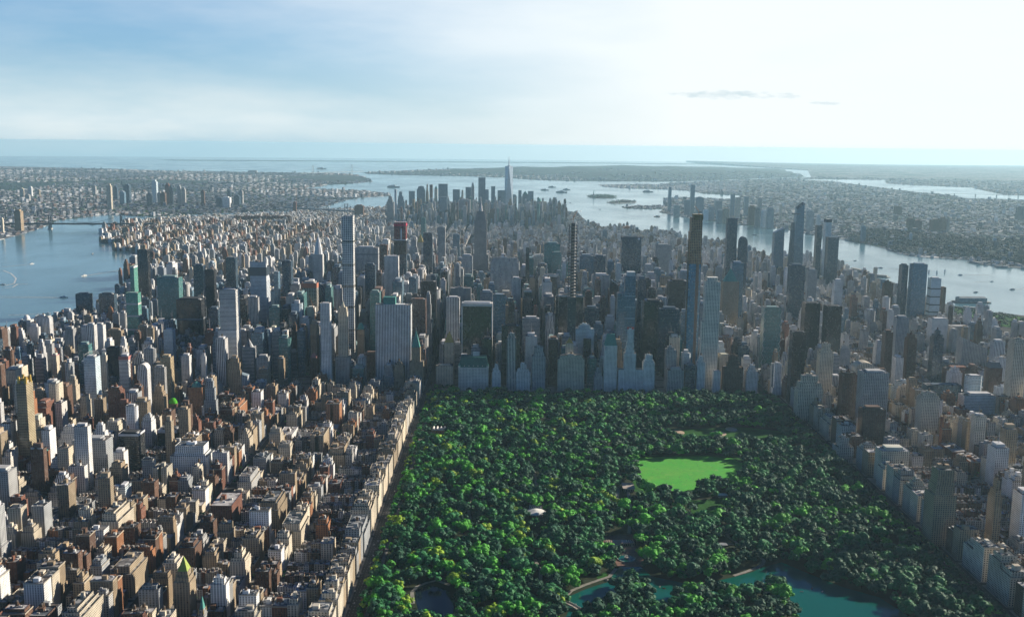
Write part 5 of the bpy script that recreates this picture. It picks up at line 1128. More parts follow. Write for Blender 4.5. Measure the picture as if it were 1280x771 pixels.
def zone(cx, cy, slot, r):
    """height and style by neighbourhood"""
    e = -42-cx
    if cy < 0 and cx < 0:                                    # north-east residential quarter
        if e < 130:
            if slot == 'park': return r.uniform(38, 54), pick(r, ('tan', 3), ('cream', 5), ('grey', 2), ('white', 1))
            if slot == 'corner': return r.uniform(20, 48), pick(r, *MAS_E)
            return (r.uniform(13, 19), pick(r, ('grey', 3), ('brown', 2), ('cream', 2), ('white', 1))) if r.random() < .8 else (r.uniform(28, 48), pick(r, *MAS_E))
        if e < 400:
            if slot == 'corner': return (r.uniform(34, 62) if r.random() < .8 else r.uniform(14, 24)), pick(r, *MAS_E)
            return (r.uniform(13, 19), pick(r, *MAS_E)) if r.random() < .62 else (r.uniform(28, 55), pick(r, *MAS_E))
        if slot == 'corner':
            v = r.random(); tp = .12 if cy < -700 else .3
            return (r.uniform(14, 25) if v < .36 else (r.uniform(30, 62) if v < 1-tp else r.uniform(72, 118))), pick(r, *MAS_E, ('whitepiers', .8), ('pale', .5))
        return (r.uniform(12, 18), pick(r, *MAS_E)) if r.random() < .62 else (r.uniform(20, 62 if cy < -700 else 95), pick(r, *MAS_E))
    if cy < 0:                                               # north-west quarter
        if slot == 'park': return r.uniform(42, 62), pick(r, ('tan', 4), ('brown', 3), ('grey', 1.5), ('cream', 4), ('orange', 1))
        if slot == 'corner': return (r.uniform(22, 55) if r.random() < .7 else r.uniform(60, 95)), pick(r, *MAS_E)
        return (r.uniform(13, 18), pick(r, ('brown', 4), ('grey', 3), ('red', 2), ('white', 1))) if r.random() < .75 else (r.uniform(24, 50), pick(r, *MAS_E))
    gl = (('navy', 3.5), ('blue', 3.5), ('teal', 3), ('black', 2), ('blackglass', 1.5), ('greybands', 3), ('piers', 4), ('whitepiers', 4), ('whitebands', 2), ('grey', 3), ('brownpiers', 1.5), ('cream', 2), ('tan', 2), ('brown', 1.5), ('pale', 1.5), ('white', 2))
    if cy < 1700:
        if -620 < cx < 800: return (r.triangular(60, 235, 140) if slot == 'corner' else r.triangular(34, 210, 95)), pick(r, *gl)
        if cx <= -620: return (r.uniform(30, 120) if slot == 'corner' else r.uniform(14, 70)), pick(r, *MAS_M, ('navy', 2), ('blue', 1.5), ('greybands', 2))
        if cx < 1100: return (r.uniform(25, 90) if r.random() < .5 else r.uniform(12, 28)), pick(r, *MAS_M)
        return (r.uniform(10, 22) if r.random() < .85 else r.uniform(35, 90)), pick(r, *MAS_M, ('greybands', 2))
    if cy < 2900:
        if cx < -1340: return (r.uniform(25, 45) if r.random() < .8 else r.uniform(50, 90)), pick(r, ('red', 1.5), ('brown', 2), ('grey', 3), ('tan', 2), ('white', 2), ('navy', 1))
        if -500 < cx < 600: return r.triangular(22, 150, 55), pick(r, *MAS_M, ('grey', 4), ('blue', 1), ('navy', 1))
        return (r.uniform(12, 30) if r.random() < .8 else r.uniform(40, 100)), pick(r, *MAS_M)
    if cy < 5300:
        if cx < -1000: return (r.uniform(36, 62) if slot == 'corner' and r.random() < .5 else r.uniform(14, 24)), pick(r, ('red', 2), ('brown', 3), ('tan', 2), ('white', 3), ('grey', 3))
        return (r.uniform(9, 23) if r.random() < .93 else r.uniform(30, 65)), pick(r, *MAS_M, ('grey', 6), ('white', 4))
    if -700 < cx < 620: return (r.triangular(16, 110, 28) if r.random() < .8 else r.uniform(90, 210)), pick(r, *gl, ('blue', 5), ('piers', 4))
    return r.uniform(14, 34), pick(r, *MAS_M, ('grey', 3))
PLATES = MB()
def do_block(x0, x1, k, colname, parkside):
    """one street block: buildings on the avenue ends, rows in the middle"""
    y0, y1 = 80.5*k+7.5, 80.5*(k+1)-7.5
    if k > 17: s_ = (0, -34, 26, -48, 40, -20)[min(5, (k-18)//13+1)] if k < 96 else 0; x0 += s_; x1 += s_
    cx = (x0+x1)/2
    if k == 0 and MIDW[0][0]-1 <= x0 <= 806: y0 = 18
    if not inpoly(cx, (y0+y1)/2, MANH): return
    a = proj(x0, y1, 60); b = proj(x1, y0, 60); c = proj(x1, y1, 60)
    if max(a[0], b[0], c[0]) < -60 or min(a[0], b[0], proj(x0, y0, 60)[0]) > 1340 or b[1] > 860: return
    zb = BASE+drop(cx, y0)
    if y0 < 3200:
        PLATES.v_ = 0
        PLATES.box(x0-4, y0-3.5, zb-.5, x1+4, y1+3.5, zb+.14, PLAIN)
    r = random.Random(k*1009+int(x0)*7)
    row = (ordn(-k)+' row before hotels') if k < 0 else (ordn(k+1)+' row past park')
    far = y0 > 2900
    ew = min(r.uniform(24, 34), (x1-x0)*.38)
    core = -620 < cx < 800 and 0 < y0 < 1700
    for side in (-1, 1):
        xa, xb = (x0, x0+ew) if side < 0 else (x1-ew, x1)
        isp = parkside == side and y1 < 10
        if y1 < 10 or not far: n = r.choice([1, 1, 2]) if core else r.choice([1, 2, 3, 3, 4, 4]) if not isp else r.choice([1, 2, 2, 3])
        else: n = 3
        ys = [y0+(y1-y0)*q/n for q in range(n+1)]
        for q in range(n):
            h, s = zone((xa+xb)/2, (ys[q]+ys[q+1])/2, 'park' if isp else 'corner', r)
            pos = {1: 'whole', 2: ('near', 'far'), 3: ('near', 'middle', 'far'), 4: ('near', 'second', 'third', 'far')}[n]; pos = pos if n == 1 else pos[q]
            sd = 'left' if side < 0 else 'right'
            g = 0 if isp else r.uniform(0, .8)
            if not isp and n > 1:                             # every corner house has its own depth
                if side < 0: xb = x0+ew*r.uniform(.62, 1)
                else: xa = x1-ew*r.uniform(.62, 1)
            lot(xa+.3, ys[q]+g, xb-(.3 if not isp else 0), ys[q+1]-g-.3, h, 'ave', s, (pos+' '+sd+' corner' if n > 1 else 'full '+sd+' end', colname, row))
    m0, m1 = x0+ew+1.5, x1-ew-1.5
    for half in (0, 1):
        x = m0; n = 0
        dep = 27
        while x < m1-5:
            h, s = zone(x, (y0+y1)/2, 'mid', r); n += 1
            if h < 20: wd = r.uniform(6, 8) if not far else r.uniform(9, 16); dd = r.uniform(15, 19); t = 'row'
            else: wd = r.uniform(13, 24)*(1.55 if core else 1); dd = dep; t = 'mid'
            if t == 'row' and not far:                        # run of equal rowhouses
                cnt = r.randint(2, 7)
            else: cnt = 1
            for _ in range(cnt):
                if x+wd > m1: break
                hh = h*r.uniform(.93, 1.07)
                s2 = s if r.random() < .6 else pick(r, *MAS_E) if t == 'row' else s
                if half == 0: lot(x, y0, x+wd-.15, y0+dd, hh, t, s2, (ordn(n)+' near lot', colname, row))
                else: lot(x, y1-dd, x+wd-.15, y1, hh, t, s2, (ordn(n)+' far lot', colname, row))
                x += wd; n += 1
            n -= 1
            x += 0 if r.random() < .85 else r.uniform(2, 5)
for k in range(-20, 0):
    for i, (a, b) in enumerate(EAST): do_block(a, b, k, ordn(i+1)+' block left of park', 1 if i == 0 else 0)
    for i, (a, b) in enumerate(WEST): do_block(a, b, k, ordn(i+1)+' block right of park', -1 if i == 0 else 0)
for k in range(0, 98):
    for i, (a, b) in enumerate(EAST): do_block(a, b, k, ordn(i+1)+' block left of avenue', 0)
    for i, (a, b) in enumerate(MIDW): do_block(a, b, k, ordn(i+1)+' block right of avenue', 0)
    for i, (a, b) in enumerate(([(840, 1085)]+LOW_W)): do_block(a, b, k, ordn(i+4)+' block right of avenue', 0)
    if k > 24:
        for i, (a, b) in enumerate(FARE): do_block(a, b, k, ordn(i+9)+' block left of avenue', 0)
pl = PLATES.build('pavement', m_pave, attrs=False); pl['kind'] = 'structure'

KINDS = {'row': 'rowhouse', 'low': 'apartment_building', 'high': 'high_rise'}
def kind_of(L): return 'row' if L['t'] == 'row' and L['h'] < 21 else ('high' if L['h'] > 68 or (L['y0'] > 0 and L['h'] > 45) else 'low')
LOTS.sort(key=lambda L: -L['k'])
cnt = {'row': 0, 'low': 0, 'high': 0}; REST = {k: MB() for k in cnt}; SEEN = set()
NOUN = {'row': 'rowhouse', 'low': 'apartment house', 'high': 'high-rise'}
GRP = {'row': 'low rowhouses inside the blocks', 'low': 'brick and stone apartment houses', 'high': 'lesser high-rise blocks'}
CAT = {'row': 'house', 'low': 'apartment house', 'high': 'high-rise'}
for L in LOTS:
    kd = kind_of(L); x0, y0, x1, y1, h = (L[q] for q in ('x0', 'y0', 'x1', 'y1', 'h')); cx, cy = (x0+x1)/2, (y0+y1)/2; w_b, d_b = x1-x0, y1-y0
    p1 = proj(cx, cy, h); infr = -5 < p1[0] < 1285 and p1[1] < 778
    r = random.Random(L['seed']); indiv = infr and cnt[kd] < 296
    if kd == 'row': b = gen_house(w_b, d_b, h, r, L['s'])
    elif L['s'] in ('blackglass', 'whitebands', 'navy', 'blue', 'teal', 'black', 'greybands', 'piers', 'whitepiers', 'brownpiers', 'pale') or h > 78: b = gen_tower(w_b, d_b, h, r, L['s'], indiv or cy < 1500)
    else: b = gen_apt(w_b, d_b, h, r, L['s'], indiv or cy < 900)
    if indiv:
        cnt[kd] += 1
        lab = '%s %s, %s, %s, %s' % (CNAME[L['s']], NOUN[kd], L['w'][0], L['w'][1], L['w'][2])
        SEEN.add(lab)
        b.place(KINDS[kd], lab, CAT[kd], cx, cy, group=GRP[kd])
    else: b.merge(REST[kd], cx, cy, BASE+drop(cx, cy))
print('LOTS', len(LOTS), cnt, 'labels', len(SEEN))
for kd, nm, lb in (('row', 'rowhouses_beyond', 'mass of small rowhouses and low roofs filling the city blocks'), ('low', 'apartment_buildings_beyond', 'mass of lesser brick apartment houses across the city'), ('high', 'high_rises_beyond', 'mass of lesser office and apartment blocks deep in the city')):
    o = REST[kd].build(nm, m_fac); tag(o, lb, {'row': 'houses', 'low': 'apartment houses', 'high': 'high-rises'}[kd], kind='stuff')

# ------------------------------------------------------------------ the boroughs across the water
SHAPES = {'b': BROOK, 'j': NJ, 's': STAT}
def bbox(P): return min(p[0] for p in P), min(p[1] for p in P), max(p[0] for p in P), max(p[1] for p in P)
BP1 = gpoly([(-40, 238), (20, 238), (55, 233), (95, 229), (92, 227), (50, 228), (0, 229), (-40, 230)])
BP2 = gpoly([(100, 228.5), (160, 229.8), (262, 229.8), (258, 226), (190, 225.5), (110, 225.8)])
BP3 = gpoly([(420, 228), (462, 226.4), (452, 221.5), (440, 219.8), (410, 219), (330, 222), (380, 224)])
for q in (BP1, BP2, BP3): sheet('borough_park', q, BASE+.8, m_hill, 500)
PAL = gpoly([(1060, 300), (1101, 307), (1125, 315), (1156, 319.5), (1211, 322), (1280, 331.5), (1420, 350), (1420, 322), (1280, 310), (1190, 304), (1120, 297), (1075, 294)])
def palh(x, y):
    d = min(abs((b[0]-a[0])*(a[1]-y)-(a[0]-x)*(b[1]-a[1]))/max(1, math.hypot(b[0]-a[0], b[1]-a[1])) for a, b in zip(PAL[:6], PAL[1:7]))
    e = min(1, d/160); return 2+38*e
PALD = dens(PAL, 3); sheet('palisade_bluff', PALD, BASE, m_hill, 120, hfun=palh, skirt=6)
rb = random.Random(3); mbH = MB(); mbJ = MB(); mbS = MB(); nH = 0
D = 3000.0
while D < 27000:
    st = .0062 if D < 9000 else .0058
    a = -.50
    while a < .52:
        dd = D*(1+rb.uniform(-.3, .3)*st*2); aa = a+rb.uniform(-.3, .3)*st; x = CAM[0]+dd*math.sin(aa); y = CAM[1]+dd*math.cos(aa); a += st
        side = None
        if x < 0 and inpoly(x, y, BROOK):
            if not (inpoly(x, y, BP1) or inpoly(x, y, BP2) or inpoly(x, y, BP3)): side = 'b'
        elif x > 0 and D < 25000 and inpoly(x, y, NJ) and not inpoly(x, y, NBAY): side = 'j'
        elif D > 12000 and inpoly(x, y, STAT) and sth(x, y) < (34 if math.sin(x*.0031)*math.cos(y*.0024) < .2 else 80): side = 's'
        if not side: continue
        v = math.sin(x*.0012+1.3)*math.cos(y*.0009+x*.0004)
        if rb.random() < (.12 if side == 'b' else .34)+.16*v: continue
        c = D*st*rb.uniform(.30, .62); d_ = D*st*rb.uniform(.25, .6); c = min(c, 110); d_ = min(d_, 110)
        h = rb.uniform(7, 13) if rb.random() < .93 else rb.uniform(18, 45)
        if h > 15: c = min(c, 26); d_ = min(d_, 26)
        if side == 'j' and inpoly(x, y, PAL): z = palh(x, y)
        elif side == 'j': z = njh(x, y)
        elif side == 's': z = sth(x, y)
        else: z = 0
        t = rb.random()
        if side == 'j' and 15000 < D < 19500 and -.02 < math.atan2(x-CAM[0], y-CAM[1]) < .22 and t < .5: t = .95
        wc = (.66, .67, .68) if t > .74 else ((.32, .33, .35) if t > .45 else ((.20, .14, .12) if t > .25 else (.09, .10, .12)))
        rc = (.62, .62, .60) if t > .86 or rb.random() < .12 else ((.22, .22, .22) if t > .4 else (.09, .09, .10))
        m = {'b': mbH, 'j': mbJ, 's': mbS}[side]; b0 = BASE+z+drop(x, y)-1
        an = (.35 if side == 'b' else -.2)+(.6 if v > 0 else 0); ca, sa = math.cos(an), math.sin(an)
        P = [(x+ca*u*c/2-sa*w_*d_/2, y+sa*u*c/2+ca*w_*d_/2) for u, w_ in ((-1, -1), (1, -1), (1, 1), (-1, 1))]
        A = (wc, (.04, .05, .06), (6, 3.3, .4), (.5, 0, rb.random()*9)); m.prism(P, b0, b0+h, A, top=False); m.face([(q[0], q[1], b0+h) for q in P], None, plain(rc)); nH += 1
    D *= 1+st
print('borough boxes', nH)
tag(mbH.build('borough_houses', m_fac), 'hazy mass of low houses across the left river', 'houses', kind='stuff')
tag(mbS.build('headland_houses', m_fac), 'pale specks of houses on the low wooded headland across the bay', 'houses', kind='stuff')
tag(mbJ.build('far_shore_houses', m_fac), 'hazy mass of low houses across the right river', 'houses', kind='stuff')
FAR = [  # pl, pr, top, base row, style, label
 (133, 138, 230, 262, 'cream', 'slim cream tower across the left river, sunlit'), (154, 161, 230, 254, 'navy', 'dark tower across left river right of sunlit slim one'),
 (189, 195, 225, 254, 'pale', 'tallest pale tower of the cluster across the left river'), (206, 211, 229, 256, 'red', 'red capped tower beside the tallest across left river'),
 (211, 215, 232, 256, 'navy', 'dark tower behind red capped tower across left river'), (221, 225, 231, 256, 'grey', 'grey tower right of red capped one across left river'),
 (227, 231, 235, 256, 'grey', 'smaller grey tower right of grey one across left river'), (149, 155, 239, 256, 'blue', 'low blue tower left of dark tower across left river'),
 (17, 25, 262, 289, 'tan', 'tan riverside tower at far left across the river'), (251, 255, 238, 258, 'brown', 'brown tower between two clusters across left river'),
 (276, 287, 246, 260, 'white', 'wide white block across left river'), (270, 277, 247, 260, 'navy', 'dark block left of the wide white block'),
 (298, 303, 238, 256, 'grey', 'grey slab right of wide white block across river'), (284, 288, 237, 252, 'navy', 'dark tower behind the wide white block'),
 (292, 299, 244, 257, 'navy', 'low dark slab left of grey slab across river'), (200, 206, 240, 258, 'brown', 'brown slab left of the red capped tower'),
 (183, 189, 241, 258, 'navy', 'dark slab left of tallest pale tower across river'), (196, 201, 240, 257, 'grey', 'grey slab right of the tallest pale tower'),
 (31, 36, 243, 252, 'grey', 'grey apartment slab, middle of left borough'), (24, 28, 235, 246, 'cream', 'cream slab in the left borough'), (35, 39, 233, 246, 'white', 'white slab in the left borough'),
 (46, 49, 237, 247, 'tan', 'tan slab in the left borough'), (310, 321, 213, 216, 'grey', 'long grey block on the ocean edge of the borough'), (366, 370, 252, 268, 'red', 'red brick slab beside thin mast'),
 (443, 454, 256, 273, 'brown', 'solitary big brown slab near the lower bridge'), (0, 3, 272, 292, 'cream', 'cream tower at left edge across the river'),
 (141, 146, 233, 250, 'navy', 'dark shaft right of sunlit slim tower'), (115, 119, 232, 244, 'grey', 'grey shaft left of the sunlit slim tower'),
 (843, 850, 256, 272, 'grey', 'grey block right of isolated far bank tower'), (880, 886, 262, 276, 'pale', 'pale block on far bank below broad dark tower'), (886, 893, 258, 276, 'grey', 'grey block on far bank left of square dark block'),
 (897, 905, 262, 279, 'blue', 'blue block on the far bank under square dark block'), (905, 912, 260, 280, 'tan', 'tan block on the far bank beside thin dark tower'), (937, 945, 257, 282, 'brown', 'brown block on far bank right of dark tower'),
 (945, 951, 260, 284, 'navy', 'navy block on far bank below pinkish tower'), (953, 960, 262, 285, 'pale', 'pale slab by the far bank water left of faceted towers'), (960, 968, 259, 286, 'grey', 'grey slab by far bank water behind angled blue tower'),
 (1010, 1018, 262, 289, 'grey', 'grey riverside slab right of faceted towers'), (1022, 1026, 268, 292, 'white', 'white riverside slab right of grey riverside slab'), (1078, 1083, 282, 303, 'blue', 'blue tower on the far bank right side'),
 (1136, 1144, 273, 289, 'brown', 'reddish block in the far right borough'), (1144, 1153, 275, 289, 'red', 'red block in the far right borough'), (1166, 1176, 274, 290, 'brown', 'brown tower group in far right borough'), (1176, 1184, 272, 290, 'brown', 'second brown tower in far right borough'),
 (1185, 1188, 271, 291, 'cream', 'thin cream tower in far right borough'), (1274, 1286, 258, 276, 'navy', 'dark tower at right edge, far borough'), (1138, 1141, 291, 308, 'white', 'white slab above the wooded bluff'), (1120, 1128, 258, 269, 'brown', 'distant brown slab beyond far right borough'),
 (773, 777, 279, 290, 'cream', 'lone pale tower at far end of low west side roofs'), (780, 790, 283, 290, 'orange', 'reddish low block at the riverside, centre right'),
]
for pl_, pr_, top, base, stn, lab in FAR:
    Y = ground((pl_+pr_)/2, base)[1]; x0, h = at(pl_, top, Y); x1, _ = at(pr_, top, Y); h -= BASE; r = random.Random(int(pl_*3+top)); w_b = x1-x0; d_b = min(w_b, 60)
    b = Bld(sty(stn, r), roofattr(r)); b.rect(-w_b/2, -d_b/2, w_b/2, d_b/2, 0, h*.93); b.mb('penthouse').box(-w_b*.3, -d_b*.3, h*.93-1, w_b*.3, d_b*.3, h, plain(b.st[0]))
    b.place('far_tower', lab, 'tower', (x0+x1)/2, Y+d_b/2)
# long row of brick slabs on the lower east side
for i in range(17):
    px = 296+i*4.1; g_ = ground(px, 279); z = at(px, 269.5+(i % 3)*.7, g_[1])[1]-BASE; b = Bld(sty('red' if i % 2 else 'brown', rnd), roofattr()); b.rect(-20, -9, 20, 9, 0, z); b.rect(-9, -20, 9, -9.01, 0, z); b.bulk(-4, -4, 4, 4, z-1, z+5)
    b.place('housing_slab', 'brick housing tower, %s from left in the riverside row left of centre' % ordn(i+1), 'housing tower', g_[0], g_[1], group='row of brick housing towers by the left river')
for px, py, tp in ((161, 306, 287), (169.5, 306, 287), (194, 307, 291)):
    g_ = ground(px, py); z = at(px, tp, g_[1])[1]-BASE; t = tag(empty('smokestack', *g_), {161: 'left slim pale smokestack by the left river bend', 169.5: 'middle slim pale smokestack by the left river bend', 194: 'right slim pale smokestack by the left river bend'}[px], 'smokestack'); m = MB(); m.cone(0, 0, 0, z, 6, 4, 10, plain((.5, .46, .42))); m.build('shaft', m_fac, t); m = MB(); m.cone(0, 0, z-8, z+.5, 4.6, 4.3, 10, plain((.3, .1, .08))); m.build('top_band', m_fac, t)

# ------------------------------------------------------------------ bridges
def bridge(name, label, A, B, tws, zdeck, ztow, wd, col, ext=(0, 0), sag=.12, trestle=False):
    A = np.array(A); B = np.array(B); u = (B-A)/np.linalg.norm(B-A); n = np.array([-u[1], u[0]]); L = np.linalg.norm(B-A); A2 = A-u*ext[0]; L2 = L+ext[0]+ext[1]
    ang = math.atan2(u[1], u[0]); t = tag(empty(name, A2[0], A2[1], BASE-2+drop(*A), ang), label, 'bridge'); dz = lambda s: drop(*(A2+u*s))-drop(*A)
    m = MB(); P = plain(col); k = max(8, int(L2/150))
    for i in range(k):
        s0, s1 = L2*i/k, L2*(i+1)/k; z0, z1 = zdeck+dz(s0), zdeck+dz(s1)
        q = [(s0, -wd/2, z0), (s1, -wd/2, z1), (s1, wd/2, z1), (s0, wd/2, z0)]; e = 10 if not trestle else 3
        m.face(q, None, P); m.face([(a, b_, c-e) for a, b_, c in q[::-1]], None, P)
        m.face([q[0], (q[0][0], q[0][1], q[0][2]-e), (q[1][0], q[1][1], q[1][2]-e), q[1]], None, P); m.face([q[3], q[2], (q[2][0], q[2][1], q[2][2]-e), (q[3][0], q[3][1], q[3][2]-e)], None, P)
    m.build('deck', m_fac, t)
    if trestle:
        for i in range(int(L2/260)): s = 130+i*260; m = MB(); m.box(s-6, -wd/2+1, -2+dz(s), s+6, wd/2-1, zdeck-3+dz(s), P); m.build('pier', m_fac, t)
        return t
    for s in tws:
        s += ext[0]; m = MB(); z0 = dz(s)
        for q in (-1, 1): m.prism([(s-5, q*wd*.55-4), (s+5, q*wd*.55-4), (s+5, q*wd*.55+4), (s-5, q*wd*.55+4)], z0, ztow+z0, P, True, [(s-3.5, q*wd*.5-3), (s+3.5, q*wd*.5-3), (s+3.5, q*wd*.5+3), (s-3.5, q*wd*.5+3)])
        m.box(s-3, -wd*.45, ztow-10+z0, s+3, wd*.45, ztow-2+z0, P, True); m.box(s-3, -wd*.45, zdeck+6+z0, s+3, wd*.45, zdeck+12+z0, P, True); m.box(s-9, -wd*.75, z0-3, s+9, wd*.75, z0+7, plain((.4, .38, .35))); m.build('pylon', m_fac, t)
    T = [q+ext[0] for q in tws]; m = MB()
    for q in (-1, 1):
        pts = [(0, zdeck+dz(0))]+[(T[0], ztow+dz(T[0]))]; n_ = 16
        for i in range(1, n_): f = i/n_; pts.append((T[0]+(T[1]-T[0])*f, ztow-(ztow-zdeck-4)*4*f*(1-f)+dz(T[0]+(T[1]-T[0])*f)))
        pts += [(T[1], ztow+dz(T[1])), (L2, zdeck+dz(L2))]
        for a, c in zip(pts, pts[1:]): m.bar((a[0], q*wd*.48, a[1]), (c[0], q*wd*.48, c[1]), .9, P)
        for a in pts[1:-1]: m.bar((a[0], q*wd*.48, a[1]), (a[0], q*wd*.48, zdeck+dz(a[0])), .3, P)
    m.build('cable', m_fac, t); return t
wa, wb = ground(63, 286.5), ground(152, 286.5)
bridge('suspension_bridge', 'dark blue suspension bridge crossing the left river', wa, wb, (0, math.dist(wa, wb)), 43, 102, 40, (.05, .07, .09), (500, 420))
wa, wb = ground(433, 269), ground(384, 266); ua = np.array(wb)-np.array(wa); ua = ua/np.linalg.norm(ua)
bridge('suspension_bridge', 'smaller far suspension bridge left of the brown slab', wa, (wa[0]+ua[0]*460, wa[1]+ua[1]*460), (0, 450), 42, 100, 36, (.12, .17, .22), (200, 300))
bridge('suspension_bridge', 'faint giant suspension bridge on the horizon over the harbour mouth', (-3625, 17622), (-3059, 18863), (0, 1364), 70, 211, 32, (.35, .4, .42), (420, 420))
bridge('trestle_bridge', 'long low trestle bridge across far right bay', ground(1180, 245.5), ground(1420, 252.5), (), 42, 60, 26, (.25, .27, .28), (0, 0), trestle=True)
g_ = ground(371, 274); crane('tall dark tower crane with bent jib by the lower east bridge', g_[0], g_[1], BASE+drop(*g_), Hh(371, 237, g_[1]), 62, math.radians(-88), math.radians(3), 20)

# ------------------------------------------------------------------ statue, island buildings, pier
g_ = ground(742, 246.9); t = tag(empty('statue', *g_), 'far green statue with raised arm on a pedestal on harbour island', 'statue'); m = MB(); S = plain((.42, .38, .33)); m.box(-30, -30, 0, 30, 30, 9, S); m.prism(rectP(-12, -12, 12, 12), 9, 27, S, True, rectP(-9, -9, 9, 9)); m.prism(rectP(-8, -8, 8, 8), 27, 46, S, True, rectP(-7, -7, 7, 7)); m.build('pedestal', m_fac, t)
bs = bpy.data.meshes.new('figure'); bmf = bmesh.new()
pr_ = [(46, 5.2), (55, 4.6), (63, 4.0), (70, 3.6), (76, 3.9), (79, 2.6), (80.5, 1.3), (82, 1.9), (84.5, 2.1), (87, 1.6), (88.5, .8)]; ring = []
for z_, r_ in pr_: ring.append([bmf.verts.new((r_*math.cos(a*math.pi/6), r_*.8*math.sin(a*math.pi/6), z_)) for a in range(12)])
for a, c in zip(ring, ring[1:]):
    for i in range(12): bmf.faces.new((a[i], a[(i+1) % 12], c[(i+1) % 12], c[i]))
bmf.faces.new(ring[-1])
def limb(p, q, r0, r1):
    p, q = Vector(p), Vector(q); mm = (q-p).to_track_quat('Z', 'Y').to_matrix(); A_ = [bmf.verts.new(p+mm @ Vector((r0*math.cos(a*math.pi/3), r0*math.sin(a*math.pi/3), 0))) for a in range(6)]; B_ = [bmf.verts.new(q+mm @ Vector((r1*math.cos(a*math.pi/3), r1*math.sin(a*math.pi/3), 0))) for a in range(6)]
    for i in range(6): bmf.faces.new((A_[i], A_[(i+1) % 6], B_[(i+1) % 6], B_[i]))
    bmf.faces.new(B_)
limb((2.6, 0, 76), (4.6, 0, 84), 1.5, 1.1); limb((4.6, 0, 84), (5, 0, 91), 1.1, .8); limb((-3, 0, 76), (-3.6, -2, 69), 1.5, 1.1); limb((-3.6, -2, 69), (-1.6, -4, 70), 1.1, .9)
for a in range(7): limb((0, 0, 88), (math.cos(a*math.pi/6)*4, 0, 88+math.sin(a*math.pi/6)*3.2), .3, .05)
bmf.to_mesh(bs); bmf.free(); bs.materials.append(m_copper); o = bpy.data.objects.new('figure', bs); COL.objects.link(o); o.parent = t
m = MB(); m.cone(5, 0, 91, 92, .6, 1.6, 8, PLAIN); m.cone(5, 0, 92, 95, 1.2, .1, 8, PLAIN); m.build('torch', m_gold, t); m = MB(); m.box(-3.2, -4.6, 68.5, -.6, -4.0, 74, PLAIN); m.build('tablet', m_copper, t)
for px, py, w_b, d_b, h, stn, lab in ((781, 252.9, 105, 50, 19, 'red', 'long brick hall with corner domes on the second harbour island'), (768, 253.6, 80, 40, 13, 'cream', 'low cream building left on the second harbour island'), (790, 252.6, 60, 40, 12, 'grey', 'low grey building right on the second harbour island')):
    g_ = ground(px, py); b = Bld(sty(stn), plain((.35, .2, .15))); b.rect(-w_b/2, -d_b/2, w_b/2, d_b/2, 0, h)
    for s in (-1, 1): b.mb('corner_dome').cone(s*w_b*.4, -d_b*.3, h-1, h+12, 4, .5, 8, plain((.1, .28, .24)))
    b.place('island_hall', lab, 'building', g_[0], g_[1])
g0, g1 = ground(1192, 377.5), ground(1236, 378); u = np.array(g1)-np.array(g0); L = float(np.linalg.norm(u)); an = math.atan2(u[1], u[0])
b = Bld(sty('greybands'), plain((.45, .45, .42))); b.mb('deck').box(0, -24, -1, L, 24, 2.2, plain((.3, .3, .28))); b.rect(14, -19, L-16, 19, 2.2, 17, st=((.22, .28, .3), (.25, .3, .3), (9, 9, .6), (.5, 0, 1))); b.mb('roof_ridge').prism([(14, -19), (L-16, -19), (L-16, 19), (14, 19)], 17, 22, plain((.32, .36, .36)), True, [(20, -3), (L-22, -3), (L-22, 3), (20, 3)]); b.place('cruise_pier', 'long pier shed jutting into the right river', 'pier', g0[0], g0[1], rz=an)
for i, (pa, pb, wd) in enumerate((((1062, 336), (1087, 342), 34), ((1083, 344.5), (1112, 347), 26), ((1200, 385), (1230, 389), 22), ((1228, 331), (1212, 327.5), 30), ((1262, 334.5), (1244, 334), 40), ((726, 278), (741, 279.2), 30))):
    ga, gb = ground(*pa), ground(*pb); u = np.array(gb)-np.array(ga); L = float(np.linalg.norm(u)); m = MB(); m.box(0, -wd/2, -3, L, wd/2, 1.4, plain((.26, .25, .23))); m.box(L*.15, -wd*.32, 1.4, L*.9, wd*.32, 9, plain((.35, .36, .34)))
    o = m.build('pier', m_fac); o.location = (ga[0], ga[1], BASE-1+drop(*ga)); o.rotation_euler.z = math.atan2(u[1], u[0]); tag(o, ['wide pier below the tall dark pair, right river', 'second pier below the tall dark pair, right river', 'short pier right of the long pier shed', 'pier on the far bank right of the bluff', 'broad pier on far bank near right edge', 'small pier right of downtown cluster'][i], 'pier')

# ------------------------------------------------------------------ boats and wakes
def boat(px, py, L, hd, lab, wake=0, wl=6, col=(.6, .6, .58)):
    g_ = ground(px, py); hd = math.radians(hd); t = tag(empty('boat', g_[0], g_[1], drop(*g_), hd), lab, 'boat'); w_b = L*.2
    P = [(-L/2, -w_b/2), (L*.2, -w_b/2), (L/2, 0), (L*.2, w_b/2), (-L/2, w_b/2)]; m = MB(); m.prism([(a*.92, c*.8) for a, c in P], -.6, L*.09, plain((.08, .1, .14) if col[0] < .5 else col), True, P); m.build('hull', m_fac, t)
    m = MB(); m.box(-L*.38, -w_b*.36, L*.09, L*.15, w_b*.36, L*.16, ((.6, .6, .58), (.04, .05, .06), (2, 2.4, .6), (.4, 0, 1))); m.box(-L*.1, -w_b*.25, L*.16, L*.1, w_b*.25, L*.21, plain((.6, .6, .58))); m.build('cabin', m_fac, t)
    if wake:
        u = np.array([math.cos(hd), math.sin(hd)]); n = np.array([-u[1], u[0]]); c = np.array(g_)
        for s in (-1, 1):
            pts = [c-u*(L*.4+wake*q/wl)+n*s*(w_b*.4+wake*.055*q/wl*(1+.25*math.sin(q*.8))) for q in range(wl+1)]; o = strip('wake', pts, max(3, L*.14), .25, m_foam)
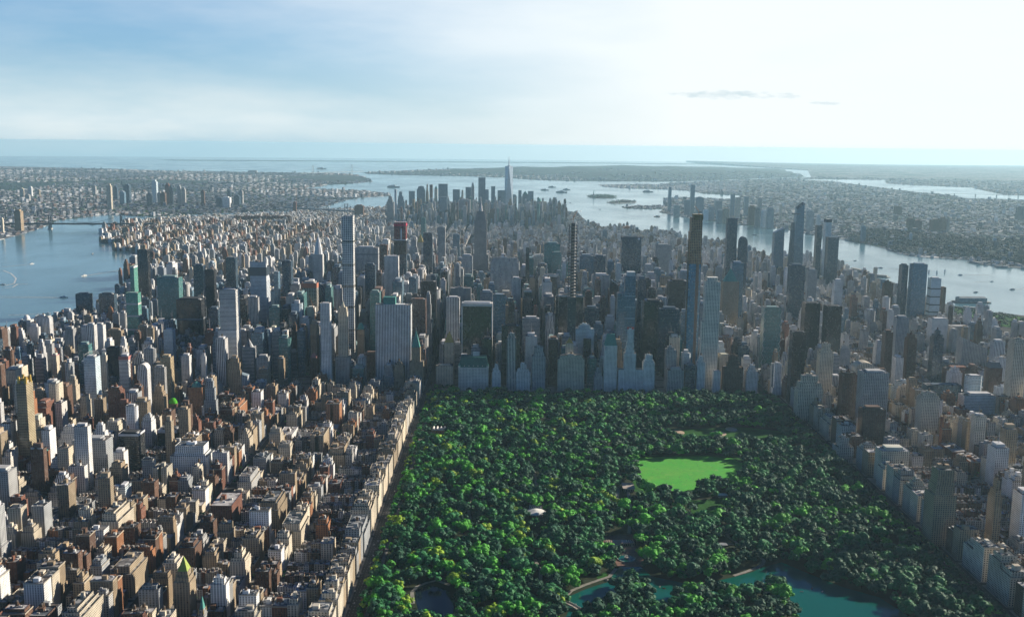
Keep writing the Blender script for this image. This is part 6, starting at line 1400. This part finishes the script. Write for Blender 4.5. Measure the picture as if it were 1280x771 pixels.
BOATS = [(80, 372, 34, 0, 'white cruiser heading right with long wake on left river', 420), (116, 281, 40, 10, 'small ferry near the left river bridge', 160), (141, 281, 46, 185, 'white ferry just right of bridge middle', 0), (116, 317.5, 26, 90, 'small dark barge in mid left river', 0), (152, 383, 40, 0, 'white boat behind green glass tower on left river', 0),
 (1265, 362, 30, 200, 'small dark boat at right on right river with wake', 300), (1220, 365.5, 26, 20, 'small boat left of dark one on right river', 0), (821, 271, 60, 190, 'orange ferry off the far bank point', 0), (943, 293.8, 34, 170, 'fast boat trailing foam before tall dark blue tower', 520), (681, 238, 120, 10, 'ship at left of far harbour group', 0),
 (702, 241, 160, 0, 'longest ship in the far harbour group', 0), (708, 237.5, 110, 0, 'ship at right of far harbour group', 0), (690, 234.5, 120, 0, 'ship at back of far harbour group', 0), (492, 234.4, 190, 0, 'tanker in the bay left of downtown cluster', 0), (810, 240.2, 150, 0, 'long ship left of the isolated far bank tower', 0), (726, 264, 30, 60, 'little white boat off downtown on right river', 90), (750, 262, 26, 10, 'little white boat below the islands', 80), (713, 254, 30, 300, 'little white boat beside downtown end', 70), (402, 211.6, 260, 0, 'ship on the ocean between the far bridge towers', 0),
 (3, 356, 24, 200, 'speedboat leaving curved foam at left edge', 90), (1161, 341.2, 14, 100, 'left white sailboat above river glass towers', 0), (1171, 342, 14, 95, 'middle white sailboat above river glass towers', 0), (1181, 340.5, 14, 80, 'right white sailboat above river glass towers', 0), (1100, 335, 30, 160, 'white ferry midstream left of river glass towers', 240), (1200, 344, 26, 190, 'small launch trailing foam below the far bank piers', 160), (1240, 352, 20, 10, 'tiny launch midstream near right edge', 90), (40, 330, 26, 60, 'small launch in upper left river', 150), (105, 345, 34, 250, 'white ferry going down the middle of left river', 260), (60, 392, 22, 20, 'small launch close to the near left bank', 120), (650, 246, 60, 0, 'barge in the bay right of tallest downtown tower', 0), (1069, 326, 22, 20, 'tiny boat right of the broad dark slab on right river', 100)]
for px, py, L, hd, lab, wk in BOATS: boat(px, py, L, hd, lab, wk, col=(.5, .2, .05) if 'orange' in lab else ((.3, .1, .08) if 'dark' in lab or 'ship' in lab or 'tanker' in lab else (.7, .7, .68)))
for pts in ([(-5, 358), (8, 357), (18, 354), (20, 348), (14, 342), (4, 338)], [(6, 360), (16, 359), (22, 355)]): strip('wake', [ground(*q) for q in pts], 7, .25, m_foam)
for px, py in ((1161, 341), (1171, 341.8), (1181, 340.3)):
    g_ = ground(px, py); m = MB(); z = drop(*g_); m.prism([(g_[0]-5, g_[1]-.3), (g_[0]+5, g_[1]-.3), (g_[0]+5, g_[1]+.3), (g_[0]-5, g_[1]+.3)], z+2, z+19, plain((.78, .78, .76)), True, [(g_[0]-.4, g_[1]-.2), (g_[0]+.4, g_[1]-.2), (g_[0]+.4, g_[1]+.2), (g_[0]-.4, g_[1]+.2)])
    par = [o for o in bpy.data.objects if o.name.startswith('boat') and o.parent is None and abs(o.location.x-ground(px, py+.2)[0]) < 30 and 'sailboat' in o.get('label', '')]
    o = m.build('sail', m_fac)
    if par: bpy.context.view_layer.update(); o.parent = par[0]; o.matrix_parent_inverse = par[0].matrix_world.inverted()
# ------------------------------------------------------------------ things in the park
def P5(lab, cat, name, px, py, z=BASE+.3, rz=0):
    g_ = ground(px, py); return tag(empty(name, g_[0], g_[1], z, rz), lab, cat), g_
t, g_ = P5('round white tented bandshell roof among trees, left part of park', 'canopy', 'event_canopy', 669, 645)
m = MB(); m.cone(0, 0, 5, 6.4, 17, 16, 20, PLAIN); m.cone(0, 0, 6.4, 10, 16, 1.5, 20, PLAIN); m.build('canopy_roof', m_white, t); m = MB()
for a in range(10): m.cone(15*math.cos(a*.628), 15*math.sin(a*.628), 0, 5.2, .35, .3, 6, plain((.5, .5, .5)))
m.build('poles', m_fac, t); m = MB(); m.box(-10, 17, 0, 12, 27, 9, sty('white')); m.build('stage_house', m_fac, t); m = MB(); m.box(14, -6, 0, 30, 6, 5, plain((.5, .5, .48))); m.build('side_tent', m_fac, t)
PADS = [(g_[0], g_[1], 30, 26)]
t, g_ = P5('zigzag roofed pavilion with orange and white walls, upper left park', 'pavilion', 'pavilion', 549, 541)
m = MB()
for i in range(4): m.prism([(-16+i*8, -10), (-8+i*8, -10), (-8+i*8, 10), (-16+i*8, 10)], 6, 11, plain((.62, .60, .56)), True, [(-12.4+i*8, -10), (-11.6+i*8, -10), (-11.6+i*8, 10), (-12.4+i*8, 10)])
m.build('zigzag_roof', m_fac, t); m = MB(); m.box(-15, -9, 0, 15, 9, 6, ((.50, .24, .12), (.2, .2, .2), (4, 5, .5), (.6, 0, 0))); m.build('wall', m_fac, t); PADS.append((g_[0], g_[1], 26, 20))
t, g_ = P5('flat roofed beige pavilion at top of the mall, left of sunlit lawn', 'pavilion', 'pavilion', 785, 613)
m = MB(); m.box(-9, -14, 0, 9, 14, 6, ((.4, .36, .3), (.06, .06, .06), (3, 5, .5), (.7, 0, 0))); m.build('wall', m_fac, t); m = MB(); m.box(-11, -16, 6.003, 11, 16, 7, plain((.48, .42, .36)), True); m.build('roof', m_fac, t); PADS.append((g_[0], g_[1], 18, 26))
t, g_ = P5('small white roofed kiosk right of the sunlit lawn', 'kiosk', 'kiosk', 903, 622)
m = MB(); m.box(-8, -5, 0, 8, 5, 4, plain((.3, .28, .25))); m.build('wall', m_fac, t); m = MB(); m.prism(rectP(-9, -6, 9, 6), 4.002, 6, plain((.6, .6, .6)), True, rectP(-4, -1, 4, 1)); m.build('roof', m_fac, t); PADS.append((g_[0], g_[1], 14, 14))
t, g_ = P5('white roofed hut by the winding path above the lake', 'hut', 'hut', 903, 684)
m = MB(); m.box(-6, -4, 0, 6, 4, 3.4, plain((.25, .22, .18))); m.build('wall', m_fac, t); m = MB(); m.prism(rectP(-7, -5, 7, 5), 3.402, 5.5, plain((.65, .65, .62)), True, rectP(-5, -.3, 5, .3)); m.build('roof', m_fac, t); PADS.append((g_[0], g_[1], 12, 14))
# fountain on the terrace
t, g_ = P5('round stone fountain with statue on the brick terrace by the lake', 'fountain', 'fountain', 783, 700, BASE+.42)
m = MB(); n = 24
for k in range(n):
    a0, a1 = 2*math.pi*k/n, 2*math.pi*(k+1)/n
    m.face([(14*math.cos(a0), 14*math.sin(a0), 0), (14*math.cos(a1), 14*math.sin(a1), 0), (14*math.cos(a1), 14*math.sin(a1), .9), (14*math.cos(a0), 14*math.sin(a0), .9)], None, plain((.42, .4, .36)))
    m.face([(14*math.cos(a0), 14*math.sin(a0), .9), (14*math.cos(a1), 14*math.sin(a1), .9), (13*math.cos(a1), 13*math.sin(a1), .9), (13*math.cos(a0), 13*math.sin(a0), .9)], None, plain((.5, .48, .43)))
m.build('basin_rim', m_fac, t); m = MB(); m.cone(0, 0, .1, .5, 13, 13, 24, PLAIN); m.build('basin_water', m_lake, t)
m = MB(); m.cone(0, 0, .4, 2.4, 1.6, 1.2, 10, plain((.3, .3, .28))); m.cone(0, 0, 2.4, 3, .8, 3.6, 14, plain((.3, .3, .28))); m.cone(0, 0, 3, 5, .9, .7, 10, plain((.3, .3, .28))); m.cone(0, 0, 5, 5.4, .6, 2, 12, plain((.3, .3, .28))); m.cone(0, 0, 5.4, 7.8, .5, .25, 8, plain((.12, .16, .14))); m.build('centre_tiers', m_fac, t)
t, g_ = P5('stone arcade wall with stairs behind the fountain terrace', 'terrace', 'terrace_arcade', 773, 684)
m = MB(); m.box(-20, 0, 0, -6, 14, 5, ((.40, .30, .22), (.03, .03, .03), (3.4, 5, .6), (.7, 0, 0))); m.box(4, 0, 0, 26, 14, 5, ((.40, .30, .22), (.03, .03, .03), (3.4, 5, .6), (.7, 0, 0))); m.build('arcade', m_fac, t); m = MB()
for k in range(10): m.box(-5.9, k*1.3, 0, 3.9, k*1.3+1.3, .5+k*.5, plain((.45, .36, .28)))
m.build('stairs', m_fac, t)
# white bow bridge
ga, gb = ground(693, 752), ground(725, 765); L = math.dist(ga, gb); t = tag(empty('footbridge', ga[0], ga[1], BASE+.3, math.atan2(gb[1]-ga[1], gb[0]-ga[0])), 'white arched footbridge over the lake narrows, bottom centre', 'footbridge')
m = MB(); mr = MB(); n = 12
for k in range(n):
    f0, f1 = k/n, (k+1)/n; z0, z1 = 1+2.6*math.sin(math.pi*f0), 1+2.6*math.sin(math.pi*f1); a, c = L*f0, L*f1
    m.face([(a, -3.4, z0), (c, -3.4, z1), (c, 3.4, z1), (a, 3.4, z0)], None, plain((.5, .42, .34))); m.face([(a, 3.4, z0-.9), (c, 3.4, z1-.9), (c, -3.4, z1-.9), (a, -3.4, z0-.9)], None, plain((.6, .58, .54)))
    for s in (-1, 1):
        for y_ in (3.4, 3.8): mr.face([(a, s*y_, z0-1), (c, s*y_, z1-1), (c, s*y_, z1+1.3), (a, s*y_, z0+1.3)], None, plain((.75, .74, .70)))
        mr.face([(a, s*3.4, z0+1.3), (c, s*3.4, z1+1.3), (c, s*3.8, z1+1.3), (a, s*3.8, z0+1.3)], None, plain((.75, .74, .70)))
        if k % 3 == 0: mr.cone(a+1, s*3.6, z0+1, z0+2.4, .8, .5, 8, plain((.75, .74, .70)))
m.build('arched_deck', m_fac, t); mr.build('balustrade', m_fac, t)
t, g_ = P5('boulder strewn point jutting into the lake left of terrace', 'rock outcrop', 'rock_outcrop', 762, 727)
bmr = bmesh.new()
for k in range(7):
    mt = Matrix.Translation((rnd.uniform(-5, 5), rnd.uniform(-3, 3), 0)) @ Matrix.Diagonal((rnd.uniform(1.5, 3), rnd.uniform(1.5, 3), rnd.uniform(.8, 1.8), 1)); bmesh.ops.create_icosphere(bmr, subdivisions=2, radius=1, matrix=mt)
for v in bmr.verts: v.co += Vector((rnd.uniform(-.2, .2), rnd.uniform(-.2, .2), rnd.uniform(-.15, .15)))
me = bpy.data.meshes.new('boulders'); bmr.to_mesh(me); bmr.free(); me.materials.append(simple('grey_schist', (.22, .22, .21), .9, 0, .6)); o = bpy.data.objects.new('boulders', me); COL.objects.link(o); o.parent = t
for i, (px, py) in enumerate(((1002, 741), (1015, 737), (825, 735), (830, 737), (1028, 741), (765, 724), (948, 712))):
    t, g_ = P5('rowboat %s on the dark green lake' % ('near the left bank', 'in mid water', 'left in the narrow arm', 'right in the narrow arm', 'in the sunlit reach', 'by the rock point', 'below the winding path')[i], 'rowboat', 'rowboat', px, py, BASE+.3, rnd.uniform(0, 3))
    m = MB(); Q = [(-2.4, -.6), (.8, -.75), (2.6, 0), (.8, .75), (-2.4, .6)]; m.prism([(a*.9, c*.7) for a, c in Q], -.1, .55, plain((.35, .12, .08) if i % 2 else (.6, .6, .58)), False, Q); m.face([(a*.93, c*.8, .15) for a, c in Q], None, plain((.3, .25, .2))); m.build('hull', m_fac, t); m = MB(); m.box(-.9, -.55, .35, -.5, .55, .45, plain((.3, .2, .1))); m.build('thwart', m_fac, t)

# people sunning on the lawn: one small standing body, copied
def person_mesh(c, name):
    m = MB(); skin = plain((.35, .22, .15)); m.cone(0, 0, .95, 1.45, .17, .22, 8, plain(c)); m.cone(0, 0, 1.45, 1.55, .08, .07, 6, skin); m.cone(0, 0, 1.55, 1.66, .07, .11, 8, skin); m.cone(0, 0, 1.66, 1.8, .11, .05, 8, plain((.06, .04, .03)))
    for s in (-1, 1): m.cone(s*.09, 0, .02, .96, .07, .1, 6, plain((.08, .1, .16))); m.cone(s*.25, .02, .75, 1.44, .035, .06, 6, skin)
    o = m.build('person', m_fac); return o
pa = person_mesh((.75, .75, .72), 'w'); bxm = bbox(MEADOW); rp = random.Random(8); n = 0; first = True
while n < 70:
    x, y = rp.uniform(bxm[0], bxm[2]), rp.uniform(bxm[1], bxm[3])
    if not inpoly(x, y, MEADOW): continue
    o = pa if first else pa.copy()
    if not first: COL.objects.link(o)
    first = False; o.location = (x, y, BASE+.3+drop(x, y)); o.rotation_euler.z = rp.uniform(0, 6); tag(o, 'tiny person in pale top standing on the sunlit lawn', 'person', 'people scattered on the sunlit lawn'); n += 1

# cars on the two park avenues: body, cabin and wheels in one small mesh each
def car_mesh(c):
    m = MB(); B = plain(c, .5); m.box(-.9, -2.2, .35, .9, 2.2, .85, B); m.prism(rectP(-.82, -1.3, .82, 1.5), .85, 1.42, plain((.02, .025, .03), .9), True, rectP(-.66, -.7, .66, .9)); m.box(-.64, -.66, 1.42, .64, .86, 1.46, B)
    for sx in (-.85, .72):
        for sy in (-1.4, 1.4):
            P = [(sx, sy+.33*math.cos(a*.785), .33+.33*math.sin(a*.785)) for a in range(8)]; Q = [(sx+.14, q[1], q[2]) for q in P]; K = plain((.02, .02, .02))
            m.face(P[::-1], None, K); m.face(Q, None, K)
            for a in range(8): b_ = (a+1) % 8; m.face([P[a], P[b_], Q[b_], Q[a]], None, K)
    return m.build('car', m_fac)
protos = [(car_mesh((.62, .62, .62)), 'white'), (car_mesh((.03, .03, .035)), 'black'), (car_mesh((.55, .36, .03)), 'yellow'), (car_mesh((.25, .26, .28)), 'grey')]; used = set(); rc_ = random.Random(4); n = 0
for ax, lanes, ya, yb, st_ in ((-28, (-9, -4.4, 0, 4.2, 8.6), -1240, -20, 'on park avenue at left'), (842, (-8, -3.4, 1.4, 6), -1150, -20, 'on shaded park avenue at right'), (-27, (-7, -2.5, 2, 6.5), 20, 600, 'on the avenue between towers beyond park')):
    y = ya
    while y < yb and n < 285:
        y += rc_.uniform(9, 30); ln = rc_.choice(lanes); i = rc_.choice([0, 0, 1, 1, 2, 3]); o, c = protos[i]
        if i in used: o = o.copy(); COL.objects.link(o)
        used.add(i); o.location = (ax+ln, y, BASE+.01+drop(ax, y)); tag(o, '%s car %s' % (c, st_), 'car', 'cars on the avenues along the park'); n += 1
m = MB()
for ax in (-28, 842):
    for q in (-6.7, -2.2, 2.1, 6.4):
        y = -1300
        while y < 500 if ax < 0 else y < -30: m.face([(ax+q-.1, y, BASE+.02+drop(ax, y)), (ax+q+.1, y, BASE+.02+drop(ax, y)), (ax+q+.1, y+3, BASE+.02+drop(ax, y)), (ax+q-.1, y+3, BASE+.02+drop(ax, y))]); y += 9
o = m.build('lane_markings', m_paint, attrs=False); o['kind'] = 'structure'
m = MB()
for x0, x1 in ((-14, -8), (820, 826)): m.box(x0, -1600, BASE-.3, x1, -18, BASE+.17, PLAIN)
o = m.build('park_sidewalk', m_pave, attrs=False); o['kind'] = 'structure'
m = MB(); m.box(-13.4, -1600, BASE, -12.8, -18, BASE+1.3, plain((.12, .11, .10))); tag(m.build('stone_wall', m_fac), 'low dark stone wall along the left edge of park', 'wall')
m = MB(); m.box(824.6, -1600, BASE, 825.2, -18, BASE+1.3, plain((.12, .11, .10))); tag(m.build('stone_wall', m_fac), 'low dark stone wall along the right edge of park', 'wall')

# ------------------------------------------------------------------ trees
def leafmat(name, use_obj):
    m, t, p = newmat(name)
    if use_obj: oi = t.new('ShaderNodeObjectInfo'); c = oi.outputs['Color']
    else: c = attr(t, 'tc')
    geo = t.new('ShaderNodeNewGeometry'); c = t.mix(1.0, c, t.ramp(t.noise(geo.outputs['Position'], .45, 3, .6), .3, .7, .62, 1.4), 'MULTIPLY')
    t.l.new(c, p.inputs['Base Color']); p.inputs['Roughness'].default_value = .7; p.inputs['Specular IOR Level'].default_value = .25
    return m
m_leafo = leafmat('foliage', True); m_leafa = leafmat('foliage_mass', False)
def crown_arrays(seed, nlobe, ncard, card, sub):
    """unit crown (radius 1, centred .75 above trunk top): lumpy lobes with leaf clumps standing out of them"""
    r = random.Random(seed); V = []; F3 = []; F4 = []; lobes = []
    for i in range(nlobe):
        a = 2*math.pi*i/nlobe*1.0+r.uniform(-.4, .4); q = r.uniform(.3, .9) if i else 0
        lobes.append((q*math.cos(a), q*math.sin(a), r.uniform(-.25, .40) if i else .38, r.uniform(.22, .52)))
    bm = bmesh.new()
    for lx, ly, lz, lr in lobes: bmesh.ops.create_icosphere(bm, subdivisions=sub, radius=lr, matrix=Matrix.Translation((lx, ly, lz)))
    for v in bm.verts: k = r.uniform(-.07, .07); v.co += Vector((r.uniform(-.05, .05)+v.co.x*k, r.uniform(-.05, .05)+v.co.y*k, r.uniform(-.05, .05)))
    bm.verts.ensure_lookup_table(); V = [tuple(v.co) for v in bm.verts]; F3 = [tuple(v.index for v in f.verts) for f in bm.faces]; bm.free()
    for _ in range(ncard):
        lx, ly, lz, lr = r.choice(lobes); th = r.uniform(0, 6.283); u = r.uniform(-.35, 1); s = math.sqrt(1-u*u); d = Vector((s*math.cos(th), s*math.sin(th), u)); c = Vector((lx, ly, lz))+d*lr*r.uniform(1.0, 1.22)
        nrm = (d+Vector((r.uniform(-.7, .7), r.uniform(-.7, .7), r.uniform(-.5, .8)))).normalized(); e1 = nrm.orthogonal().normalized(); e1 = (Matrix.Rotation(r.uniform(0, 6.28), 3, nrm) @ e1); e2 = nrm.cross(e1); k = card*r.uniform(.6, 1.3); n = len(V)
        V += [tuple(c+e1*k), tuple(c+e2*k*.8), tuple(c-e1*k), tuple(c-e2*k*.8)]; F4.append((n, n+1, n+2, n+3))
    return np.array(V, dtype=np.float32), F3, F4
def crown_mesh(i):
    V, F3, F4 = crown_arrays(100+i, 8, 230, .11, 2); me = bpy.data.meshes.new('crown'); me.from_pydata([tuple(map(float, v)) for v in V], [], F3+F4); me.materials.append(m_leafo); return me
def trunk_mesh():
    m = MB(); m.cone(0, 0, -.5, 1.0, .055, .035, 7, PLAIN); 
    for a in range(5): m.bar((0, 0, .7), (.4*math.cos(a*1.257), .4*math.sin(a*1.257), 1.15), .018, PLAIN, 5)
    o = m.build('trunk', m_bark, attrs=False); me = o.data; bpy.data.objects.remove(o); return me
CM = [crown_mesh(i) for i in range(8)]; TM = trunk_mesh()
rt_ = random.Random(21); TREES = []
lawnpolys = [MEADOW, FIELD, LAWN2, LAWN3, LAKE, POND, PLAZA]
boxes = [bbox(q) for q in lawnpolys]
def onpath(x, y):
    for P_ in PW:
        for a, c in zip(P_, P_[1:]):
            vx, vy = c[0]-a[0], c[1]-a[1]; L2 = vx*vx+vy*vy; f = max(0, min(1, ((x-a[0])*vx+(y-a[1])*vy)/L2)); 
            if (a[0]+f*vx-x)**2+(a[1]+f*vy-y)**2 < 42: return True
    return False
def shade_(x, y):
    """species colour with painted shade: mostly deep green, some light and some yellowish"""
    v = math.sin(x*.013+1.1)*math.cos(y*.011+.4)+.6*math.sin(x*.031-y*.027); q = rt_.random()-.10+max(0, x)*.00035  # greens darken to the right, shade painted into the colours
    if q < .03+.05*v: return (.20, .33, .02), 'yellow-green'
    if q < .26+.12*v: return (.06, .29, .022), 'light green'
    if q < .62: return (.014, .13, .035), 'mid green'
    return (.006, .062, .028), 'dark green'
y = -1560.0
while y < -24:
    x = 0.0
    while x < 822:
        xx, yy = x+rt_.uniform(-6.5, 6.5), y+rt_.uniform(-6.5, 6.5); x += 13.6
        if xx < -4 or xx > 817: continue
        ok = True
        for q, bb_ in zip(lawnpolys, boxes):
            if bb_[0] < xx < bb_[2] and bb_[1] < yy < bb_[3] and inpoly(xx, yy, q): ok = False; break
        if not ok or onpath(xx, yy): continue
        if any(abs(xx-a) < c/2+8 and -f/2-50 < yy-b_ < f/2+7 for a, b_, c, f in PADS): continue
        gap = math.sin(xx*.021+2)*math.sin(yy*.017)+.5*math.sin(xx*.05+yy*.04)
        if rt_.random() < .03+(.25 if gap > 1.0 else 0): continue
        p0 = proj(xx, yy, 15)
        if not (-40 < p0[0] < 1320 and p0[1] < 800): continue
        rr = rt_.choice([6, 7.5, 9, 10.5, 12, 14])*rt_.uniform(.9, 1.15); TREES.append((xx, yy, rr, rr*rt_.uniform(.95, 1.3)+rt_.uniform(2, 9), p0))
    y += 13.6
for xe in (-17.5, 829.5):
    ye = -1500
    while ye < -22:
        ye += rt_.uniform(8, 13); rr = rt_.uniform(5, 8); x_ = xe+rt_.uniform(-2, 2); p0 = proj(x_, ye, 12)
        if -40 < p0[0] < 1320 and p0[1] < 800: TREES.append((x_, ye, rr, rr*1.1+rt_.uniform(3, 6), p0))
# islet trees standing in the lake narrows
for _ in range(26):
    g_ = ground(rt_.uniform(784, 812), rt_.uniform(735, 768)); TREES.append((g_[0], g_[1], rt_.uniform(5, 8), rt_.uniform(9, 14), proj(g_[0], g_[1], 10)))
isl = [ground(q[0], q[1]) for q in ((781, 726), (800, 723), (818, 745), (816, 775), (770, 775), (772, 755))]
sheet('islet_ground', isl, BASE+.6, m_park, 200)
def size_k(T): return T[2]/math.dist((T[0], T[1], 15), CAM)
vis = [T for T in TREES if 4 < T[4][0] < 1276 and T[4][1] < 768]
vis.sort(key=lambda T: -size_k(T)); ind = vis[:298]; ids = set(id(T) for T in ind); mass = [T for T in TREES if id(T) not in ids]
def region(T):
    px, py = T[4]; a = 'beside the left avenue' if px < 520 else ('around the dark pond' if px < 600 else ('left of the lake bridge' if px < 700 else ('by the lake narrows' if px < 830 else ('between the lake arms' if px < 1000 else 'in shade beyond the lake'))))
    return a+(' at the bottom edge' if py > 740 else ('' if py > 700 else ', set further back'))
for i, T in enumerate(ind):
    x, y, rr, ht, _ = T; col, cn = shade_(x, y); t = empty('tree', x, y, BASE+.15+drop(x, y), rt_.uniform(0, 6.28)); tag(t, '%s leafy tree %s' % (cn, region(T)), 'tree', 'leafy trees in the near part of the park')
    o = bpy.data.objects.new('crown', CM[i % 8]); COL.objects.link(o); o.parent = t; o.location = (0, 0, ht-rr*.55); o.scale = (rr, rr, rr*rt_.uniform(.75, 1)); k = rt_.uniform(.8, 1.25); o.color = tuple(q*k for q in col)+(1,)
    o = bpy.data.objects.new('trunk', TM); COL.objects.link(o); o.parent = t; hh = ht-rr*.55; o.scale = (hh*.9, hh*.9, hh)
def treemass(name, L, label, variants, cat='trees', dark=1.0):
    Vs, Ls, Tt, Cs = [], [], [], []; off = 0
    for T in L:
        V, F3, F4 = variants[rt_.randrange(len(variants))]; x, y, rr, ht = T[:4]; an = rt_.uniform(0, 6.28); ca, sa = math.cos(an), math.sin(an); S = V*np.array([rr, rr, rr*rt_.uniform(.75, 1)], dtype=np.float32)
        W_ = np.stack([S[:, 0]*ca-S[:, 1]*sa+x, S[:, 0]*sa+S[:, 1]*ca+y, S[:, 2]+ht-rr*.55+(T[5] if len(T) > 5 else BASE+drop(x, y))], 1); Vs.append(W_)
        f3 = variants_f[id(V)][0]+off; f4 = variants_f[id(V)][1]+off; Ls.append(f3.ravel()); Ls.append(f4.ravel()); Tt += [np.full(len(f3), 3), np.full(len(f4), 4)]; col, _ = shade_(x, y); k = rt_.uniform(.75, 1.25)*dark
        if dark < 1: col = (col[0]*.4+.02, col[1]*.5+.02, col[2]+.025)  # greens dulled and blued, distance haze mixed into the colour
        Cs.append(np.tile(np.array([col[0]*k, col[1]*k, col[2]*k, 1], dtype=np.float32), (len(f3)+len(f4), 1))); off += len(V)
    V = np.concatenate(Vs).astype(np.float32); Lp = np.concatenate(Ls).astype(np.int32); To = np.concatenate(Tt).astype(np.int32); C = np.concatenate(Cs)
    me = bpy.data.meshes.new(name); me.vertices.add(len(V)); me.vertices.foreach_set('co', V.ravel()); me.loops.add(len(Lp)); me.loops.foreach_set('vertex_index', Lp); me.polygons.add(len(To)); me.polygons.foreach_set('loop_start', np.concatenate([[0], np.cumsum(To)[:-1]]).astype(np.int32)); me.polygons.foreach_set('loop_total', To)
    me.update(calc_edges=True); a_ = me.attributes.new('tc', 'FLOAT_COLOR', 'FACE'); a_.data.foreach_set('color', C.ravel()); me.materials.append(m_leafa); o = bpy.data.objects.new(name, me); COL.objects.link(o); tag(o, label, cat, kind='stuff'); return o
variants_f = {}
def mkvar(args):
    V, F3, F4 = crown_arrays(*args); variants_f[id(V)] = (np.array(F3, dtype=np.int32), np.array(F4, dtype=np.int32).reshape(-1, 4)); return (V, F3, F4)
VM = [mkvar((300+i, 5, 90, .15, 1)) for i in range(7)]; VF = [mkvar((400+i, 3, 14, .25, 1)) for i in range(4)]
print('park trees', len(TREES), 'mass', len(mass))
treemass('park_woodland', mass, 'dense green woodland filling the park beyond the near trees', VM)
# street trees, river parks, wooded bluff
st_ = []
for _ in range(2600):
    k = rt_.randrange(-17, 12); x = rt_.choice([rt_.uniform(-1300, -60), rt_.uniform(870, 1800)]); y = 80.5*k+rt_.choice([-6.5, 6.5])
    p0 = proj(x, y, 6)
    if -20 < p0[0] < 1300 and p0[1] < 800 and not hits(x-3, y-3, x+3, y+3): st_.append((x, y, rt_.uniform(2.4, 4), rt_.uniform(6, 10)))
treemass('street_trees', st_, 'small dark street trees lining the side streets', VF)
def scatter(poly, n, r0, r1, zf=None):
    b_ = bbox(poly); out = []; k = 0
    while len(out) < n and k < n*30:
        k += 1; x, y = rt_.uniform(b_[0], b_[2]), rt_.uniform(b_[1], b_[3])
        if inpoly(x, y, poly): rr = rt_.uniform(r0, r1); out.append((x, y, rr, rr*1.3, None, BASE+drop(x, y)+(zf(x, y) if zf else 0)))
    return out
ERP = gpoly([(143, 309), (141, 299), (145, 289), (156, 283), (188, 278), (186, 286), (168, 290), (160, 297), (157, 306)])
sheet('river_park_ground', ERP, BASE+.2, m_park, 300)
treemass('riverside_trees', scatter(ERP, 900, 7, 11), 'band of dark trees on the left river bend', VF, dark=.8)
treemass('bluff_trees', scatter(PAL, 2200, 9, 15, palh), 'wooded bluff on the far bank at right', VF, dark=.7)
treemass('waterfront_trees', scatter(WFRONT, 260, 5, 9), 'green strip of trees on the near right river bank', VF)
treemass('island_trees', scatter(LIB, 160, 10, 15)+scatter(ELL, 60, 8, 12), 'trees on the two harbour islands', VF)
sq = [ground(*q) for q in ((292, 297.5), (342, 297.5), (342, 295), (292, 295))]
treemass('square_trees', scatter([(-1290, 3380), (-1030, 3380), (-1030, 3520), (-1290, 3520)], 120, 6, 10)+scatter([(60, 2600), (200, 2600), (200, 2760), (60, 2760)], 60, 6, 10), 'small groves of trees in city squares', VF)
dist = []
for _ in range(2600):
    px, py = rt_.choice([(rt_.uniform(-20, 380), rt_.uniform(222, 285)), (rt_.uniform(1040, 1300), rt_.uniform(240, 330))]); g_ = ground(px, py)
    if (px < 500 and inpoly(g_[0], g_[1], BROOK)) or (px > 900 and inpoly(g_[0], g_[1], NJ) and not inpoly(g_[0], g_[1], NBAY)): k = 1+math.hypot(*g_)/9000; dist.append((g_[0], g_[1], rt_.uniform(6, 10)*k, rt_.uniform(7, 11)*k**.5, None, BASE+drop(*g_)+(palh(*g_) if px > 900 and inpoly(g_[0], g_[1], PAL) else (njh(*g_) if px > 900 else 0))))
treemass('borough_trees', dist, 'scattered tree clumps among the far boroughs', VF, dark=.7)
# rooftop gardens are left to the roofs; small green plaza trees by the park corner
treemass('plaza_trees', scatter([(-12, 22), (40, 22), (40, 88), (-12, 88)], 26, 4, 6), 'dark plaza trees in front of the green roofed hotel corner', VF)

# ------------------------------------------------------------------ the air
m_air = bpy.data.materials.new('hazy_air'); m_air.use_nodes = True; t = NT(m_air.node_tree); t.n.clear()
out = t.new('ShaderNodeOutputMaterial'); pv = t.new('ShaderNodeVolumePrincipled'); pv.inputs['Color'].default_value = HAZE_COL; pv.inputs['Density'].default_value = HAZE_D; pv.inputs['Anisotropy'].default_value = HAZE_G
t.l.new(pv.outputs[0], out.inputs['Volume'])
HX, HZ0, HZ1 = 59000, drop(58000, 0)-2, 632
bpy.context.view_layer.update()
me = bpy.data.meshes.new('haze'); v = [(a*HX, b_*HX, c) for c in (HZ0, HZ1) for a, b_ in ((-1, -1), (1, -1), (1, 1), (-1, 1))]
me.from_pydata(v, [], [(3, 2, 1, 0), (4, 5, 6, 7), (0, 1, 5, 4), (1, 2, 6, 5), (2, 3, 7, 6), (3, 0, 4, 7)]); me.materials.append(m_air)
o = bpy.data.objects.new('haze', me); COL.objects.link(o); tag(o, 'pale blue summer haze over the whole city', 'haze', kind='stuff')
print('objects', len(bpy.data.objects))
